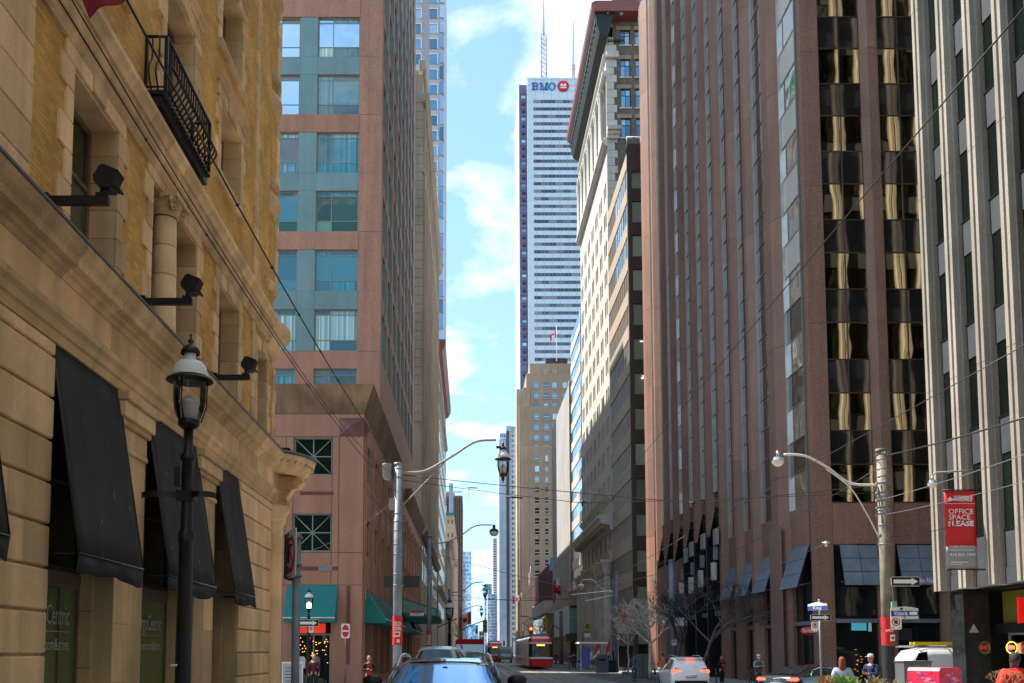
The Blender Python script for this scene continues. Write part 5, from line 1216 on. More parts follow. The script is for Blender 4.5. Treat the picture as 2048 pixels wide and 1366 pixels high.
for k in range(3): b.box(xl, xr_, -.1, 0, zT - 1.5 - k * 3.4, zT - 1.35 - k * 3.4)
QB.mb(b, 'panel_grooves', r11, m_hair)
QP = Fr(0, YB + 6, 0)
for i in range(38): z = ZY(190, YB + 6) - i * fb; QP.box('storey_line', r11, xp, xl - .5, z, z + .5, 0, .1, m_dkspand); QP.box('corner_window', r11, xl - 3.2 + .0, xl - .9, z - 2.2, z - .6, 0, .12, m_glass_bl if i % 3 == 0 else m_glass_d)
# lettering with slab serifs and the roundel
lz_ = ZY(173, YB); mb_ = M('logo_blue', (.02, .20, .52), .4, var=0); mr_ = M('logo_crimson', (.72, .01, .05), .4, var=0)
def T2_(x, z): return (x, z)
lx0, lx1 = XY(1064, 173, YB), XY(1111, 173, YB); LH = ZY(166, YB) - ZY(180, YB)
def glyphs():
    b = MB(); W_ = lx1 - lx0; z0 = lz_ - LH / 2; z1 = lz_ + LH / 2; y0, y1 = YB - .5, YB - .2; th = LH * .13
    def bar(x0, x1, a, c): b.box(x0, x1, y0, y1, a, c)
    # B
    x = lx0; s = W_ * .075; bar(x + .3, x + .3 + s, z0, z1); bar(x - .2, x + W_ * .22, z0, z0 + th); bar(x - .2, x + W_ * .22, z1 - th, z1); bar(x + .3, x + W_ * .22, lz_ - th * .4, lz_ + th * .6)
    for c, rr in ((z0 + LH * .27, LH * .27), (z1 - LH * .24, LH * .24)):
        pts = [(x + W_ * .19 + (rr * 1.0) * math.cos(RAD(a)), c + rr * math.sin(RAD(a))) for a in range(-90, 91, 15)] + [(x + W_ * .19 + (rr * .25) * math.cos(RAD(a)), c + (rr - th) * math.sin(RAD(a))) for a in range(90, -91, -15)]
        b.prism(pts, 'y', y0, y1)
    # M
    x = lx0 + W_ * .345; w = W_ * .33
    bar(x + .2, x + .2 + s * .5, z0, z1); bar(x + w - s - .2, x + w - .2, z0, z1); 
    for a in (x - .3, x + w - s - .8): bar(a, a + s + 1.1, z0, z0 + th)
    for a in (x - .3, x + w - s * 1.0): bar(a, a + s + .2, z1 - th, z1)
    b.prism([(x + .2, z1), (x + .2 + s, z1), (x + w / 2 + s * .3, z0), (x + w / 2 - s * .3, z0)], 'y', y0, y1); b.prism([(x + w - s, z1), (x + w - s * .3, z1), (x + w / 2 + s * .3, z0), (x + w / 2 - s * .1, z0)], 'y', y0, y1)
    # O
    c = (lx0 + W_ * .85, lz_); A_ = range(0, 361, 15)
    for a, e in zip(list(A_), list(A_)[1:]):
        o_ = lambda t, rx, rz: (c[0] + rx * math.cos(RAD(t)), c[1] + rz * math.sin(RAD(t)))
        b.prism([o_(a, W_ * .16, LH * .54), o_(e, W_ * .16, LH * .54), o_(e, W_ * .085, LH * .44), o_(a, W_ * .085, LH * .44)], 'y', y0, y1)
    return b
glyphs().build('bmo_lettering', mb_, r11, Matrix())
rc = (XY(1126.5, 173, YB), lz_); rr = XY(1138, 173, YB) - rc[0]
b = MB(); b.lathe([(0, 0), (rr, 0), (rr, .3), (0, .3)], 32); ro = b.build('roundel', mr_, r11, face_m(rc[0], YB - .3, rc[1], 0))
b = MB(); e = rr
b.box(-e*.5, e*.5, .3, .36, -e*.42, -e*.12); 
for s in (-1, 1): b.prism([(s * e * .5, -e * .02), (s * e * .5, e * .25), (s * e * .27, e * .5), (0, e * .2), (0, -e * .02)], 'y', .3, .36)
for s in (-1, 1): b.prism([(s * e * .36, -e * .22), (s * e * .12, -e * .22), (s * e * .24, e * .05)], 'y', .29, .37, m=1)
b.build('roundel_mark', [m_sgnw, mr_], ro, Matrix.Translation((rc[0], YB - 1.0, rc[1])))
# masts
def mast(name, label, px, pyt, Y, w, lat, col):
    z0 = zT; z1 = ZY(pyt, Y); x = XY(px, 150, Y); t = thing(name, label, 'mast', (x, Y, z0)); H_ = z1 - z0
    b = MB(); hl = H_ * lat; n = int(hl / (w * 1.0))
    for k in range(n):
        a = k * hl / n; c = (k + 1) * hl / n; q = w / 2
        for (sx, sy, ex, ey) in ((-1, -1, 1, -1), (1, -1, 1, 1), (1, 1, -1, 1), (-1, 1, -1, -1)):
            b.tube([(sx * q, sy * q, a), (ex * q, ey * q, c)], .13, 3, caps=False); b.tube([(sx * q, sy * q, c), (ex * q, ey * q, a)], .13, 3, caps=False)
    for sx in (-1, 1):
        for sy in (-1, 1): b.tube([(sx * w/2, sy * w/2, 0), (sx * w/2, sy * w/2, hl)], .22, 4)
    for k in range(int(n * 1.2)):
        a = rnd.random() * hl; s = rnd.choice((-1, 1)); b.tube([(s * w/2, 0, a), (s * (w/2 + .7), 0, a), (s * (w/2 + .7), 0, a + .9)], .14, 3)
    b.build('lattice', col, t)
    b = MB(); b.tube([(0, 0, hl), (0, 0, hl + (H_ - hl) * .5), (0, 0, H_)], [.7, .55, .25], 6); b.build('spire', m_stripe, t)
    g = MB()
    for s, d in ((-1, -12), (1, 14), (1, 22)): g.tube([(0, 0, hl * .9), (d, 4, 0)], .05, 3)
    g.build('guy_wire', m_wireg, t)
mast('antenna_mast', 'blue lattice antenna mast with a white spire, left on the bank tower roof', 1088, -60, 585, 3.0, .5, M('mast_blue', (.04, .07, .22), .5))
mast('antenna_mast', 'thin red and grey lattice antenna mast beside the cornice, right on the bank tower roof', 1147, -10, 585, 1.6, .33, M('mast_red_grey', (.20, .12, .16), .5))
# buildings across the street behind the viewpoint, mirrored in the windows
for x0, x1, y0, y1, h, lb_, mt in ((XR, 45, -130, -60, 40, 'brick office block on the right side behind the viewpoint', m_dkbrick), (-40, XL, -120, -30, 26, 'limestone block on the left side behind the viewpoint', m_lime)):
    t = slab_tower('office_block', lb_, x0, x1, y0, y1, h, mt)
    b = MB()
    for k in range(14):
        for j in range(8):
            if j * 3.4 + 4 < h - 2: b.box(.8 + k * 4.8, 3.2 + k * 4.8, -.06, .05, 2 + j * 3.4, 4 + j * 3.4)
    fr = Fr(x0, y1, -90) if x0 > 0 else Fr(x1, y0, 90); tag(fr.mb(b, 'window_panes', t, m_glass_d), kind='stuff')
# ================================================================ vehicles
def wheel(par, x, y, r, w=.22):
    T = WM[par] @ Matrix.Translation((x, y, r)) @ Matrix.Rotation(RAD(90), 4, 'Y')
    b = MB(); b.lathe([(r * .62, -w/2), (r * .95, -w/2), (r, -w/3), (r, w/3), (r * .95, w/2), (r * .62, w/2)], 22); t = b.build('tyre', m_tyre, par, T)
    b = MB(); s = 1 if x > 0 else -1
    b.lathe([(0, s * w * .3), (r * .2, s * w * .32), (r * .22, s * w * .2), (r * .55, s * w * .22), (r * .63, s * w * .45), (r * .64, -s * w * .3), (0, -s * w * .3)], 22)
    for k in range(5):
        a = RAD(72 * k); b.tube([(0, 0, s * w * .33), (r * .6 * math.cos(a), r * .6 * math.sin(a), s * w * .4)], .035, 4)
    b.build('rim', m_slvpaint, t, T)
def car(name, label, loc, rz, st, paint, cat='car', scale=1.0, sideg=(), glass=m_carglass, wr=.34, wy=(-1.3, 1.35), W=.9, blackbelt=True, front=None, rear=None, group=None):
    """st: stations (y, z_bottom, z_belt, w_belt, z_top, w_top) rear (-y) to front (+y)"""
    t = thing(name, label, cat, loc, rz, group)
    def sec(y):
        for a, c in zip(st, st[1:]):
            if a[0] <= y <= c[0]: k = (y - a[0]) / (c[0] - a[0]); return [p + (q - p) * k for p, q in zip(a, c)]
        return list(st[-1] if y > st[-1][0] else st[0])
    def pts(y):
        _, zb, zl, wl, zt, wt = sec(y); h = zl - zb
        return [(wl * .90, zb), (wl * .985, zb + h * .12), (wl * 1.02, zb + h * .45), (wl * 1.01, zb + h * .8), (wl * .97, zl), (wl * .955 + (wt - wl * .955) * .5, zl + (zt - zl) * .5 + .0), (wt, zt - min(.07, (zt - zl) * .2)), (wt * .86, zt - .012), (wt * .45, zt + .01), (0, zt + .015)]
    ys = []
    for a, c in zip(st, st[1:]):
        n = max(1, int((c[0] - a[0]) / .22)); ys += [a[0] + (c[0] - a[0]) * k / n for k in range(n)]
    ys.append(st[-1][0]); np_ = len(pts(0)); b = MB(); V = []
    for y in ys:
        p = pts(y); V.append([(x, y, z) for x, z in p] + [(-x, y, z) for x, z in p[-2::-1]])
    m_ = len(V[0]); flat = [v for r in V for v in r]
    fs_ = [(i * m_ + k, i * m_ + k + 1, (i + 1) * m_ + k + 1, (i + 1) * m_ + k) for i in range(len(ys) - 1) for k in range(m_ - 1)]
    fs_ += [(i * m_ + m_ - 1, i * m_, (i + 1) * m_, (i + 1) * m_ + m_ - 1) for i in range(len(ys) - 1)]
    fs_ += [tuple(range(m_)), tuple(range((len(ys) - 1) * m_, len(ys) * m_))]
    b.add(flat, fs_, 0, True); body = b.build('body', paint, t)
    def P(y, q, off=.012):     # q in 0..np-1 along the half section
        p = pts(y); i = min(int(q), np_ - 2); f = q - i; x = p[i][0] + (p[i+1][0] - p[i][0]) * f; z = p[i][1] + (p[i+1][1] - p[i][1]) * f
        dx, dz = p[i+1][0] - p[i][0], p[i+1][1] - p[i][1]; l = math.hypot(dx, dz) or 1; return (x + dz / l * off, y, z - dx / l * off)
    def side(y0, y1, q0, q1, s, nm, mt, off=.012, par=t, yt=None):
        b = MB(); y0t, y1t = yt or (y0, y1)
        b.grid(lambda a, c: (lambda v: (v[0] * s, v[1], v[2]))(P((y0 + (y1 - y0) * a) * (1 - c) + (y0t + (y1t - y0t) * a) * c, q0 + (q1 - q0) * c, off)), 6, 5); return b.build(nm, mt, par)
    def top(y0, y1, q0, nm, mt, off=.014, par=t, nq=8):
        b = MB(); b.grid(lambda a, c: (lambda q, s: (lambda v: (v[0] * s, v[1], v[2] + .008))(P(y0 + (y1 - y0) * c, q, off)))((np_ - 1) - abs(2 * a - 1) * ((np_ - 1) - q0), 1 if a > .5 else -1), nq * 2, 5); return b.build(nm, mt, par)
    for s in (-1, 1):
        for (y0, y1, yt) in sideg: side(y0, y1, 4.12, 5.85, s, 'side_window', glass, yt=yt)
        side(st[0][0] + .35, st[-1][0] - .4, .0, .75, s, 'sill_cladding', m_tyre, .012)
        for wy_ in wy:
            wheel(t, s * (W - .11), wy_, wr)
            b = MB(); b.lathe([(wr * 1.0, 0), (wr * 1.2, 0), (wr * 1.2, .05), (wr * 1.0, .05)], 20, a0=0, a1=180); b.build('wheel_arch', m_tyre, t, WM[t] @ Matrix.Translation((s * (W + .012) - (.05 if s > 0 else 0), wy_, wr)) @ Matrix.Rotation(RAD(90), 4, 'Z') @ Matrix.Rotation(RAD(90), 4, 'X'))
    return t, P, side, top, sec
def plate(par, y, z, s, hdg=1):
    b = MB(); b.box(-.26, .26, -.01, .01, -.07, .07); o = b.build('number_plate', m_plate, par, WM[par] @ Matrix.Translation((0, y, z)))
    text('plate_characters', s, .10, m_blue, WM[par] @ Matrix.Translation((0, y - .015 * hdg, z)) @ (Matrix.Rotation(RAD(90), 4, 'X') if hdg > 0 else Matrix.Rotation(RAD(180), 4, 'Z') @ Matrix.Rotation(RAD(90), 4, 'X')), o, ext=.002, bold=.003)
# white compact SUV from behind
st = [(-2.28, .42, .80, .80, .98, .74), (-2.2, .30, .98, .88, 1.12, .80), (-2.0, .28, 1.05, .91, 1.52, .70), (-1.75, .28, 1.05, .92, 1.64, .66), (-1.0, .27, 1.03, .92, 1.69, .64), (0, .27, 1.0, .92, 1.69, .62), (.55, .27, .99, .92, 1.58, .62), (1.15, .27, .99, .91, 1.08, .78), (1.9, .27, .93, .88, .98, .70), (2.2, .32, .78, .80, .82, .60), (2.3, .42, .6, .7, .66, .5)]
rv, P, side, top, sec = car('white_suv', 'white compact SUV with lit brake lights seen from behind in the right lane', (10.65, 50.4, 0), RAD(-2), st, m_whpaint, sideg=((-1.7, -.95, (-1.55, -.95)), (-.85, .0, (-.85, .0)), (.08, .95, (.08, .48))))
T = WM[rv]
b = MB(); b.grid(lambda a, c: ((a * 2 - 1) * (.76 - .14 * c), -2.215 + .34 * c, 1.10 + .47 * c), 6, 4); rw = b.build('rear_window', m_carglass, rv, T)
for s in (-1, 1):
    b = MB(); b.prism([(.42, .98), (.50, 1.06), (.84, 1.10), (.90, 1.04), (.90, .95), (.6, .94)] if s > 0 else [(-.42, .98), (-.50, 1.06), (-.84, 1.10), (-.90, 1.04), (-.90, .95), (-.6, .94)], 'y', -2.27, -2.1); b.build('tail_lamp', m_tail, rv, T)
    b = MB(); b.tube([(s * .6, -1.55, 1.70), (s * .6, -1.3, 1.75), (s * .58, .3, 1.75), (s * .58, .55, 1.66)], .02, 6); b.build('roof_rail', m_slvpaint, rv, T)
    b = MB(); b.ball((s * 1.03, .82, 1.06), .13, 8, sc=(.9, .6, .8)); b.build('door_mirror', m_whpaint, rv, T)
b = MB(); b.box(-.78, .78, -2.33, -2.1, .30, .56); b.box(-.5, .5, -2.35, -2.3, .38, .5); b.build('rear_bumper', m_tyre, rv, T)
b = MB(); b.box(-.62, .62, -2.06, -1.8, 1.60, 1.66); b.build('roof_spoiler', m_whpaint, rv, T); b = MB(); b.box(-.2, .2, -2.075, -2.05, 1.59, 1.62); b.build('high_brake_light', m_tail, rv, T)
b = MB(); b.box(-.34, .34, -2.30, -2.26, .80, .83); b.build('chrome_strip', m_chrome, rv, T); plate(rv, -2.31, .72, 'CKLN 482')
b = MB(); b.tube([(0, -1.98 - .2, 1.14), (.3, -2.16, 1.2)], .012, 4); b.build('rear_wiper', m_black, rv, T)
# black fastback turning
st = [(-2.45, .42, .72, .78, .88, .70), (-2.38, .30, .86, .88, .96, .76), (-2.1, .25, .92, .93, 1.02, .78), (-1.5, .24, .93, .94, 1.18, .70), (-.8, .24, .92, .94, 1.36, .62), (-.1, .24, .91, .94, 1.42, .60), (.5, .24, .9, .94, 1.33, .62), (1.15, .24, .89, .93, .97, .78), (1.9, .26, .82, .9, .88, .7), (2.3, .32, .68, .82, .74, .55), (2.45, .4, .55, .7, .6, .4)]
au, P, side, top, sec = car('black_car', 'black fastback saloon with red tail lights turning right into the side street', (14.1, 41.5, 0), RAD(-52), st, m_blkpaint, sideg=((-1.35, -.35, (-.95, -.3)), (-.25, .95, (-.22, .45))), W=.93)
T = WM[au]; top(-2.02, -.85, 7.0, 'rear_window', m_carglass)
for s in (-1, 1):
    b = MB(); b.prism([(.5, .82), (.5, .9), (.86, .93), (.92, .86), (.88, .80)] if s > 0 else [(-.5, .82), (-.5, .9), (-.86, .93), (-.92, .86), (-.88, .80)], 'y', -2.46, -2.25); b.build('tail_lamp', m_tail, au, T)
    b = MB(); 
    b.tube([(lambda v: (v[0] * s, v[1], v[2]))(P(y, q, .02)) for y, q in ((-1.42, 4.1), (-1.0, 5.7), (-.4, 5.9), (.35, 5.9), (.7, 5.0), (1.0, 4.1), (-.2, 4.05), (-1.42, 4.1))], .014, 4); b.build('window_chrome_trim', m_chrome, au, T)
    b = MB(); b.ball((s * 1.02, .75, .98), .12, 8, sc=(.9, .6, .7)); b.build('door_mirror', m_blkpaint, au, T)
for k in range(4): b = MB(); b.lathe([(.045, 0), (.058, .0), (.058, .012), (.045, .012)], 14); b.build('ring_badge', m_chrome, au, T @ Matrix.Translation((-.12 + k * .08, -2.45, .84)) @ Matrix.Rotation(RAD(90), 4, 'X'))
plate(au, -2.47, .66, 'BHTR 719'); b = MB(); b.tube([(0, -1.3, 1.24), (0, -1.4, 1.30)], [.03, .012], 5); b.build('aerial', m_blkpaint, au, T)
# large dark SUV facing us in the near lane
st = [(-2.75, .45, .9, .86, 1.65, .70), (-2.65, .35, 1.2, .98, 1.85, .72), (-2.2, .33, 1.3, 1.02, 1.92, .74), (-1, .33, 1.3, 1.03, 1.95, .76), (0, .33, 1.3, 1.03, 1.94, .76), (.62, .33, 1.3, 1.03, 1.87, .76), (1.62, .33, 1.3, 1.02, 1.34, .92), (2.5, .33, 1.24, 1.0, 1.28, .85), (2.8, .4, 1.05, .95, 1.08, .7), (2.9, .5, .8, .9, .84, .6)]
SL = (-.42, 17.2, 0)
sv, P, side, top, sec = car('dark_suv', 'large dark SUV with silver roof rails facing the viewer in the near lane', SL, RAD(181), st, m_blkpaint, sideg=((-2.5, -1.6, None), (-1.5, -.4, None), (-.3, 1.4, (-.3, .7))), W=1.0, wr=.4, wy=(-1.6, 1.75))
T = WM[sv]; top(.70, 1.60, 6.15, 'windscreen', m_windsh, .014); top(-.4, .48, 7.2, 'sunroof', m_windsh, .012)
for s in (-1, 1):
    b = MB(); b.tube([(s * .70, -2.2, 1.92), (s * .71, -2.0, 2.00), (s * .73, -.4, 2.03), (s * .75, .35, 1.99), (s * .79, .72, 1.82)], [.03, .035, .035, .035, .03], 8); b.build('roof_rail', m_slvpaint, sv, T)
    b = MB(); b.tube([P2 for P2 in [(s * .80, .66, 1.85), (s * .89, 1.15, 1.61), (s * .965, 1.64, 1.34)]], .035, 6); b.build('windscreen_pillar', m_blkpaint, sv, T)
    b = MB(); b.ball((s * 1.15, 1.2, 1.60), .16, 12, sc=(1.0, .55, .68)); b.tube([(s * .98, 1.25, 1.38), (s * 1.1, 1.2, 1.52)], .05, 6); mo = b.build('door_mirror', m_black, sv, T)
    b = MB(); b.box(s * 1.15 - .1, s * 1.15 + .1, 1.283, 1.296, 1.53, 1.55); b.build('mirror_lamp', m_slvpaint, mo, T)
b = MB(); b.tube([(.1, 1.66, 1.36), (.55, 1.2, 1.58)], .012, 4); b.tube([(-.6, 1.66, 1.36), (-.15, 1.3, 1.56)], .012, 4); b.build('wiper', m_black, sv, T)
b = MB(); b.box(-.04, .04, .76, .80, 1.80, 1.83); b.build('sensor_housing', m_black, sv, T)
for k in (-1, 1): b = MB(); b.ball((k * .08, -1.9, 1.96), .05, 6, sc=(.5, 2, 1)); b.build('roof_aerial', m_blkpaint, sv, T)
sv.matrix_basis = sv.matrix_basis @ Matrix.Diagonal((1, 1, .95, 1))
# white van behind it (only its roof shows)
st = [(-2.6, .4, 1.3, .86, 1.95, .70), (-2.5, .35, 1.35, .94, 2.06, .52), (1.0, .35, 1.35, .96, 2.1, .5), (1.4, .35, 1.3, .96, 2.02, .48), (2.1, .35, 1.2, .95, 1.3, .8), (2.6, .4, .95, .9, 1.0, .8), (2.7, .5, .8, .8, .84, .6)]
vn, P, side, top, sec = car('white_van', 'pale silver van mostly hidden behind the dark SUV', (-.80, 27.0, 0), RAD(180), st, m_slvpaint, 'van', sideg=((-2.2, -.8, None), (.0, 1.4, (.0, 1.1))), W=.98, wy=(-1.6, 1.6)); top(1.42, 2.05, 6.2, 'windscreen', m_carglass)
# grey truck far off and cars behind
st = [(-3, .5, 1.5, 1.1, 2.6, 1.05), (1.0, .5, 1.5, 1.1, 2.6, 1.05), (1.1, .5, 1.3, 1.0, 2.2, .9), (1.5, .5, 1.3, 1.0, 2.2, .9), (2.0, .5, 1.3, 1.0, 1.4, .9), (2.8, .5, 1.1, .9, 1.15, .8)]
tk, P, side, top, sec = car('delivery_truck', 'pale green grey delivery truck between the two streetcars', (5.9, 168, 0), RAD(180), st, M('pale_green_paint', (.30, .36, .33), .4), 'truck', sideg=(), W=1.05, wr=.45); top(1.52, 1.98, 6.2, 'windscreen', m_carglass)
# contractor van on the cross street, ladders on the roof
st = [(-2.7, .4, 1.2, .9, 2.0, .8), (-2.6, .33, 1.25, .98, 2.08, .84), (.9, .33, 1.25, 1.0, 2.1, .84), (1.35, .33, 1.22, 1.0, 2.0, .82), (2.0, .33, 1.1, .97, 1.22, .88), (2.6, .4, .9, .9, .95, .7), (2.7, .5, .8, .8, .82, .6)]
cv, P, side, top, sec = car('white_van', 'white work van with a yellow ladder on its roof rack parked on the side street', (19.6, 41.8, 0), RAD(90), st, m_whpaint, 'van', sideg=((.95, 1.75, (.95, 1.3)), (1.78, 1.95, (1.4, 1.4))), W=.98, wr=.36, wy=(-1.7, 1.6))
T = WM[cv]
side(-2.3, .6, 4.2, 5.6, 1, 'side_panel', M('van_grey_panel', (.4, .43, .48), .3), .012)
b = MB()
for k in range(4): b.box(-.9, .9, -2.3 + k * 1.2, -2.24 + k * 1.2, 2.17, 2.21)
for s in (-1, 1): b.box(s * .85 - .03, s * .85 + .03, -2.5, 1.5, 2.13, 2.18)
b.build('roof_rack', m_slvpaint, cv, T)
ld = thing('ladder', 'yellow extension ladder lying on the roof rack of the white work van', 'ladder', (19.6, 41.3, 2.22), RAD(90)); T2_m = WM[ld]
b = MB()
for s in (-.2, .2): b.box(s - .03, s + .03, -2.5, 1.4, 0, .13)
b.build('ladder_rail', M('ladder_yellow', (.70, .55, .02), .5), ld); b = MB(); [b.tube([(-.2, -2.3 + k * .3, .06), (.2, -2.3 + k * .3, .06)], .015, 5) for k in range(12)]; b.build('rung', m_slvpaint, ld)
text('van_lettering', 'THE PLUMBER', .16, m_spand_g, WM[cv] @ Matrix.Translation((1.04, -1.3, 1.45)) @ Matrix.Rotation(RAD(90), 4, 'Z') @ Matrix.Rotation(RAD(90), 4, 'X'), cv) if False else None
b = MB(); b.lathe([(0, 0), (.55, 0), (.55, .02), (0, .02)], 24, a0=180, a1=360); b.build('blue_logo', M('van_blue', (.03, .2, .6), .4), cv, WM[cv] @ Matrix.Translation((1.0, .1, 1.95)) @ Matrix.Rotation(RAD(90), 4, 'Z') @ Matrix.Rotation(RAD(90), 4, 'X'))
# streetcars
def streetcar(label, x, y, n=30.0, detail=True):
    t = thing('streetcar', label, 'streetcar', (x, y, 0), group='red and white streetcars on the rails'); T = WM[t]
    def ring(z, ins, r=.35, w=1.27, y0=0.0): # footprint with rounded front
        w -= ins; p = []
        for k in range(7): a = RAD(90 * k / 6); p.append((w - r + r * math.sin(a), y0 + ins + .45 * (1 - math.cos(a)) * 1))
        p = [(-a_, b_) for a_, b_ in p[::-1]] + p; return p + [(w, n), (-w, n)]
    def slab(nm, mt, levels, par=t):
        b = MB(); vs_ = []; k = len(ring(0, 0))
        for z, ins, yo in levels: vs_ += [(px_, py_ + yo, z) for px_, py_ in ring(z, ins)]
        fs_ = [(i * k + j, i * k + (j + 1) % k, (i + 1) * k + (j + 1) % k, (i + 1) * k + j) for i in range(len(levels) - 1) for j in range(k)] + [tuple(range(k)), tuple(range((len(levels) - 1) * k, len(levels) * k))]
        b.add(vs_, fs_, 0, False); return b.build(nm, mt, par)
    slab('skirt', m_redpaint, [(.28, .06, .2), (.34, .02, .05), (1.14, 0, 0)]); slab('lower_band', m_wht, [(1.145, 0, .0), (1.3, .0, .06)])
    slab('window_band', m_glass_d, [(1.305, .012, .07), (2.7, .05, .32)]); slab('upper_band', m_wht, [(2.705, .03, .3), (2.88, .05, .36)])
    slab('roof', m_redpaint, [(2.885, .04, .33), (3.25, .06, .38), (3.45, .22, .6), (3.52, .4, .8)])
    b = MB()
    for k in range(11):
        for s in (-1, 1): b.box(s * 1.262 - .02, s * 1.262 + .02, 2.5 + k * 2.6, 2.7 + k * 2.6, .4, 2.75)
    b.build('side_pillar', m_wht, t)
    b = MB()
    for k in range(10):
        for s in (-1, 1): b.box(s * 1.268 - .02, s * 1.268 + .02, 3.2 + k * 2.6, 4.4 + k * 2.6, .38, 1.0)
    b.build('side_red_panel', m_redpaint, t)
    b = MB(); b.box(-.07, .07, .26, .36, 1.3, 2.6); b.build('windscreen_post', m_spand_g, t)
    b = MB(); b.box(-.62, .62, .215, .30, 2.43, 2.68); sg = b.build('destination_display', m_lens, t)
    text('display_text', '504 KING', .2, emitM('amber_led', (1, .28, .03), 2.0), WM[t] @ Matrix.Translation((0, .205, 2.555)) @ Matrix.Rotation(RAD(90), 4, 'X'), sg, bold=.006)
    for s in (-1, 1):
        for k, dx in enumerate((.62, .82)):
            b = MB(); b.lathe([(0, 0), (.075, 0), (.075, .04), (0, .04)], 14); b.build('tail_lamp', m_sgnr if k else m_redpaint, t, T @ Matrix.Translation((s * dx, .1 + (.04 if k else 0), 1.14)) @ Matrix.Rotation(RAD(90), 4, 'X'))
        b = MB(); b.box(s * 1.15 - .02, s * 1.15 + .02, .5, .56, .7, 1.5)
    text('fleet_number', '4403', .18, m_wht, WM[t] @ Matrix.Translation((.3, .2, 1.7)) @ Matrix.Rotation(RAD(90), 4, 'X'), t, bold=.005)
    b = MB(); b.box(-.9, .9, 2, 6, 3.5, 3.75); b.box(-.8, .8, 9, 16, 3.5, 3.72); b.box(-.9, .9, 19, 25, 3.5, 3.75); b.build('roof_equipment', m_galv, t)
    b = MB(); b.tube([(0, 12, 3.7), (0, 13.2, 4.6), (0, 12, 5.6)], .03, 5); b.tube([(-.8, 12, 5.62), (.8, 12, 5.62)], .03, 5); b.build('pantograph', m_black, t)
    return t
streetcar('red and white streetcar on the right track, its amber route display lit', 7.42, 105)
streetcar('red and white streetcar farther down the street between the taxi and the first streetcar', 4.4, 177, 28)
# red bus beyond the dark SUV
bs = thing('bus', 'red roofed bus standing beyond the dark SUV, only its top visible', 'bus', (-.02, 89, 0)); 
b = MB(); b.box(-1.28, 1.28, 0, 11.5, .3, 1.2); b.build('body', m_redpaint, bs); b = MB(); b.box(-1.26, 1.26, .05, 11.4, 1.2, 2.55); b.build('window_band', glassM('pale_windscreen', (.30, .36, .45), .3), bs)
b = MB(); b.prism([(-1.27, 2.55), (1.27, 2.55), (1.27, 2.85), (1.1, 3.02), (-1.1, 3.02), (-1.27, 2.85)], 'y', -.05, 11.5); b.build('roof', M('bus_red', (.62, .012, .015), .7, var=.03), bs)
for s in (-1, 1):
    b = MB(); b.box(s * 1.25 - .05, s * 1.25 + .05, .0, .1, 1.2, 2.55); b.build('corner_post', m_wht, bs)
    for y in (2.5, 9): wheel(bs, s * 1.15, y, .48, .3)
# ================================================================ lamps, poles, signs
def lantern_parts(t, T, s, hang=False, lit=False):
    """white enamel hood, black brim, clear bowl with a pale core; s = hood radius. origin at the brim"""
    r = s
    b = MB(); b.lathe([(0, r*1.96), (r*.05, r*1.94), (r*.04, r*1.74), (r*.11, r*1.68), (r*.12, r*1.6), (r*.05, r*1.52), (r*.16, r*1.46), (r*.3, r*1.38), (r*.4, r*1.22), (r*.42, r*1.06), (r*.36, r*1.04)], 18); b.build('finial', m_black, t, T)
    b = MB(); b.lathe([(r*.25, r*1.12), (r*.23, r*.86), (r*.27, r*.8), (r*.5, r*.72), (r*.66, r*.54), (r*.75, r*.26), (r*.77, .02)], 24); b.build('enamel_hood', m_wht, t, T)
    b = MB(); b.lathe([(r*.76, r*.04), (r*.98, -r*.06), (r, -r*.12), (r*.96, -r*.13), (r*.7, -r*.04), (0, -r*.02)], 28); b.build('brim', m_black, t, T)
    b = MB(); b.lathe([(r*.68, -r*.1), (r*.68, -r*.95), (r*.62, -r*1.35), (r*.5, -r*1.72), (r*.42, -r*1.85)], 24); g = b.build('glass_bowl', m_clear, t, T)
    b = MB(); b.lathe([(0, -r*.7), (r*.1, -r*.74), (r*.36, -r*.95), (r*.44, -r*1.0), (r*.44, -r*1.08), (r*.38, -r*1.1), (r*.36, -r*1.8), (0, -r*1.82)], 20); b.build('lamp_core', m_cream if not lit else emitM('lit_core_%d' % len(bpy.data.materials), (1, .85, .5), 1.5), t, T)
    b = MB(); b.lathe([(r*.44, -r*1.82), (r*.47, -r*1.86), (r*.45, -r*2.05), (r*.28, -r*2.2), (0, -r*2.2)], 20)
    for a in (20, 140, 260):
        c, s_ = math.cos(RAD(a)), math.sin(RAD(a)); b.tube([(r*.74*c, r*.74*s_, -r*.08), (r*.72*c, r*.72*s_, -r*1.2), (r*.5*c, r*.5*s_, -r*1.9)], r*.035, 4)
    b.build('cage', m_black, t, T)
def heritage_lamp(label, x, y, zb, r, lit=False, group='heritage lanterns'):
    t = thing('street_lamp', label, 'street lamp', (x, y, .13), group=group); z = zb - .13
    lantern_parts(t, WM[t] @ Matrix.Translation((0, 0, z)), r, lit=lit); zt = z - r * 2.2
    b = MB(); k = r / .245
    b.lathe([(.11*k, 0), (.13*k, .3), (.1*k, .6), (.085*k, .9), (.075*k, zt - 1.2), (.085*k, zt - 1.18), (.085*k, zt - 1.1), (.06*k, zt - 1.05), (.058*k, zt - .35), (.08*k, zt - .33), (.08*k, zt - .28), (.05*k, zt - .24), (.05*k, zt), (0, zt)], 16)
    b.build('pole', m_black, t)
    return t, k
t, k = heritage_lamp('black heritage lamp post with a white enamel hood and clear bowl in the left foreground', atY(365, 1366, 10.3).x, 10.3, ZY(757, 10.3), .245)
x, y = atY(365, 1366, 10.3).x, 10.3; T = WM[t]; zb = ZY(992, 10.3) - .13
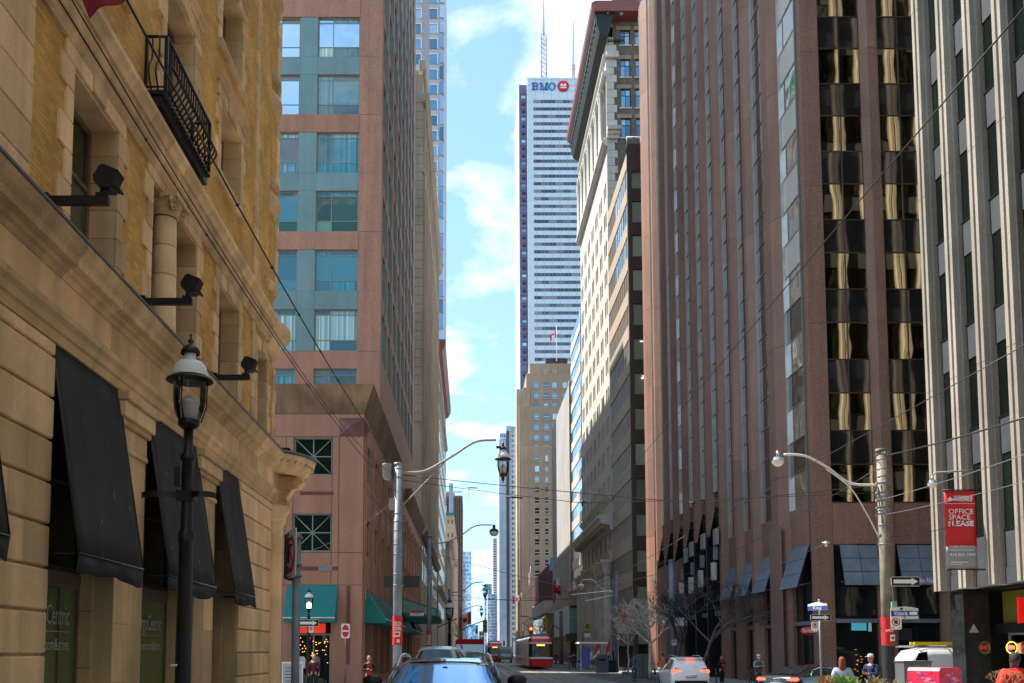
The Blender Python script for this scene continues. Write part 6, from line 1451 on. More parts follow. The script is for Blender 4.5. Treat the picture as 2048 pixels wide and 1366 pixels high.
for s, L_ in ((-1, .42), (1, .25)):
    b = MB(); n = 14; o_ = []
    for i in range(n + 1):
        a = RAD(180 * i / n); o_.append((s * (.05 + L_ / 2 - L_ / 2 * math.cos(a)), -.16 * math.sin(a)))
    for (p, q) in zip(o_, o_[1:]): b.add([(p[0], p[1], zb - .03), (q[0], q[1], zb - .03), (q[0], q[1], zb + .03), (p[0], p[1], zb + .03), (p[0], p[1] + .012, zb - .03), (q[0], q[1] + .012, zb - .03), (q[0], q[1] + .012, zb + .03), (p[0], p[1] + .012, zb + .03)], [(0, 1, 2, 3), (4, 5, 6, 7), (3, 2, 6, 7), (0, 1, 5, 4)])
    b.build('banner_ring', m_black, t)
b = MB(); b.box(-.09, .09, -.09, .09, zb - .06, zb + .05); b.box(-.13, -.07, -.04, .04, zb + .1, zb + .3); b.build('clamp', m_black, t)
b = MB(); zz = ZY(1330, 10.3) - .13
b.box(-.10, -.035, -.083, -.08, zz - .01, zz + .01); b.build('sticker', m_sgnw, t)
x2 = atY(618, 1200, 48).x
heritage_lamp('small lit heritage lamp post before the teal awning of the podium shop', x2, 48.0, ZY(1196, 48), .27, lit=True)
heritage_lamp('distant heritage lamp post with a white hood on the left pavement past the canopy', atY(899, 1215, 82).x, 82, ZY(1216, 82), .45)
def band(b, x, y, z, r): b.lathe([(r, z), (r + .015, z), (r + .015, z + .05), (r, z + .05)], 12, (x, y))
def steel_pole(label, px, Y, pyt, r0, r1, mat, bands=(), lean=0.0, X=None, extra=None, name='utility_pole'):
    top = atY(px, pyt, Y); x = top.x if X is None else X
    t = thing(name, label, 'pole', (x, Y, .1)); H_ = top.z - .1
    b = MB(); b.tube([(0, 0, 0), (0, 0, H_)], [r0, r1], 14); b.lathe([(r1 + .01, H_ - .12), (r1 + .02, H_ - .12), (r1 + .02, H_), (0, H_ + .03)], 14); b.build('shaft', mat, t)
    for py in bands:
        z = ZY(py, Y) - .1; q = MB(); r = r0 + (r1 - r0) * z / H_; q.lathe([(r, z), (r + .012, z + .005), (r + .012, z + .045), (r, z + .05)], 12); q.box(r, r + .07, -.02, .02, z, z + .05); q.build('steel_band', m_galv, t)
    return t, x, H_
def arm(t, pts, r, mat, nm='arm'):   # pts: (px, py, Y) smoothed
    P_ = [atY(*p) for p in pts]; out_ = []
    for i in range(len(P_) - 1):
        p0, p1, p2, p3 = P_[max(i-1, 0)], P_[i], P_[i+1], P_[min(i+2, len(P_)-1)]
        for k in range(6):
            s = k / 6; out_.append(.5 * ((2*p1) + (p2-p0)*s + (2*p0-5*p1+4*p2-p3)*s*s + (3*p1-p0-3*p2+p3)*s*s*s))
    out_.append(P_[-1]); b = MB(); b.tube(out_, r, 8); return b.build(nm, mat, t, Matrix())
def pendant(label, px, py, Y, r, par_lbl=None):
    p = atY(px, py, Y); t = thing('pendant_lantern', label, 'street lamp', (p.x, Y, p.z)); lantern_parts(t, WM[t], r)
    b = MB(); b.tube([(0, 0, -r*2.2), (0, 0, -r*2.9)], [r*.16, r*.05], 8); b.ball((0, 0, -r*2.45), r*.22, 8); b.tube([(0, 0, r*1.5), (0, 0, r*1.95)], r*.12, 6); b.tube([(0, 0, r*1.35), (-r*.8, 0, r*1.35)], r*.16, 6); b.build('hanger', m_black, t); return t
def wrap(t, r, py0, py1, Y, txt, px):
    z0, z1 = ZY(py1, Y) - .1, ZY(py0, Y) - .1; b = MB(); b.lathe([(r, z0), (r, z1)], 16); o = b.build('red_wrap', m_red, t)
    h = z1 - z0
    if txt:
        for i, s in enumerate(('OLD', 'TOWN')): text('wrap_lettering', s, h * .2, m_sgnw, WM[t] @ Matrix.Translation((.0, -r - .02, z1 - h * (.28 + i * .17))) @ Matrix.Rotation(RAD(90), 4, 'X'), o, bold=.004, width=r * 1.5)
        b = MB(); b.box(-r*.6, r*.6, -r - .02, -r - .012, z0 + h * .28, z0 + h * .46); b.build('white_mark', m_sgnw, o); b = MB(); b.box(-r*.4, r*.4, -r - .026, -r - .021, z0 + h * .33, z0 + h * .42); b.build('red_mark', m_red, o)
        b = MB(); b.box(-r*.05, r*.5, -r - .02, -r - .012, z0 + h * .08, z0 + h * .2); b.build('notice', m_cream, o)
# pole A, left
PA = 35.0
t, xA, HA = steel_pole('thick galvanised pole with a red wrap and long lamp arm on the left kerb', 797, PA, 926, .165, .145, m_galv, (940, 957, 1030, 1045, 1063, 1090, 1110, 1150, 1172))
wrap(t, .175, 1232, 1290, PA, True, 797)
arm(t, [(806, 945, PA), (850, 942, PA), (905, 912, PA), (950, 884, PA), (992, 880, PA)], .045, m_polegr)
arm(t, [(806, 1010, PA), (850, 965, PA), (905, 908, PA)], .022, m_polegr, 'arm_brace')
a_ = atY(774, 943, PA); b = MB(); b.lathe([(0, -.27), (.1, -.3), (.15, -.27), (.16, .22), (.17, .23), (.17, .27), (0, .29)], 14, (a_.x - .0, PA)); 
o = b.build('transformer_can', m_polegr, t, Matrix.Translation((0, 0, a_.z))); 
a_ = atY(784, 1008, PA); b = MB(); b.box(a_.x - .1, a_.x + .12, PA - .1, PA + .1, a_.z - .2, a_.z + .2); b.build('junction_box', m_polegr, t, Matrix())
a_ = atY(800, 1163, PA); b = MB(); b.box(a_.x - .58, a_.x - .12, PA + .2, PA + .22, a_.z - .2, a_.z + .22); b.box(a_.x + .12, a_.x + .66, PA + .2, PA + .22, a_.z - .2, a_.z + .22); b.build('sign_back', m_spand_g, t, Matrix())
pendant('pendant heritage lantern hanging from the long arm of the thick left pole', 1006, 917, PA, .30)
PB = 61.7
t, xB, HB = steel_pole('second galvanised pole on the left kerb with a curved arm and red wrap', 859, PB, 1071, .15, .13, m_galv, (1100, 1115, 1140, 1200)); wrap(t, .16, 1262, 1300, PB, True, 859)
arm(t, [(864, 1086, PB), (890, 1085, PB), (920, 1072, PB), (950, 1052, PB), (984, 1050, PB)], .04, m_polegr)
def acorn(label, px, py, Y, r, red=False, mat=None):
    p = atY(px, py, Y); t = thing('street_light', label, 'street lamp', (p.x, Y, p.z)); b = MB()
    b.lathe([(0, r*.75), (r*.5, r*.7), (r*.9, r*.4), (r, 0)], 18); b.build('hood', mat or m_black, t)
    b = MB(); b.lathe([(r*.97, 0), (r*.9, -r*.4), (r*.55, -r*.8), (0, -r*.95)], 18); b.build('globe', M('frosted_globe_%d' % len(bpy.data.materials), (.8, .74, .62), .15), t)
    b = MB(); b.tube([(0, 0, r*.7), (0, 0, r*1.5)], r*.3, 8); b.build('neck', mat or m_black, t)
    if red: b = MB(); b.tube([(0, 0, r*1.2), (0, 0, r*1.75)], r*.22, 8); b.build('photocell', m_sgnr, t)
    return t
acorn('black hooded street light on the curved arm of the second left pole', 988, 1064, PB, .30)
PCY = 122
t, xC, HC = steel_pole('third pole on the left kerb with a lantern arm, by the small lamp post', 899, PCY, 1178, .17, .15, m_galv, ())
arm(t, [(902, 1185, PCY), (925, 1182, PCY), (945, 1167, PCY), (966, 1164, PCY)], .06, m_polegr); pendant('pendant lantern on the arm of the third left pole', 970, 1180, PCY, .42)
t, xD, HD = steel_pole('fourth thin pole on the left kerb with a lantern arm', 922, 190, 1215, .17, .15, m_galv_w, ())
arm(t, [(924, 1222, 190), (945, 1213, 190), (960, 1210, 190)], .07, m_galv); pendant('small distant pendant lantern on the fourth left pole', 963, 1220, 190, .5)
# pole E, right
PE = 32.0
t, xE, HE = steel_pole('tall weathered brown pole with steel bands and a lamp arm before the granite tower', 1762, PE, 898, .185, .155, m_galv_w, (905, 921, 940, 955, 968, 995, 1003, 1022, 1052, 1090))
wrap(t, .19, 1234, 1290, PE, False, 1778)
zz = ZY(1262, PE) - .1; text('wrap_lettering', 'DO WHAT', .12, m_sgnw, WM[t] @ Matrix.Translation((-.02, -.21, zz)) @ Matrix.Rotation(RAD(90), 4, 'X'), t, width=.26); b = MB(); b.box(-.0, .14, -.215, -.205, zz - .32, zz - .12); b.build('white_mark', m_sgnw, t); b = MB(); b.box(.03, .12, -.222, -.216, zz - .26, zz - .18); b.build('red_mark', m_red, t)
b = MB(); z0, z1 = .05, ZY(1293, PE) - .1; b.lathe([(.192, z0), (.192, z1)], 16); o = b.build('patterned_wrap', M('black_wrap', (.02, .02, .025), .5), t)
b = MB()
for r_ in range(7):
    for c in range(3):
        zc_ = z0 + .1 + r_ * .19; xc = -.15 + c * .12 + (.06 if r_ % 2 else 0); b.prism([(xc, zc_), (xc + .05, zc_ + .04), (xc, zc_ + .08), (xc - .05, zc_ + .04)], 'y', -.203, -.197)
b.build('grey_diamonds', m_spand_g, o)
arm(t, [(1752, 970, PE), (1700, 966, PE), (1655, 935, PE), (1610, 912, PE), (1568, 909, PE)], .04, m_cream); arm(t, [(1758, 1075, PE), (1735, 1030, PE), (1700, 975, PE), (1652, 938, PE)], .022, m_cream, 'arm_brace')
arm(t, [(1768, 1015, PE), (1773, 1080, PE), (1784, 1180, PE), (1786, 1205, PE)], .022, m_polegr, 'conduit')
b = MB(); a_ = atY(1786, 1214, PE - .2); b.box(a_.x - .07, a_.x + .09, PE - .3, PE - .1, a_.z - .17, a_.z + .17); b.build('junction_box', m_tealfr, t, Matrix())
for py in (908, 966, 985, 1000, 1015, 1028):
    a_ = atY(1756, py, PE - .2); b = MB(); b.box(a_.x - .05, a_.x + .28, PE - .24, PE - .19, a_.z - .03, a_.z + .02); b.ball((a_.x - .06, PE - .24, a_.z - .04), .05, 6); b.ball((a_.x + .2, PE - .26, a_.z + .03), .04, 6); b.build('clamp', m_galv, t, Matrix())
acorn('mirror silver street light with a red cap on the pale arm of the brown pole', 1556, 922, PE, .20, True, m_chrome)
t = acorn('silver street light on a short arm beside the ribbed concrete facade', 1865, 967, 34, .17, False, m_chrome); b = MB(); p = atY(1865, 952, 34); b.tube([tuple(p), (p.x + .1, 34, p.z + .12), (XR, 34, p.z + .2)], .03, 6); b.build('wall_arm', m_polegr, t, Matrix())
t, xF, HF = steel_pole('dark grey pole with a blue banner in front of the granite tower entrance', 1343, 64, 1120, .22, .2, m_galv, (1130, 1200, 1250), name='utility_pole')
t, xG, HG = steel_pole('pale grey pole with an orange banner beside the left bare tree', 1231, 88, 1143, .2, .17, m_galv, (1160,))
arm(t, [(1227, 1184, 88), (1205, 1178, 88), (1185, 1160, 88), (1164, 1160, 88)], .05, m_cream); acorn('white street light on the arm of the pale pole near the bare tree', 1162, 1172, 88, .28, False, m_sgnw)
t, xH, HH = steel_pole('thin green grey pole with a yellow green banner before the columns', 1166, 115, 1184, .13, .11, m_tealfr, ())
arm(t, [(1164, 1190, 115), (1140, 1190, 115), (1120, 1172, 115), (1112, 1172, 115)], .05, m_galv)
t, xI, HI = steel_pole('thick brown pole standing beside the teal glass shop corner', 1122, 140, 1222, .28, .22, m_galv_w, ())
for px, py, Y in ((1046, 1262, 210), (1070, 1268, 240), (1025, 1270, 260), (934, 1270, 230), (943, 1275, 260), (1080, 1252, 170)):
    steel_pole('distant thin dark pole among the street poles at about pixel column %d' % px if False else {1046: 'distant dark pole just left of the streetcar front', 1070: 'distant dark pole behind the streetcar roof', 1025: 'distant dark pole above the grey truck', 934: 'distant dark pole near the left traffic signals', 943: 'farthest dark pole left of the red bus roof', 1080: 'dark pole carrying the right traffic signals'}[px], px, Y, py, .12, .1, m_black, ())
# signs
def sign_post(label, x, y, h, r=.04, mat=m_galv): 
    t = thing('sign_post', label, 'sign post', (x, y, .1)); b = MB(); b.tube([(0, 0, 0), (0, 0, h)], r, 10); b.build('post', mat, t); return t
def panel(name, label, x, y, z, w, h, ang=0, mat=m_sgnw, cat='sign', th=.012, back=m_galv, corner=.04):
    t = thing(name, label, cat, (x, y, z), RAD(ang)); b = MB(); q = corner
    p = [(-w/2 + q, -h/2), (w/2 - q, -h/2), (w/2, -h/2 + q), (w/2, h/2 - q), (w/2 - q, h/2), (-w/2 + q, h/2), (-w/2, h/2 - q), (-w/2, -h/2 + q)]
    b.prism(p, 'y', -th, 0, 0); b.build('plate', mat, t); return t
def plane_shape(t, pts, name, mat, lay=1): b = MB(); b.prism(pts, 'y', -.014 - .004 * lay, -.012 - .004 * (lay - 1)); return b.build(name, mat, t)
def rrect(w, h, cx=0, cz=0): return [(cx - w/2, cz - h/2), (cx + w/2, cz - h/2), (cx + w/2, cz + h/2), (cx - w/2, cz + h/2)]
def circ(r, cx=0, cz=0, n=24, sx=1): return [(cx + r * sx * math.cos(2*math.pi*k/n), cz + r * math.sin(2*math.pi*k/n)) for k in range(n)]
def oneway(label, px, py, Y, w, ang=0):
    p = atY(px, py, Y); h = w * .33; t = panel('one_way_sign', label, p.x, Y, p.z, w, h, ang, m_sgnw)
    plane_shape(t, rrect(w * .97, h * .9), 'black_field', m_sgnb, 1)
    plane_shape(t, [(-w*.42, -h*.2), (w*.2, -h*.2), (w*.2, -h*.38), (w*.42, 0), (w*.2, h*.38), (w*.2, h*.2), (-w*.42, h*.2)], 'arrow', m_sgnw, 2); return t
def noturn(label, px, py, Y, w, h=None, ang=0, kind='P'):
    p = atY(px, py, Y); h = h or w * 1.35; t = panel('no_parking_sign', label, p.x, Y, p.z, w, h, ang)
    r = w * .38; b = MB(); cz = h * .12
    n = 24
    for k in range(n):
        a, c = 2*math.pi*k/n, 2*math.pi*(k+1)/n; f = lambda q, s: (q * math.cos(s), cz + q * math.sin(s)); b.prism([f(r, a), f(r, c), f(r * .8, c), f(r * .8, a)], 'y', -.022, -.016)
    b.prism([(-r*.62, cz + r*.5), (-r*.5, cz + r*.62), (r*.62, cz - r*.5), (r*.5, cz - r*.62)], 'y', -.022, -.016); b.build('red_ring', m_sgnr, t)
    plane_shape(t, circ(r * .5, 0, cz, 14) if kind == 'O' else rrect(r * .25, r * 1.1, -r * .2, cz), 'black_mark', m_sgnb, 1)
    if kind == 'P': plane_shape(t, circ(r * .3, r * .12, cz + r * .28, 12), 'black_bowl', m_sgnb, 1)
    for s in (-1, 1): plane_shape(t, [(s * w*.42, -h*.36), (s * w*.28, -h*.31), (s * w*.28, -h*.41)], 'arrow_mark', m_sgnb, 1)
    return t
def noentry(label, px, py, Y, w, h):
    p = atY(px, py, Y); t = panel('no_entry_sign', label, p.x, Y, p.z, w, h); plane_shape(t, circ(h * .43, 0, 0, 24, (w / h) * .95), 'red_disc', m_sgnr, 1); plane_shape(t, rrect(w * .8, h * .11), 'white_bar', m_sgnw, 2); return t
x = atY(590, 1366, 13.6).x; z = ZY(1068, 13.6)
sign_post('thick galvanised sign pole with edge-on signs in the left foreground', x, 13.6, z - .1, .055)
s_ = thing('traffic_sign', 'no turn sign seen almost edge-on, clamped to the left foreground sign pole', 'sign', (x - .07, 13.6, ZY(1108, 13.6)), RAD(-68))
T = WM[s_]; b = MB(); b.prism([(-.28, -.33), (.28, -.33), (.3, -.3), (.3, .3), (.28, .33), (-.28, .33), (-.3, .3), (-.3, -.3)], 'y', -.012, 0); b.build('plate', m_sgnw, s_)
b = MB(); n = 24
for k in range(n):
    a, c = 2*math.pi*k/n, 2*math.pi*(k+1)/n; f = lambda q, s: (q * math.cos(s), .0 + q * math.sin(s)); b.prism([f(.26, a), f(.26, c), f(.2, c), f(.2, a)], 'y', -.022, -.016)
b.prism([(-.17, .13), (-.13, .17), (.17, -.13), (.13, -.17)], 'y', -.022, -.016); b.build('red_ring', m_sgnr, s_)
b = MB(); b.tube([(-.1, -.018, -.12), (-.1, -.018, .05), (-.02, -.018, .12), (.08, -.018, .12)], .02, 4); b.build('black_arrow', m_sgnb, s_)
s_ = thing('traffic_sign', 'black back of a tall sign clamped behind the left foreground sign pole', 'sign', (x - .14, 13.75, ZY(1113, 13.7)), RAD(0)); b = MB(); b.prism([(-.06, -.3), (-.0, -.33), (.08, -.33), (.08, .33), (-.0, .33), (-.06, .3)], 'y', -.02, .02); b.build('plate', m_black, s_)
for py in (1075, 1130, 1152):
    b = MB(); zc_ = ZY(py, 13.6); b.box(x - .12, x + .07, 13.53, 13.67, zc_ - .01, zc_ + .015); b.build('sign_clamp', m_galv, s_, Matrix())
oneway('white ONE WAY arrow sign on the small lamp post by the teal awning', 617, 1246, 47.7, .98); noturn('small no parking sign under the arrow on the small lit lamp post', 622, 1259, 47.6, .24, .32)
noentry('red oval no entry sign on a post in front of the podium corner', 691, 1262, 47, .40, .68); sign_post('thin post of the no entry sign before the podium corner', atY(691, 1262, 47).x, 47.05, ZY(1247, 47) - .1, .035, m_galv_w)
noentry('no entry sign half hidden by the sandstone corner building', 549, 1256, 44, .34, .72); sign_post('thin post of the half hidden no entry sign at the sandstone corner', atY(549, 1262, 44).x, 44.05, ZY(1238, 44) - .1, .03)
# Victoria street name, one way and no stopping at the brown pole
p = atY(1809, 1226, 31.6)
t = thing('street_name_sign', 'blue and white Victoria street name sign on the brown pole', 'sign', (p.x, 31.6, p.z)); w = .88
b = MB(); b.prism([(-w/2, -.19), (w/2, -.19), (w/2, .14), (w/4, .19), (0, .205), (-w/4, .19), (-w/2, .14)], 'y', -.012, .012); b.build('plate', M('sign_cream', (.66, .62, .52), .5), t)
plane_shape(t, rrect(w, .17, 0, -.015), 'blue_band', m_blue, 1)
text('lettering', 'Victoria', .19, m_sgnw, WM[t] @ Matrix.Translation((-.13, -.024, -.015)) @ Matrix.Rotation(RAD(90), 4, 'X'), t, bold=.003, width=.44)
text('lettering', '21', .07, m_sgnb, WM[t] @ Matrix.Translation((.0, -.024, -.145)) @ Matrix.Rotation(RAD(90), 4, 'X'), t); plane_shape(t, rrect(.24, .1, .27, -.01), 'patch', m_sgnw, 2); plane_shape(t, rrect(.1, .06, -.1, .13), 'crest', m_spand_g, 1)
oneway('large white arrow ONE WAY sign on the brown pole above the Victoria name sign', 1811, 1163, 31.7, .92); noturn('no stopping sign with a red ring on the brown pole below the Victoria sign', 1792, 1247, 31.5, .34, .38, kind='O')
oneway('white arrow sign on the thin post in front of the granite tower', 1641, 1235, 36, .72); noturn('no parking sign under the arrow on the thin post by the coffee shop', 1630, 1253, 35.95, .26, .34)
p = atY(1635, 1215, 36); sign_post('thin galvanised post with street name and arrow signs left of the brown pole', atY(1641, 1290, 36).x + .03, 36.1, ZY(1198, 36) - .1, .035)
t = thing('street_name_sign', 'small blue street name sign turned away, on top of the thin post', 'sign', (p.x, 36.0, p.z), RAD(-55)); b = MB(); b.prism([(-.4, -.1), (.4, -.1), (.4, .12), (0, .2), (-.4, .12)], 'y', -.012, .012); b.build('plate', m_sgnw, t); plane_shape(t, rrect(.8, .15, 0, -.02), 'blue_band', m_blue, 1); text('lettering', 'King', .15, m_sgnw, WM[t] @ Matrix.Translation((0, -.024, -.02)) @ Matrix.Rotation(RAD(90), 4, 'X'), t, width=.35)
noturn('small no parking sign on the dark grey banner pole', 1348, 1285, 63, .3, .36); noturn('small no parking sign on the pale pole beside the left bare tree', 1237, 1275, 87, .3, .36)
p = atY(833, 1226, 60.5)
t = panel('street_name_sign', 'red and white hotel street board under the glass canopy arm', p.x, 61.0, p.z, .85, .30, 0, m_sgnw); plane_shape(t, rrect(.84, .12, 0, .09), 'red_band', m_red, 1); text('lettering', 'KING EDWARD', .08, m_sgnw, WM[t] @ Matrix.Translation((0, -.022, .09)) @ Matrix.Rotation(RAD(90), 4, 'X'), t, width=.7) if False else None; text('lettering', 'VICTORIA ST', .1, m_sgnb, WM[t] @ Matrix.Translation((0, -.022, -.04)) @ Matrix.Rotation(RAD(90), 4, 'X'), t, width=.6)
# banners on poles
def pole_banner(label, px0, py0, px1, py1, Y, kind):
    a, c = atY(px0, py0, Y), atY(px1, py1, Y); x0, x1, z1, z0 = a.x, c.x, a.z, c.z; w, h = x1 - x0, z1 - z0
    t = thing('banner', label, 'banner', ((x0 + x1)/2, Y, z0)); yb = Y
    cols = {'blue': (.03, .03, .12), 'orange': (.62, .14, .05), 'green': (.42, .42, .08)}[kind]
    b = MB(); b.grid(lambda s, q: (x0 + w * s, yb + .03 * math.sin(s * 4), z0 + h * q), 6, 6); o = b.build('cloth', M('banner_' + kind, cols, .7), t, Matrix()); md = o.modifiers.new('s', 'SOLIDIFY'); md.thickness = .01
    b = MB(); b.tube([(x0 - .25, yb, z1), (x1, yb, z1)], .02, 5); b.tube([(x0 - .25, yb, z0), (x1, yb, z0)], .02, 5); b.build('bracket', m_galv, t, Matrix())
    if kind == 'blue':
        text('lettering', 'CONNECT', .3, m_sgnw, face_m(x1 - w * .16, yb - .05, z0 + h * .66, 0) @ Matrix.Rotation(RAD(90), 4, 'Z'), t, width=h * .5)
        for (cx, cz, rr, cc_) in ((.25, .3, .22, (.05, .3, .75)), (.6, .25, .2, (.04, .2, .6)), (.3, .55, .18, (.25, .06, .3)), (.55, .5, .12, (.1, .15, .55)), (.45, .42, .09, (.8, .8, .85)), (.5, .82, .2, (.1, .05, .25))):
            b = MB(); b.lathe([(0, 0), (w * rr, 0), (w * rr, .006), (0, .006)], 12); b.build('painted_dot', M('dot_%d' % len(bpy.data.materials), cc_, .6), t, face_m(x0 + w * cx, yb - .045 - cx * .01, z0 + h * cz, 0))
    if kind == 'orange':
        for q in range(14): b = MB(); b.lathe([(0, 0), (w * rnd.uniform(.08, .17), 0), (0, .006)], 7); b.build('painted_dot', M('dot_%d' % len(bpy.data.materials), rnd.choice(((.8, .45, .1), (.7, .1, .15), (.75, .6, .3), (.6, .15, .3))), .6), t, face_m(x0 + w * rnd.uniform(.15, .85), yb - .045 - q * .001, z0 + h * rnd.uniform(.1, .9), 0))
    if kind == 'green': b = MB(); b.lathe([(0, 0), (w * .36, 0), (0, .01)], 16, sy=1.5); b.build('crest', M('crest_yellow', (.65, .55, .1), .6), t, face_m(x0 + w * .5, yb - .05, z0 + h * .55, 0)); b = MB(); b.lathe([(0, 0), (w * .2, 0), (0, .02)], 12); b.build('emblem', m_dkgreen, t, face_m(x0 + w * .5, yb - .06, z0 + h * .6, 0))
    b = MB(); b.box(x0, x1, yb - .02, yb + .0, z0 - h * .0 - .55, z0 - .06); b.build('white_tag', m_sgnw, t, Matrix())
pole_banner('dark blue banner with white lettering hung on the dark grey pole', 1349, 1188, 1373, 1234, 63.6, 'blue'); pole_banner('orange flowered banner on the pale grey pole', 1237, 1222, 1252, 1254, 87.6, 'orange'); pole_banner('yellow green crest banner on the thin green pole before the columns', 1168, 1240, 1180, 1265, 114.6, 'green')
# traffic signals
def signal(label, px, py, Y, h, lit=None):
    p = atY(px, py, Y); t = thing('traffic_signal', label, 'traffic light', (p.x, Y, p.z)); w = h * .36
    b = MB(); b.prism([(-w/2 + .04, -h/2), (w/2 - .04, -h/2), (w/2, -h/2 + .05), (w/2, h/2 - .05), (w/2 - .04, h/2), (-w/2 + .04, h/2), (-w/2, h/2 - .05), (-w/2, -h/2 + .05)], 'y', 0, .22); b.build('housing', m_yellow, t)
    for i in range(3):
        z = h * (.31 - .31 * i); b = MB(); b.lathe([(0, 0), (w*.24, 0), (w*.24, .02), (0, .02)], 14)
        b.build('lens', (m_lens_y if lit is None else m_lens) if i != lit else emitM('lit_signal_%d' % len(bpy.data.materials), ((1, .1, .03), (1, .6, .05), (.05, 1, .3))[i], 2.5), t, WM[t] @ Matrix.Translation((0, -.01, z)) @ Matrix.Rotation(RAD(90), 4, 'X'))
        b = MB(); b.lathe([(w*.33, 0), (w*.33, .2)], 14, a0=-10, a1=190); b.build('visor', m_yellow, t, WM[t] @ Matrix.Translation((0, -.0, z)) @ Matrix.Rotation(RAD(90), 4, 'X'))
    b = MB(); b.tube([(0, .25, h/2 - .1), (0, .25, h/2 + .35)], .05, 5); b.build('hanger', m_galv, t); return t
signal('yellow traffic signal hanging left of centre over the bus', 970, 1253, 122, 1.55); signal('smaller yellow signal with a hand symbol below left of the centre signal', 953, 1262, 122, .75); signal('yellow traffic signal with its top light lit, left of the streetcar front', 1062, 1265, 122, 1.5, 0); signal('yellow traffic signal just right of the lit one, above the streetcar', 1090, 1249, 122, 1.5); signal('small yellow signal at the kerb right of the streetcar', 1130, 1288, 122, .7); signal('farthest small yellow signal low between the streetcars', 1008, 1287, 220, 1.2)
b_ = thing('signal_arm', 'long mast arm holding the left traffic signals over the road', 'signal arm', (atY(905, 1260, 122.4).x, 122.4, 0)); b = MB(); b.tube([tuple(atY(918, 1262, 122.4)), tuple(atY(945, 1250, 122.4)), tuple(atY(970, 1240, 122.4))], .07, 6); b.build('tube', m_galv, b_, Matrix())
b_ = thing('signal_arm', 'mast arm reaching left from the kerb to the right traffic signals', 'signal arm', (atY(1122, 1250, 122.4).x, 122.4, 0)); b = MB(); b.tube([tuple(atY(1125, 1262, 122.4)), tuple(atY(1090, 1238, 122.4)), tuple(atY(1040, 1232, 122.4))], .07, 6); b.build('tube', m_galv, b_, Matrix())
# flags on the facades
def flag(label, px, py, Y, w, h, leaf=True, drape=1.0):
    p = atY(px, py, Y); t = thing('flag', label, 'flag', (p.x, Y, p.z))
    b = MB(); b.tube([(w * .5, 0, h * .8), (w * .5, 0, -h * .9)], .05, 5); b.build('pole', m_sgnw, t)
    for a, c, mt in ((0, .25, m_red), (.25, .75, m_sgnw), (.75, 1, m_red)):
        b = MB(); b.grid(lambda s, q: (w * (.5 - (a + (c - a) * s)), .15 * w * math.sin((a + (c - a) * s) * 8 + q), h * (.5 - q) - h * .5 * drape * (a + (c - a) * s) ** 1.3), 3, 3); b.build('flag_cloth', mt, t)
    if leaf: b = MB(); b.lathe([(0, 0), (h * .2, 0), (0, .02)], 7); b.build('maple_leaf', m_red, t, face_m(p.x, Y - .3 * w, p.z - h * .2, 0))
flag('red and white maple leaf flag sticking out low over the road beside the stone tower', 1034, 1195, 300, 2.6, 1.8); flag('small red flag on the stone tower wall above the road', 1058, 1152, 330, 1.0, 4.0, False); flag('red and white maple leaf flag hanging among the left poles', 930, 1235, 150, 1.8, 1.8); flag('tall red maple leaf flag hanging in front of the blank concrete slab', 1118, 1172, 190, 2.2, 4.2, True, .6); flag('red and white flag low on the left beside the bus', 904, 1300, 120, 1.8, 1.2)
for lb, px0, px1, py in (('pair of red feather flags at the kerb before the columns', 1187, 1196, 1298), ('single tall red feather flag right of the transit shelter', 1208, 1214, 1290)):
    p = atY(px0, py, 105); t = thing('feather_flag', lb, 'flag', (p.x, 105, .13)); b = MB(); b.prism([(0, .9), (.35, 1.0), (.7, 2.6), (.6, 3.1), (.15, 2.0)], 'y', 0, .03); b.build('cloth', m_red, t); b = MB(); b.tube([(0, 0, 0), (.05, 0, 1.2), (.6, 0, 3.1)], .02, 5); b.build('pole', m_galv, t)
# red fabric arms on the left (flag poles)
for lb, p0, p1 in (('thin red pole jutting from the left facade above the pavement', (875, 1255, 110), (912, 1238, 100)),):
    t = thing('flag_pole', lb, 'pole', tuple(atY(*p0))); b = MB(); b.tube([tuple(atY(*p0)), tuple(atY(*p1))], .06, 6); b.build('pole', m_red, t, Matrix()); b = MB(); b.ball(tuple(atY(*p1)), .1, 6); b.build('ball_finial', m_red, t, Matrix())
# ================================================================ wires
def wire(label, pts, r=.012, sag=.3, mat=m_wire, name='overhead_wire', nubs=0):
    P_ = [Vector(p) if not (isinstance(p[0], (int, float)) and p[0] > 60) else atY(*p) for p in pts]; o_ = []
    for a, c in zip(P_, P_[1:]):
        for k in range(12): s = k / 12; q = a.lerp(c, s); q.z -= sag * 4 * s * (1 - s); o_.append(q)
    o_.append(P_[-1]); t = thing(name, label, 'cable', tuple(P_[0])); b = MB(); b.tube(o_, r, 5); b.build('cable', mat, t, Matrix())
    if nubs:
        b = MB()
        for k in range(1, nubs): q = o_[int(k * (len(o_) - 1) / nubs)]; b.ball(tuple(q), r * 2.0, 6)
        tag(b.build('cable_tie', m_wire, t, Matrix()), kind='stuff')
    return t
A0 = (797, 943, PA)
wire('outermost black cable running down the sandstone facade to the thick left pole', [(112, -10, 8.5), (797, 985, PA)], .009, .5, nubs=9)
wire('middle black cable in front of the sandstone upper windows', [(138, -10, 9), (797, 955, PA)], .008, .75)
wire('thick black cable passing the iron balcony towards the thick left pole', [(248, -10, 9.5), (797, 940, PA)], .014, .35, nubs=12)
wire('long heavy black cable crossing the right towers diagonally to the top corner', [(2060, 2, 15), (1236, 968, 88)], .016, .0)
wire('black cable from the right edge to the top of the brown pole', [(2060, 832, 20), (1768, 912, PE)], .022, .05)
wire('thin black cable sloping down from the brown pole towards the bare trees', [(1758, 935, PE), (1344, 1160, 64)], .014, .25)
wire('thin cable from the right edge over the banner towards the granite tower foot', [(2060, 684, 16), (1344, 1075, 64)], .01, .1)
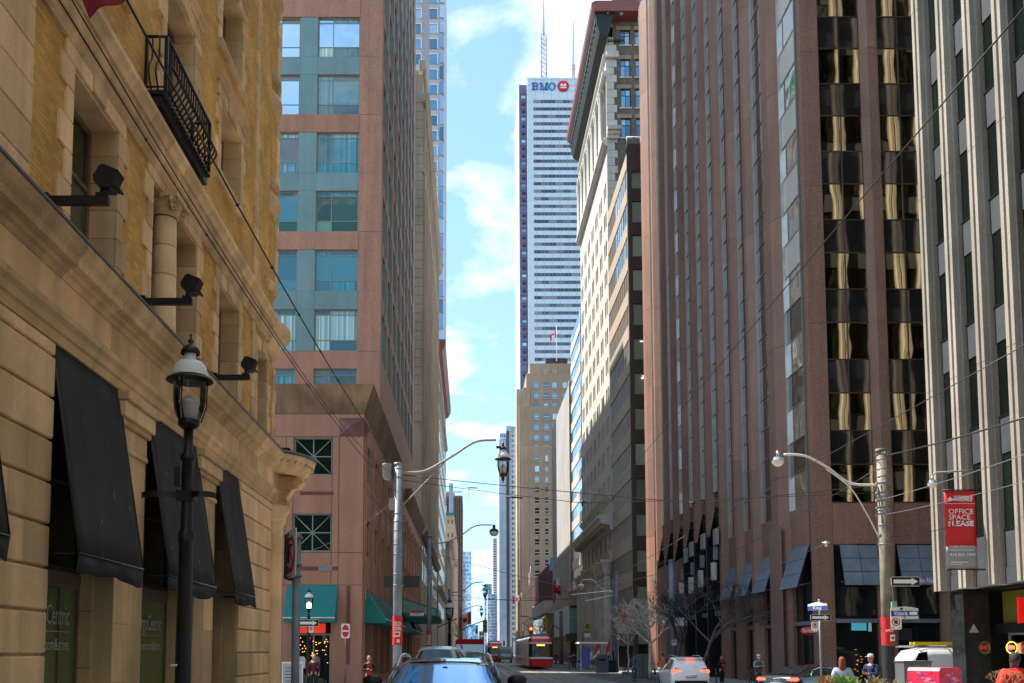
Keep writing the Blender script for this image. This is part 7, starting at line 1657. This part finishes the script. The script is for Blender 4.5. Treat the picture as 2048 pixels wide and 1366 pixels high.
wire('upper span wire across the street between the thick left pole and the brown pole', [(806, 950, PA), (1386, 1006, 33.5), (1754, 970, PE)], .014, .03)
wire('lower span wire across the street from the thick left pole', [(806, 960, PA), (1165, 1006, 34), (1754, 985, PE)], .011, .03)
wire('pale span wire stretched from the brown pole to the right edge', [(1760, 1000, PE), (2060, 905, 22)], .01, .05, m_wireg)
wire('lower pale wire from the brown pole to the right edge', [(1765, 1030, PE), (2060, 960, 22)], .008, .05, m_wireg)
wire('slack wire from the small insulator to the brown pole', [(1652, 1087, PE), (1766, 1075, PE), (1940, 1040, 33)], .01, .12)
wire('wire running left from the small insulator down to the banner pole', [(1652, 1087, PE), (1344, 1215, 64)], .01, .1)
wire('span wire at the second left pole crossing to the dark grey pole', [(862, 1105, PB), (1160, 1180, 63), (1343, 1140, 64)], .018, .1, m_wireg)
wire('span wire between the third left pole and the thin green pole', [(900, 1190, PCY), (1166, 1195, 115)], .03, .5)
wire('higher span wire between the third left pole and the pale grey pole', [(900, 1200, PCY), (1231, 1180, 88)], .025, .3, m_wireg)
wire('pale rod brace from the pale grey pole over the road', [(1231, 1190, 88), (1170, 1202, 88)], .05, 0, m_sgnw)
wire('thin guy wire dropping from the second left pole to the podium wall', [(859, 1110, PB), (720, 960, 52)], .012, .4)
wire('thin wire from the thick left pole across the podium windows', [(790, 1000, PA), (560, 1120, 30)], .006, .3, m_wireg)
for xc, lb in ((3.85, 'left'), (7.35, 'right')): wire('trolley wire above the %s streetcar track' % lb, [(xc, 34, 5.9), (xc, 62, 5.9), (xc, 120, 5.8), (xc, 300, 5.8)], .012, .12)
for px, py, Y in ((1386, 1007, 33.5), (1165, 1006, 34), (1652, 1087, PE)):
    p = atY(px, py, Y); t = thing('insulator', {1386: 'dark insulator on the span wire in front of the granite tower', 1165: 'dark insulator on the span wire before the terracotta block', 1652: 'small white insulator left of the brown pole'}[px], 'insulator', tuple(p)); b = MB(); b.lathe([(0, -.1), (.05, -.1), (.03, -.03), (.07, 0), (.03, .03), (.05, .07), (0, .08)], 10); b.tube([(-.12, 0, .03), (.12, 0, .03)], .02, 5); b.build('body', m_wire if px != 1652 else m_sgnw, t)
p = atY(1012, 993, PA); q = atY(1045, 996, PA); t = thing('wire_spreader', 'short dark bar on the lower span wire beneath the pendant lantern', 'insulator', tuple(p)); b = MB(); b.tube([tuple(p), tuple(q)], .03, 6); b.build('bar', m_wire, t, Matrix())
p = atY(940, 975, PA); t = thing('wire_clamp', 'loose looped wire end hanging on the upper span wire', 'clamp', tuple(p)); b = MB(); b.tube([(0, 0, 0), (-.05, 0, -.1), (-.07, 0, -.4)], .01, 4); b.tube([(-.1, 0, .0), (.25, 0, -.02)], .022, 5); b.build('clamp_body', m_wire, t)
# ================================================================ street furniture
x, y = 15.35, 26.4
px_ = lambda px, py, Y: atY(px, py, Y)
a = atY(1868, 1335, 25)
t = thing('mail_relay_box', 'bright red patterned mail box in the right foreground', 'mailbox', (a.x, 25, 0)); T = WM[t]; rr = RAD(28)
m_mail = M('mail_red', (.66, .02, .07), .35, var=.1, scale=6)
T = T @ Matrix.Rotation(rr, 4, 'Z'); WM_t = T
b = MB(); b.prism([(-.42, .12), (.42, .12), (.42, 1.50), (.36, 1.58), (-.36, 1.58), (-.42, 1.50)], 'y', -.45, .45); bo = b.build('box_body', m_mail, t, T)
b = MB(); [b.box(-.38 + s * .68, -.3 + s * .68, -.4 + q * .72, -.32 + q * .72, 0, .12) for s in (0, 1) for q in (0, 1)]; b.build('foot', m_black, t, T)
mvi = M('mail_violet', (.14, .07, .45), .4); mpk = M('mail_pink', (.85, .25, .35), .4)
for q in range(150):
    f = rnd.choice(('front', 'side', 'top')); u, v = rnd.uniform(-.38, .34), rnd.uniform(.2, 1.45); mt = rnd.choice((mvi, mpk, m_red, mpk)); b = MB(); w, h = rnd.uniform(.03, .16), rnd.uniform(.02, .07)
    if f == 'front': b.box(u, u + w, -.456, -.452, v, v + h)
    elif f == 'side': b.box(-.427, -.422, u, u + w, v, v + h)
    else: b.box(max(-.34, u), max(-.34, u) + w * .8, u, u + h, 1.582, 1.586)
    b.build('printed_mark', mt, bo, T)
b = MB(); b.lathe([(.12, 0), (.145, 0), (.145, .01), (.12, .01)], 20); b.build('roundel', mpk, bo, T @ Matrix.Translation((.1, -.455, 1.1)) @ Matrix.Rotation(RAD(90), 4, 'X'))
a = atY(1826, 1330, 28); t = thing('utility_cabinet', 'dark grey utility cabinet with white graffiti behind the red mail box', 'cabinet', (a.x, 28, 0)); b = MB(); b.box(-.38, .38, -.3, .3, .1, 1.68); b.box(-.4, .4, -.32, .32, 1.68, 1.72); b.build('cabinet_body', M('cabinet_grey', (.11, .115, .12), .5), t)
b = MB()
for q in range(26): xx, zz = rnd.uniform(-.3, .3), rnd.uniform(1.2, 1.6); b.tube([(xx, -.303, zz), (xx + rnd.uniform(-.06, .06), -.303, zz + rnd.uniform(-.06, .06))], .005, 3)
b.build('graffiti', m_sgnw, t); b = MB(); b.box(-.36, .0, -.305, -.3, .2, 1.6); b.build('door', M('cabinet_door', (.13, .135, .14), .5), t)
def planter(label, px, Y, w, plants, grass_col, z=1.05):
    a = atY(px, 1360, Y); t = thing('planter', label, 'planter', (a.x, Y, 0)); b = MB(); b.prism([(-w/2 * .85, 0), (w/2 * .85, 0), (w/2, z), (-w/2, z)], 'y', -.22, .22)
    for k in range(5): b.box(-w/2 + .02 + k * w/5, -w/2 + k * w/5 + .06, -.235, -.222, .1, z - .02)
    b.build('planter_box', m_orange, t)
    b = MB(); b.box(-w/2 + .03, w/2 - .03, -.19, .19, z - .02, z + .01); b.build('soil', m_bark, t)
    b = MB()
    for q in range(plants):
        x_, y_ = rnd.uniform(-w/2, w/2), rnd.uniform(-.18, .18); h = rnd.uniform(.1, .32); lx, ly = rnd.uniform(-.16, .16), rnd.uniform(-.16, .16)
        b.add([(x_ - .012, y_, z), (x_ + .012, y_, z), (x_ + lx * .6 + .01, y_ + ly * .6, z + h * .8), (x_ + lx, y_ + ly, z + h)], [(0, 1, 2), (0, 2, 3)])
    tag(b.build('grass_tuft', M('planter_leaf_%d' % len(bpy.data.materials), grass_col, .7, orand=.1), t), kind='stuff')
    return t
planter('orange planter of bright green grass behind the woman in the denim jacket', 1694, 27.0, .46, 260, (.10, .24, .03))
planter('orange planter with dry straw coloured grass left of the bright green one', 1655, 27.5, .34, 120, (.30, .17, .07)); planter('orange planter with tall thin seedheads below the brown pole', 1752, 27.2, .34, 80, (.24, .21, .09)); planter('low orange planter right of the brown pole', 1806, 25.8, .7, 40, (.20, .2, .06), .98)
t = thing('dried_plant', 'pale branching dried plant in front of the person in red', 'plant', (atY(2012, 1366, 17).x, 17, 0)); b = MB()
def twig(b, p, d, L_, r, n):
    q = p + d * L_; b.tube([tuple(p), tuple(p.lerp(q, .5) + Vector((0, 0, .01))), tuple(q)], [r, r * .8, r * .6], 4)
    if n:
        for s in (-1, 0, 1): dd = (d + Vector((s * .75, rnd.uniform(-.3, .3), .1 if s else .3))).normalized(); twig(b, q, dd, L_ * .62, r * .65, n - 1)
twig(b, Vector((0, 0, 0)), Vector((0, 0, 1)), 1.25, .014, 0); twig(b, Vector((0, 0, .9)), Vector((.05, 0, 1)).normalized(), .34, .012, 4); b.build('stem', M('dry_straw', (.55, .36, .18), .8), t); b = MB(); b.lathe([(0, 0), (.2, 0), (.25, .4), (0, .4)], 12); b.build('pot', m_orange, t)
# A boards and boxes
a = atY(618, 1335, 33); t = thing('sandwich_board', 'white framed sandwich board standing before the shop doorway on the left', 'sign board', (atY(585, 1335, 40).x, 40, 0)); b = MB(); b.box(-.42, .42, -.02, .02, .2, 1.55); b.build('frame', m_sgnw, t); b = MB(); b.box(-.37, .37, -.03, -.022, .3, 1.48); b.build('face', M('board_blue_grey', (.42, .45, .55), .5), t)
b = MB(); [b.box(-.28, .28 - .1 * (k % 2), -.036, -.032, 1.3 - k * .13, 1.325 - k * .13) for k in range(5)]; b.build('print', m_spand_g, t); b = MB(); b.box(-.4, -.36, 0, .5, 0, .2); b.box(.36, .4, 0, .5, 0, .2); b.build('foot', m_sgnw, t)
a = atY(1198, 1330, 88); t = thing('transit_shelter', 'glass transit shelter with a blue poster and red flags on top before the columns', 'shelter', (a.x, 92, .13)); b = MB()
for x_ in (-1.1, 1.1):
    for y_ in (0, 3.4): b.box(x_ - .05, x_ + .05, y_ - .05, y_ + .05, 0, 2.5)
b.build('post', m_galv, t); b = MB(); b.box(-1.3, 1.3, -.3, 3.7, 2.5, 2.65); b.build('roof', m_sgnw, t); b = MB(); b.box(-1.05, -.3, -.03, .0, .4, 2.2); b.build('blue_poster', M('poster_blue', (.04, .09, .40), .4), t); b = MB(); b.box(-1.08, 1.08, 3.38, 3.4, .3, 2.3); b.build('glass_wall', m_clear, t); b = MB(); b.box(-.25, 1.0, -.02, 0, .4, 2.2); b.build('glass_pane', m_clear, t)
t = thing('litter_bin', 'dark grey street bin standing right of the blue poster', 'bin', (atY(1204, 1330, 84).x, 84, .13)); b = MB(); b.prism([(-.5, 0), (.5, 0), (.5, 1.3), (.42, 1.5), (-.42, 1.5), (-.5, 1.3)], 'y', -.35, .35); b.build('bin_body', M('bin_grey', (.15, .16, .18), .5), t); b = MB(); b.box(-.3, .3, -.37, -.352, 1.0, 1.2); b.build('opening', m_black, t)
t = thing('utility_cabinet', 'grey utility cabinet on the right pavement behind the man in jeans', 'cabinet', (atY(1284, 1330, 74).x, 74, .13)); b = MB(); b.box(-.5, .5, -.3, .3, 0, 1.55); b.box(-.53, .53, -.33, .33, 1.55, 1.62); b.build('cabinet_body', M('cabinet_grey2', (.2, .21, .22), .5), t); b = MB(); b.box(-.02, .02, -.31, -.3, .1, 1.5); b.build('door_seam', m_black, t)
t = thing('newspaper_box', 'small dark A-board sign on the pavement left of the pale pole', 'sign board', (atY(1224, 1340, 86).x, 86, .13)); b = MB(); b.prism([(-.35, 0), (.35, 0), (.32, 1.05), (-.32, 1.05)], 'y', -.05, .05); b.build('board', m_black, t); b = MB(); b.box(-.22, .22, -.06, -.052, .3, .8); b.build('face', m_spand_g, t)
t = thing('bench', 'slatted wooden bench beside the bare tree trunk', 'bench', (atY(1296, 1345, 75).x, 76, .13)); b = MB(); b.box(-.8, .8, -.2, .2, .4, .45); b.build('seat', m_bark, t)
for k in range(3): b = MB(); b.box(-.8, .8, .2, .24, .5 + k * .15, .6 + k * .15); b.build('back_slat', m_barkp, t)
for s in (-.7, .7): b = MB(); b.box(s - .04, s + .04, -.18, .24, 0, .4); b.build('leg', m_black, t)
def bicycle(label, px, Y, rz, mat, zb=.13):
    a = atY(px, 1340, Y); t = thing('bicycle', label, 'bicycle', (a.x, Y, zb), RAD(rz)); T = WM[t]
    for s in (-.52, .52):
        b = MB(); b.tube([(s + .33 * math.cos(RAD(k * 20)), 0, .34 + .33 * math.sin(RAD(k * 20))) for k in range(19)], .018, 5, caps=False); w_ = b.build('wheel', m_tyre, t); b = MB(); [b.tube([(s, 0, .34), (s + .33 * math.cos(RAD(k * 30)), 0, .34 + .33 * math.sin(RAD(k * 30)))], .004, 3) for k in range(12)]; b.build('spoke', m_galv, w_)
    b = MB(); b.tube([(-.52, 0, .34), (-.15, 0, .32), (.38, 0, .78), (-.25, 0, .82), (-.15, 0, .32)], .018, 6); b.tube([(-.52, 0, .34), (-.25, 0, .82), (-.27, 0, .92)], .014, 5); b.tube([(.52, 0, .34), (.38, 0, .78), (.36, 0, .98)], .016, 6); b.build('frame', mat, t)
    b = MB(); b.tube([(.36, -.28, .98), (.36, -.2, 1.0), (.36, .2, 1.0), (.36, .28, .98)], .014, 5); b.build('handlebar', m_black, t); b = MB(); b.ball((-.28, 0, .95), .1, 8, sc=(1.3, .7, .4)); b.build('saddle', m_black, t); b = MB(); b.tube([(-.15, -.1, .22), (-.15, .1, .42)], .012, 5); b.build('pedal', m_galv, t); return t
bicycle('red share bicycle leaning by the pale grey pole', 1250, 78, 70, m_sgnr); bicycle('grey bicycle parked right of the white SUV', 1432, 55, 75, m_galv, .0); bicycle('old brown bicycle at the kerb beside the man in the white mask', 1500, 51, 60, m_galv_w)
# ================================================================ bare trees
def tree(label, x, y, H_, seed, mat, spread=.55, levels=6, lean=(0, 0), fork=.35, r0=.09, kids=3, drop=.0):
    r = random.Random(seed); t = thing('bare_tree', label, 'tree', (x, y, .1)); tr = MB(); cr = MB()
    p = Vector((0, 0, 0)); pts = [p]; z = H_ * fork
    for k in range(1, 5): pts.append(Vector((lean[0] * k / 4 + r.uniform(-.05, .05), lean[1] * k / 4, z * k / 4)))
    tr.tube(pts, [r0 * (1 - .1 * k) for k in range(5)], 8); tr.build('trunk', mat, t)
    def grow(p, d, L_, rad, n):
        n_ = 3; pp = [p]; dd = d.copy()
        for k in range(n_):
            dd = (dd + Vector((r.uniform(-.25, .25), r.uniform(-.25, .25), r.uniform(-.1, .16) - drop * (levels - n) * .05))).normalized(); pp.append(pp[-1] + dd * L_ / n_)
        cr.tube(pp, [rad * (1 - .12 * k) for k in range(n_ + 1)], 5 if n > levels - 2 else 3, caps=False)
        if n > 0:
            m_ = kids if n > 1 else kids + 1
            for k in range(m_):
                a = r.uniform(0, 6.28); s = spread * r.uniform(.7, 1.5); v = (dd + Vector((math.cos(a) * s, math.sin(a) * s, r.uniform(-.25, .3)))).normalized(); q = pp[-1] if k < 2 else pp[r.choice((1, 2))]
                grow(q, v, L_ * r.uniform(.62, .82), rad * .68, n - 1)
    for k in range(4):
        a = k * 1.57 + r.uniform(-.4, .4); grow(pts[-1], Vector((math.cos(a) * .8, math.sin(a) * .8, 1)).normalized(), (H_ - z) * .36, r0 * .55, levels - 1)
    cr.build('branches', mat, t); return t
tree('pale sunlit bare tree spreading over the right pavement by the orange banner', atY(1300, 1340, 70).x, 70, 6.2, 5, m_barkp, .85, 6, r0=.15, fork=.38, kids=3)
tree('thin bare tree with reddish trunk behind the man in jeans', atY(1257, 1340, 80).x, 80, 5.2, 8, m_barkp, .6, 5, r0=.08, fork=.45)
tree('dark leaning bare tree in front of the granite tower entrance', atY(1392, 1340, 60).x, 60, 7.2, 21, M('grey_bark', (.13, .105, .085), .9, var=.3, scale=5), .7, 6, lean=(.9, 0), r0=.13, fork=.33)
tree('dark slim bare tree just left of the leaning one by the blue banner', atY(1350, 1340, 62).x, 62, 6.5, 31, m_bark, .7, 5, lean=(.4, 0), r0=.09, fork=.35)
for lb, px, Y, h, sd in (('small distant bare tree among the left poles', 925, 210, 9, 3), ('distant bare tree rising behind the first streetcar', 1078, 200, 10, 4), ('bare street tree behind the small yellow signal at the kerb', 1105, 180, 9, 9)): tree(lb, atY(px, 1300, Y).x, Y, h, sd, m_bark, .6, 4, r0=.12, kids=3)
# ================================================================ people
def skinmesh(name, chains, mat, par, T, lvl=1):
    """chains: list of [(point, radius), ...]; a chain may start on an earlier point (same coordinates) and joins it"""
    vs_ = []; rs = []; es = []; idx = {}
    def gi(p, r):
        k = tuple(round(c, 4) for c in p)
        if k not in idx: idx[k] = len(vs_); vs_.append(p); rs.append(r)
        return idx[k]
    for ch in chains:
        prev = None
        for p, r in ch:
            i = gi(p, r)
            if prev is not None and prev != i: es.append((prev, i))
            prev = i
    me = bpy.data.meshes.new(name); me.from_pydata(vs_, es, []); me.materials.append(mat); o = bpy.data.objects.new(name, me); COL.objects.link(o)
    m = o.modifiers.new('skin', 'SKIN'); m.use_smooth_shade = True; m.branch_smoothing = .4
    bm = bmesh.new(); bm.from_mesh(me); lay = bm.verts.layers.skin.verify(); bm.verts.ensure_lookup_table()
    for i, v in enumerate(bm.verts):
        r = rs[i]; v[lay].radius = (r, r) if not isinstance(r, tuple) else r; v[lay].use_root = (i == 0)
    bm.to_mesh(me); bm.free()
    s = o.modifiers.new('sub', 'SUBSURF'); s.levels = lvl; s.render_levels = lvl
    dg = bpy.context.evaluated_depsgraph_get(); me2 = bpy.data.meshes.new_from_object(o.evaluated_get(dg)); bpy.data.objects.remove(o)
    me2.name = name
    for p in me2.polygons: p.use_smooth = True
    if not me2.materials: me2.materials.append(mat)
    return link(name, me2, T, par)
def hand(b, w, d, s, grip=.5):
    """palm and five fingers in one mesh: w wrist, d forearm direction, s side"""
    w = Vector(w); d = Vector(d).normalized(); side = d.cross(Vector((0, 0, 1))); side = side.normalized() if side.length > .2 else Vector((1, 0, 0)); n = d.cross(side).normalized()
    b.tube([w, w + d * .045, w + d * .09], [.024, .034, .032], 8)
    for k in range(4):
        L_ = (.062, .072, .068, .052)[k]; o_ = w + d * .085 + side * (-.027 + .018 * k); b.tube([o_, o_ + d * L_ * .5, o_ + d * L_ * .75 - n * L_ * grip * .5, o_ + d * L_ * .7 - n * L_ * grip], [.0095, .009, .008, .006], 5)
    o_ = w + d * .03 - side * .026; b.tube([o_, o_ - side * .025 + d * .03, o_ - side * .02 + d * .06 - n * .02], [.011, .010, .007], 5)
def person(label, x, y, rz, top=(.1, .1, .1), legs=(.03, .03, .05), skin=m_skin, hair=(.03, .02, .015), H=1.75, pose='walk', hat=None, mask=False, longhair=False, coat=False, hood=False, bag=None, inner=None, z=.0, vest=None, puffy=0.0, group=None):
    sc = H / 1.75; t = thing('person', label, 'person', (x, y, z), RAD(rz), group); T = WM[t] @ Matrix.Scale(sc, 4)
    st_ = {'walk': .22, 'stand': .05, 'phone': .05, 'hands': .05}[pose]
    # facing -Y; legs
    hips = [(-.09, 0, .92), (.09, 0, .92)]; knees = [(-.10, -st_ * .7, .50), (.10, st_ * .15, .50)]; ank = [(-.10, -st_ * .55, .09), (.10, st_ * 1.1, .12)]
    sh = [(-.19, .01, 1.43), (.19, .01, 1.43)]
    if pose in ('phone', 'hands'): el = [(-.25, -.03, 1.16), (.25, -.03, 1.16)]; wr_ = [(-.07, -.27, 1.2), (.08, -.27, 1.17)]
    else: el = [(-.25, .06 + st_ * .3, 1.15), (.25, .04 - st_ * .3, 1.15)]; wr_ = [(-.25, st_ * .7 - .02, .92), (.25, -.05 - st_ * .6, .93)]
    pv = (0, 0, .95); ws = (0, 0, 1.08); chs = (0, .0, 1.3); nb = (0, .01, 1.47); ch = [[(pv, (.13, .10)), (ws, (.125, .095)), (chs, (.155, .105)), (nb, .06), ((0, 0, 1.54), .052)]]
    for i in (0, 1):
        ch.append([(chs, .15), (sh[i], .055), (el[i], .043), (wr_[i], .026)]); ch.append([(pv, .13), (hips[i], .09), (knees[i], .06), (ank[i], .042), ((ank[i][0], ank[i][1] - .1, .05), .035)])
    body = skinmesh('body', ch, skin, t, T)
    b = MB(); hd = (0, -.015, 1.64)
    b.lathe([(0, 1.515), (.045, 1.525), (.062, 1.56), (.074, 1.60), (.08, 1.65), (.079, 1.69), (.068, 1.735), (.04, 1.765), (0, 1.775)], 16, (0, -.01), sy=1.2)
    b.add([(-.014, -.1, 1.625), (.014, -.1, 1.625), (0, -.125, 1.628), (0, -.098, 1.67)], [(0, 1, 2), (0, 2, 3), (1, 3, 2)], 0, True)
    for s in (-1, 1): b.ball((s * .08, 0, 1.64), .024, 6, sc=(.4, .7, 1.1))
    hand(b, wr_[0], Vector(wr_[0]) - Vector(el[0]), -1); hand(b, wr_[1], Vector(wr_[1]) - Vector(el[1]), 1)
    me = b.mesh('body', skin); bm = bmesh.new(); bm.from_mesh(me); bmesh.ops.recalc_face_normals(bm, faces=bm.faces); bm.from_mesh(body.data); bm.to_mesh(body.data); bm.free(); bpy.data.meshes.remove(me)
    b = MB(); [b.ball((s * .028, -.096, 1.66), .009, 6) for s in (-1, 1)]; b.build('eye', m_sgnb, body, T); b = MB(); b.box(-.022, .022, -.104, -.098, 1.59, 1.597); b.build('mouth', m_sgnr, body, T)
    cm = M('cloth_%d' % len(bpy.data.materials), top, .9, var=.25, scale=12, bump=.3, bscale=60); lm = M('trouser_%d' % len(bpy.data.materials), legs, .9, var=.25, scale=10); p_ = puffy
    hz_ = .86 if not coat else .55
    g = [[((0, 0, hz_), (.155 + p_, .125 + p_)), ((0, 0, 1.08), (.155 + p_, .125 + p_)), ((0, 0, 1.3), (.18 + p_, .13 + p_)), ((0, .01, 1.455), (.085, .075))]]
    for i in (0, 1): g.append([((0, 0, 1.3), .17), (sh[i], .075 + p_), (el[i], .06 + p_), (tuple(Vector(el[i]).lerp(Vector(wr_[i]), .9)), .043 + p_ * .5)])
    jk = skinmesh('jacket', g, cm, t, T)
    if hood: b = MB(); b.lathe([(.05, 1.44), (.10, 1.47), (.115, 1.51), (.09, 1.55)], 12, (0, .03)); b.build('hood', cm, jk, T)
    if inner: b = MB(); b.grid(lambda s, q: ((s - .5) * .2, -.155 - .015 * math.sin(s * 3.14), .9 + .56 * q), 4, 4); b.build('shirt_front', M('shirt_%d' % len(bpy.data.materials), inner, .9), jk, T)
    if vest: b = MB(); b.lathe([(.175, .9), (.18, 1.1), (.2, 1.3), (.14, 1.44)], 14, sy=.78); b.build('vest', M('vest_%d' % len(bpy.data.materials), vest, .9), jk, T)
    g = [[(pv, (.15, .12)), ((0, 0, 1.0), (.14, .11))]]
    for i in (0, 1): g.append([(pv, .14), (hips[i], .105), (knees[i], .078), (tuple(Vector(ank[i]) + Vector((0, 0, .02))), .06)])
    skinmesh('trousers', g, lm, t, T)
    for i in (0, 1): b = MB(); a_ = ank[i]; zf = a_[2] - .09; b.tube([(a_[0], a_[1] + .06, zf + .045), (a_[0], a_[1] - .05, zf + .05), (a_[0], a_[1] - .17, zf + .035)], [.045, .05, .035], 8); b.build('shoe', m_black if not coat else m_black, t, T)
    hm = M('hair_%d' % len(bpy.data.materials), hair, .8)
    if hat is None:
        b = MB(); b.lathe([(.086, 1.64), (.09, 1.68), (.082, 1.74), (.05, 1.785), (0, 1.795)], 14, (0, .012), sy=1.15)
        if longhair: b.lathe([(.07, 1.38), (.10, 1.45), (.095, 1.6), (.09, 1.68)], 14, (0, .035), sy=.9)
        b.build('hair', hm, t, T)
    else:
        b = MB(); b.lathe([(.088, 1.68), (.09, 1.72), (.075, 1.77), (0, 1.79)], 14, (0, 0), sy=1.15); b.box(-.06, .06, -.19, -.08, 1.69, 1.70); b.build('cap', M('cap_%d' % len(bpy.data.materials), hat, .8), t, T)
        b = MB(); b.lathe([(.083, 1.6), (.085, 1.69)], 12, (0, .03), sy=1); b.build('hair', hm, t, T)
    if mask: b = MB(); b.lathe([(.04, 1.54), (.075, 1.57), (.08, 1.62), (.05, 1.645)], 10, (0, -.02), sy=1.2, a0=200, a1=340); b.build('face_mask', m_sgnw, t, T)
    if pose == 'phone': b = MB(); b.box(-.04, .04, -.38, -.365, 1.18, 1.32); b.build('phone', m_black, body, T)
    if bag:
        bg_ = thing('bag', bag[1], 'bag', (x, y, z + 1.2 * sc), RAD(rz)); b = MB(); b.box(-.2, .2, .14, .36, -.28, .2); b.build('bag_body', M('bag_%d' % len(bpy.data.materials), bag[0], .7), bg_); b = MB(); [b.tube([(s * .12, .14, .15), (s * .13, -.05, .24), (s * .13, -.16, 0), (s * .12, .14, -.2)], .012, 4) for s in (-1, 1)]; b.build('strap', m_black, bg_)
    return t
def px2(px, Y): return atY(px, 1330, Y).x
person('man in a black jacket and red shirt walking past the podium corner', px2(738, 43), 43, 10, (.012, .013, .018), (.03, .03, .06), inner=(.45, .02, .02), hair=(.12, .07, .03), pose='phone', H=1.76)
person('man in a dark maroon jacket standing before the lit shop doorway', px2(628, 46.5), 46.5, -5, (.10, .012, .03), (.015, .015, .02), hair=(.35, .3, .25), pose='stand', H=1.78)
person('man in a grey blue hooded jacket and jeans crossing the road, back to the viewer', px2(1268, 65), 65, 182, (.10, .12, .17), (.03, .09, .22), hood=True, hair=(.08, .07, .07), H=1.75)
person('woman in a long black coat looking at her phone beside the grey bicycle', px2(1443, 58), 58, 20, (.01, .01, .012), (.01, .01, .012), coat=True, pose='phone', hair=(.02, .015, .01), inner=(.3, .03, .02), H=1.68, longhair=True)
person('man with a white mask and cap, olive vest, by the granite piers', px2(1517, 50), 50, 12, (.32, .32, .33), (.04, .06, .12), hat=(.75, .73, .7), mask=True, vest=(.10, .09, .06), pose='hands', H=1.78)
person('red haired woman in a pale denim jacket, back to the viewer, by the green planter', px2(1684, 29), 29, 170, (.35, .45, .55), (.05, .06, .1), hair=(.22, .045, .02), longhair=True, pose='stand', H=1.78, puffy=.03)
person('man in a navy jacket and white cap using a phone outside the coffee shop', px2(1742, 33), 33, -60, (.015, .03, .09), (.01, .01, .015), hat=(.6, .62, .66), pose='phone', hair=(.03, .02, .02), H=1.86, bag=((.05, .035, .02), 'small brown shoulder bag on the man in the navy jacket'))
person('person in a bright red jacket in the right corner below the OPEN sign', px2(2030, 19.5), 19.5, 175, (.62, .02, .015), (.02, .02, .03), skin=m_skin_d, hair=(.02, .012, .01), pose='stand', H=1.92, puffy=.06)
person('courier with a large orange bag behind the white SUV', px2(1326, 60), 60, 160, (.03, .03, .04), (.02, .02, .03), pose='stand', hair=(.02, .02, .02), H=1.8, bag=((.75, .13, .02), 'big orange delivery bag on the courier behind the white SUV'))
for lb, px, Y, tp, lg, rz_, hh in (('pedestrian in a purple top walking away past the thick brown pole', 1146, 112, (.35, .25, .6), (.05, .04, .04), 180, 1.75), ('pedestrian in black walking away with a pale cap beside the purple top', 1149, 108, (.01, .01, .012), (.01, .01, .012), 175, 1.74), ('pedestrian in a red coat close to the kerb pole', 1139, 113, (.5, .03, .03), (.3, .25, .25), 190, 1.6), ('pedestrian in dark clothes beside the thin green pole', 1174, 107, (.012, .012, .02), (.01, .01, .02), 190, 1.78), ('pedestrian in black behind the first streetcar near the shop corner', 1112, 140, (.02, .02, .02), (.02, .02, .02), 180, 1.75), ('dark dressed pedestrian near the transit shelter end', 1216, 92, (.015, .015, .03), (.02, .02, .03), 10, 1.75)):
    person(lb, px2(px, Y), Y, rz_, tp, lg, H=hh, z=.13 if px > 1150 else 0)
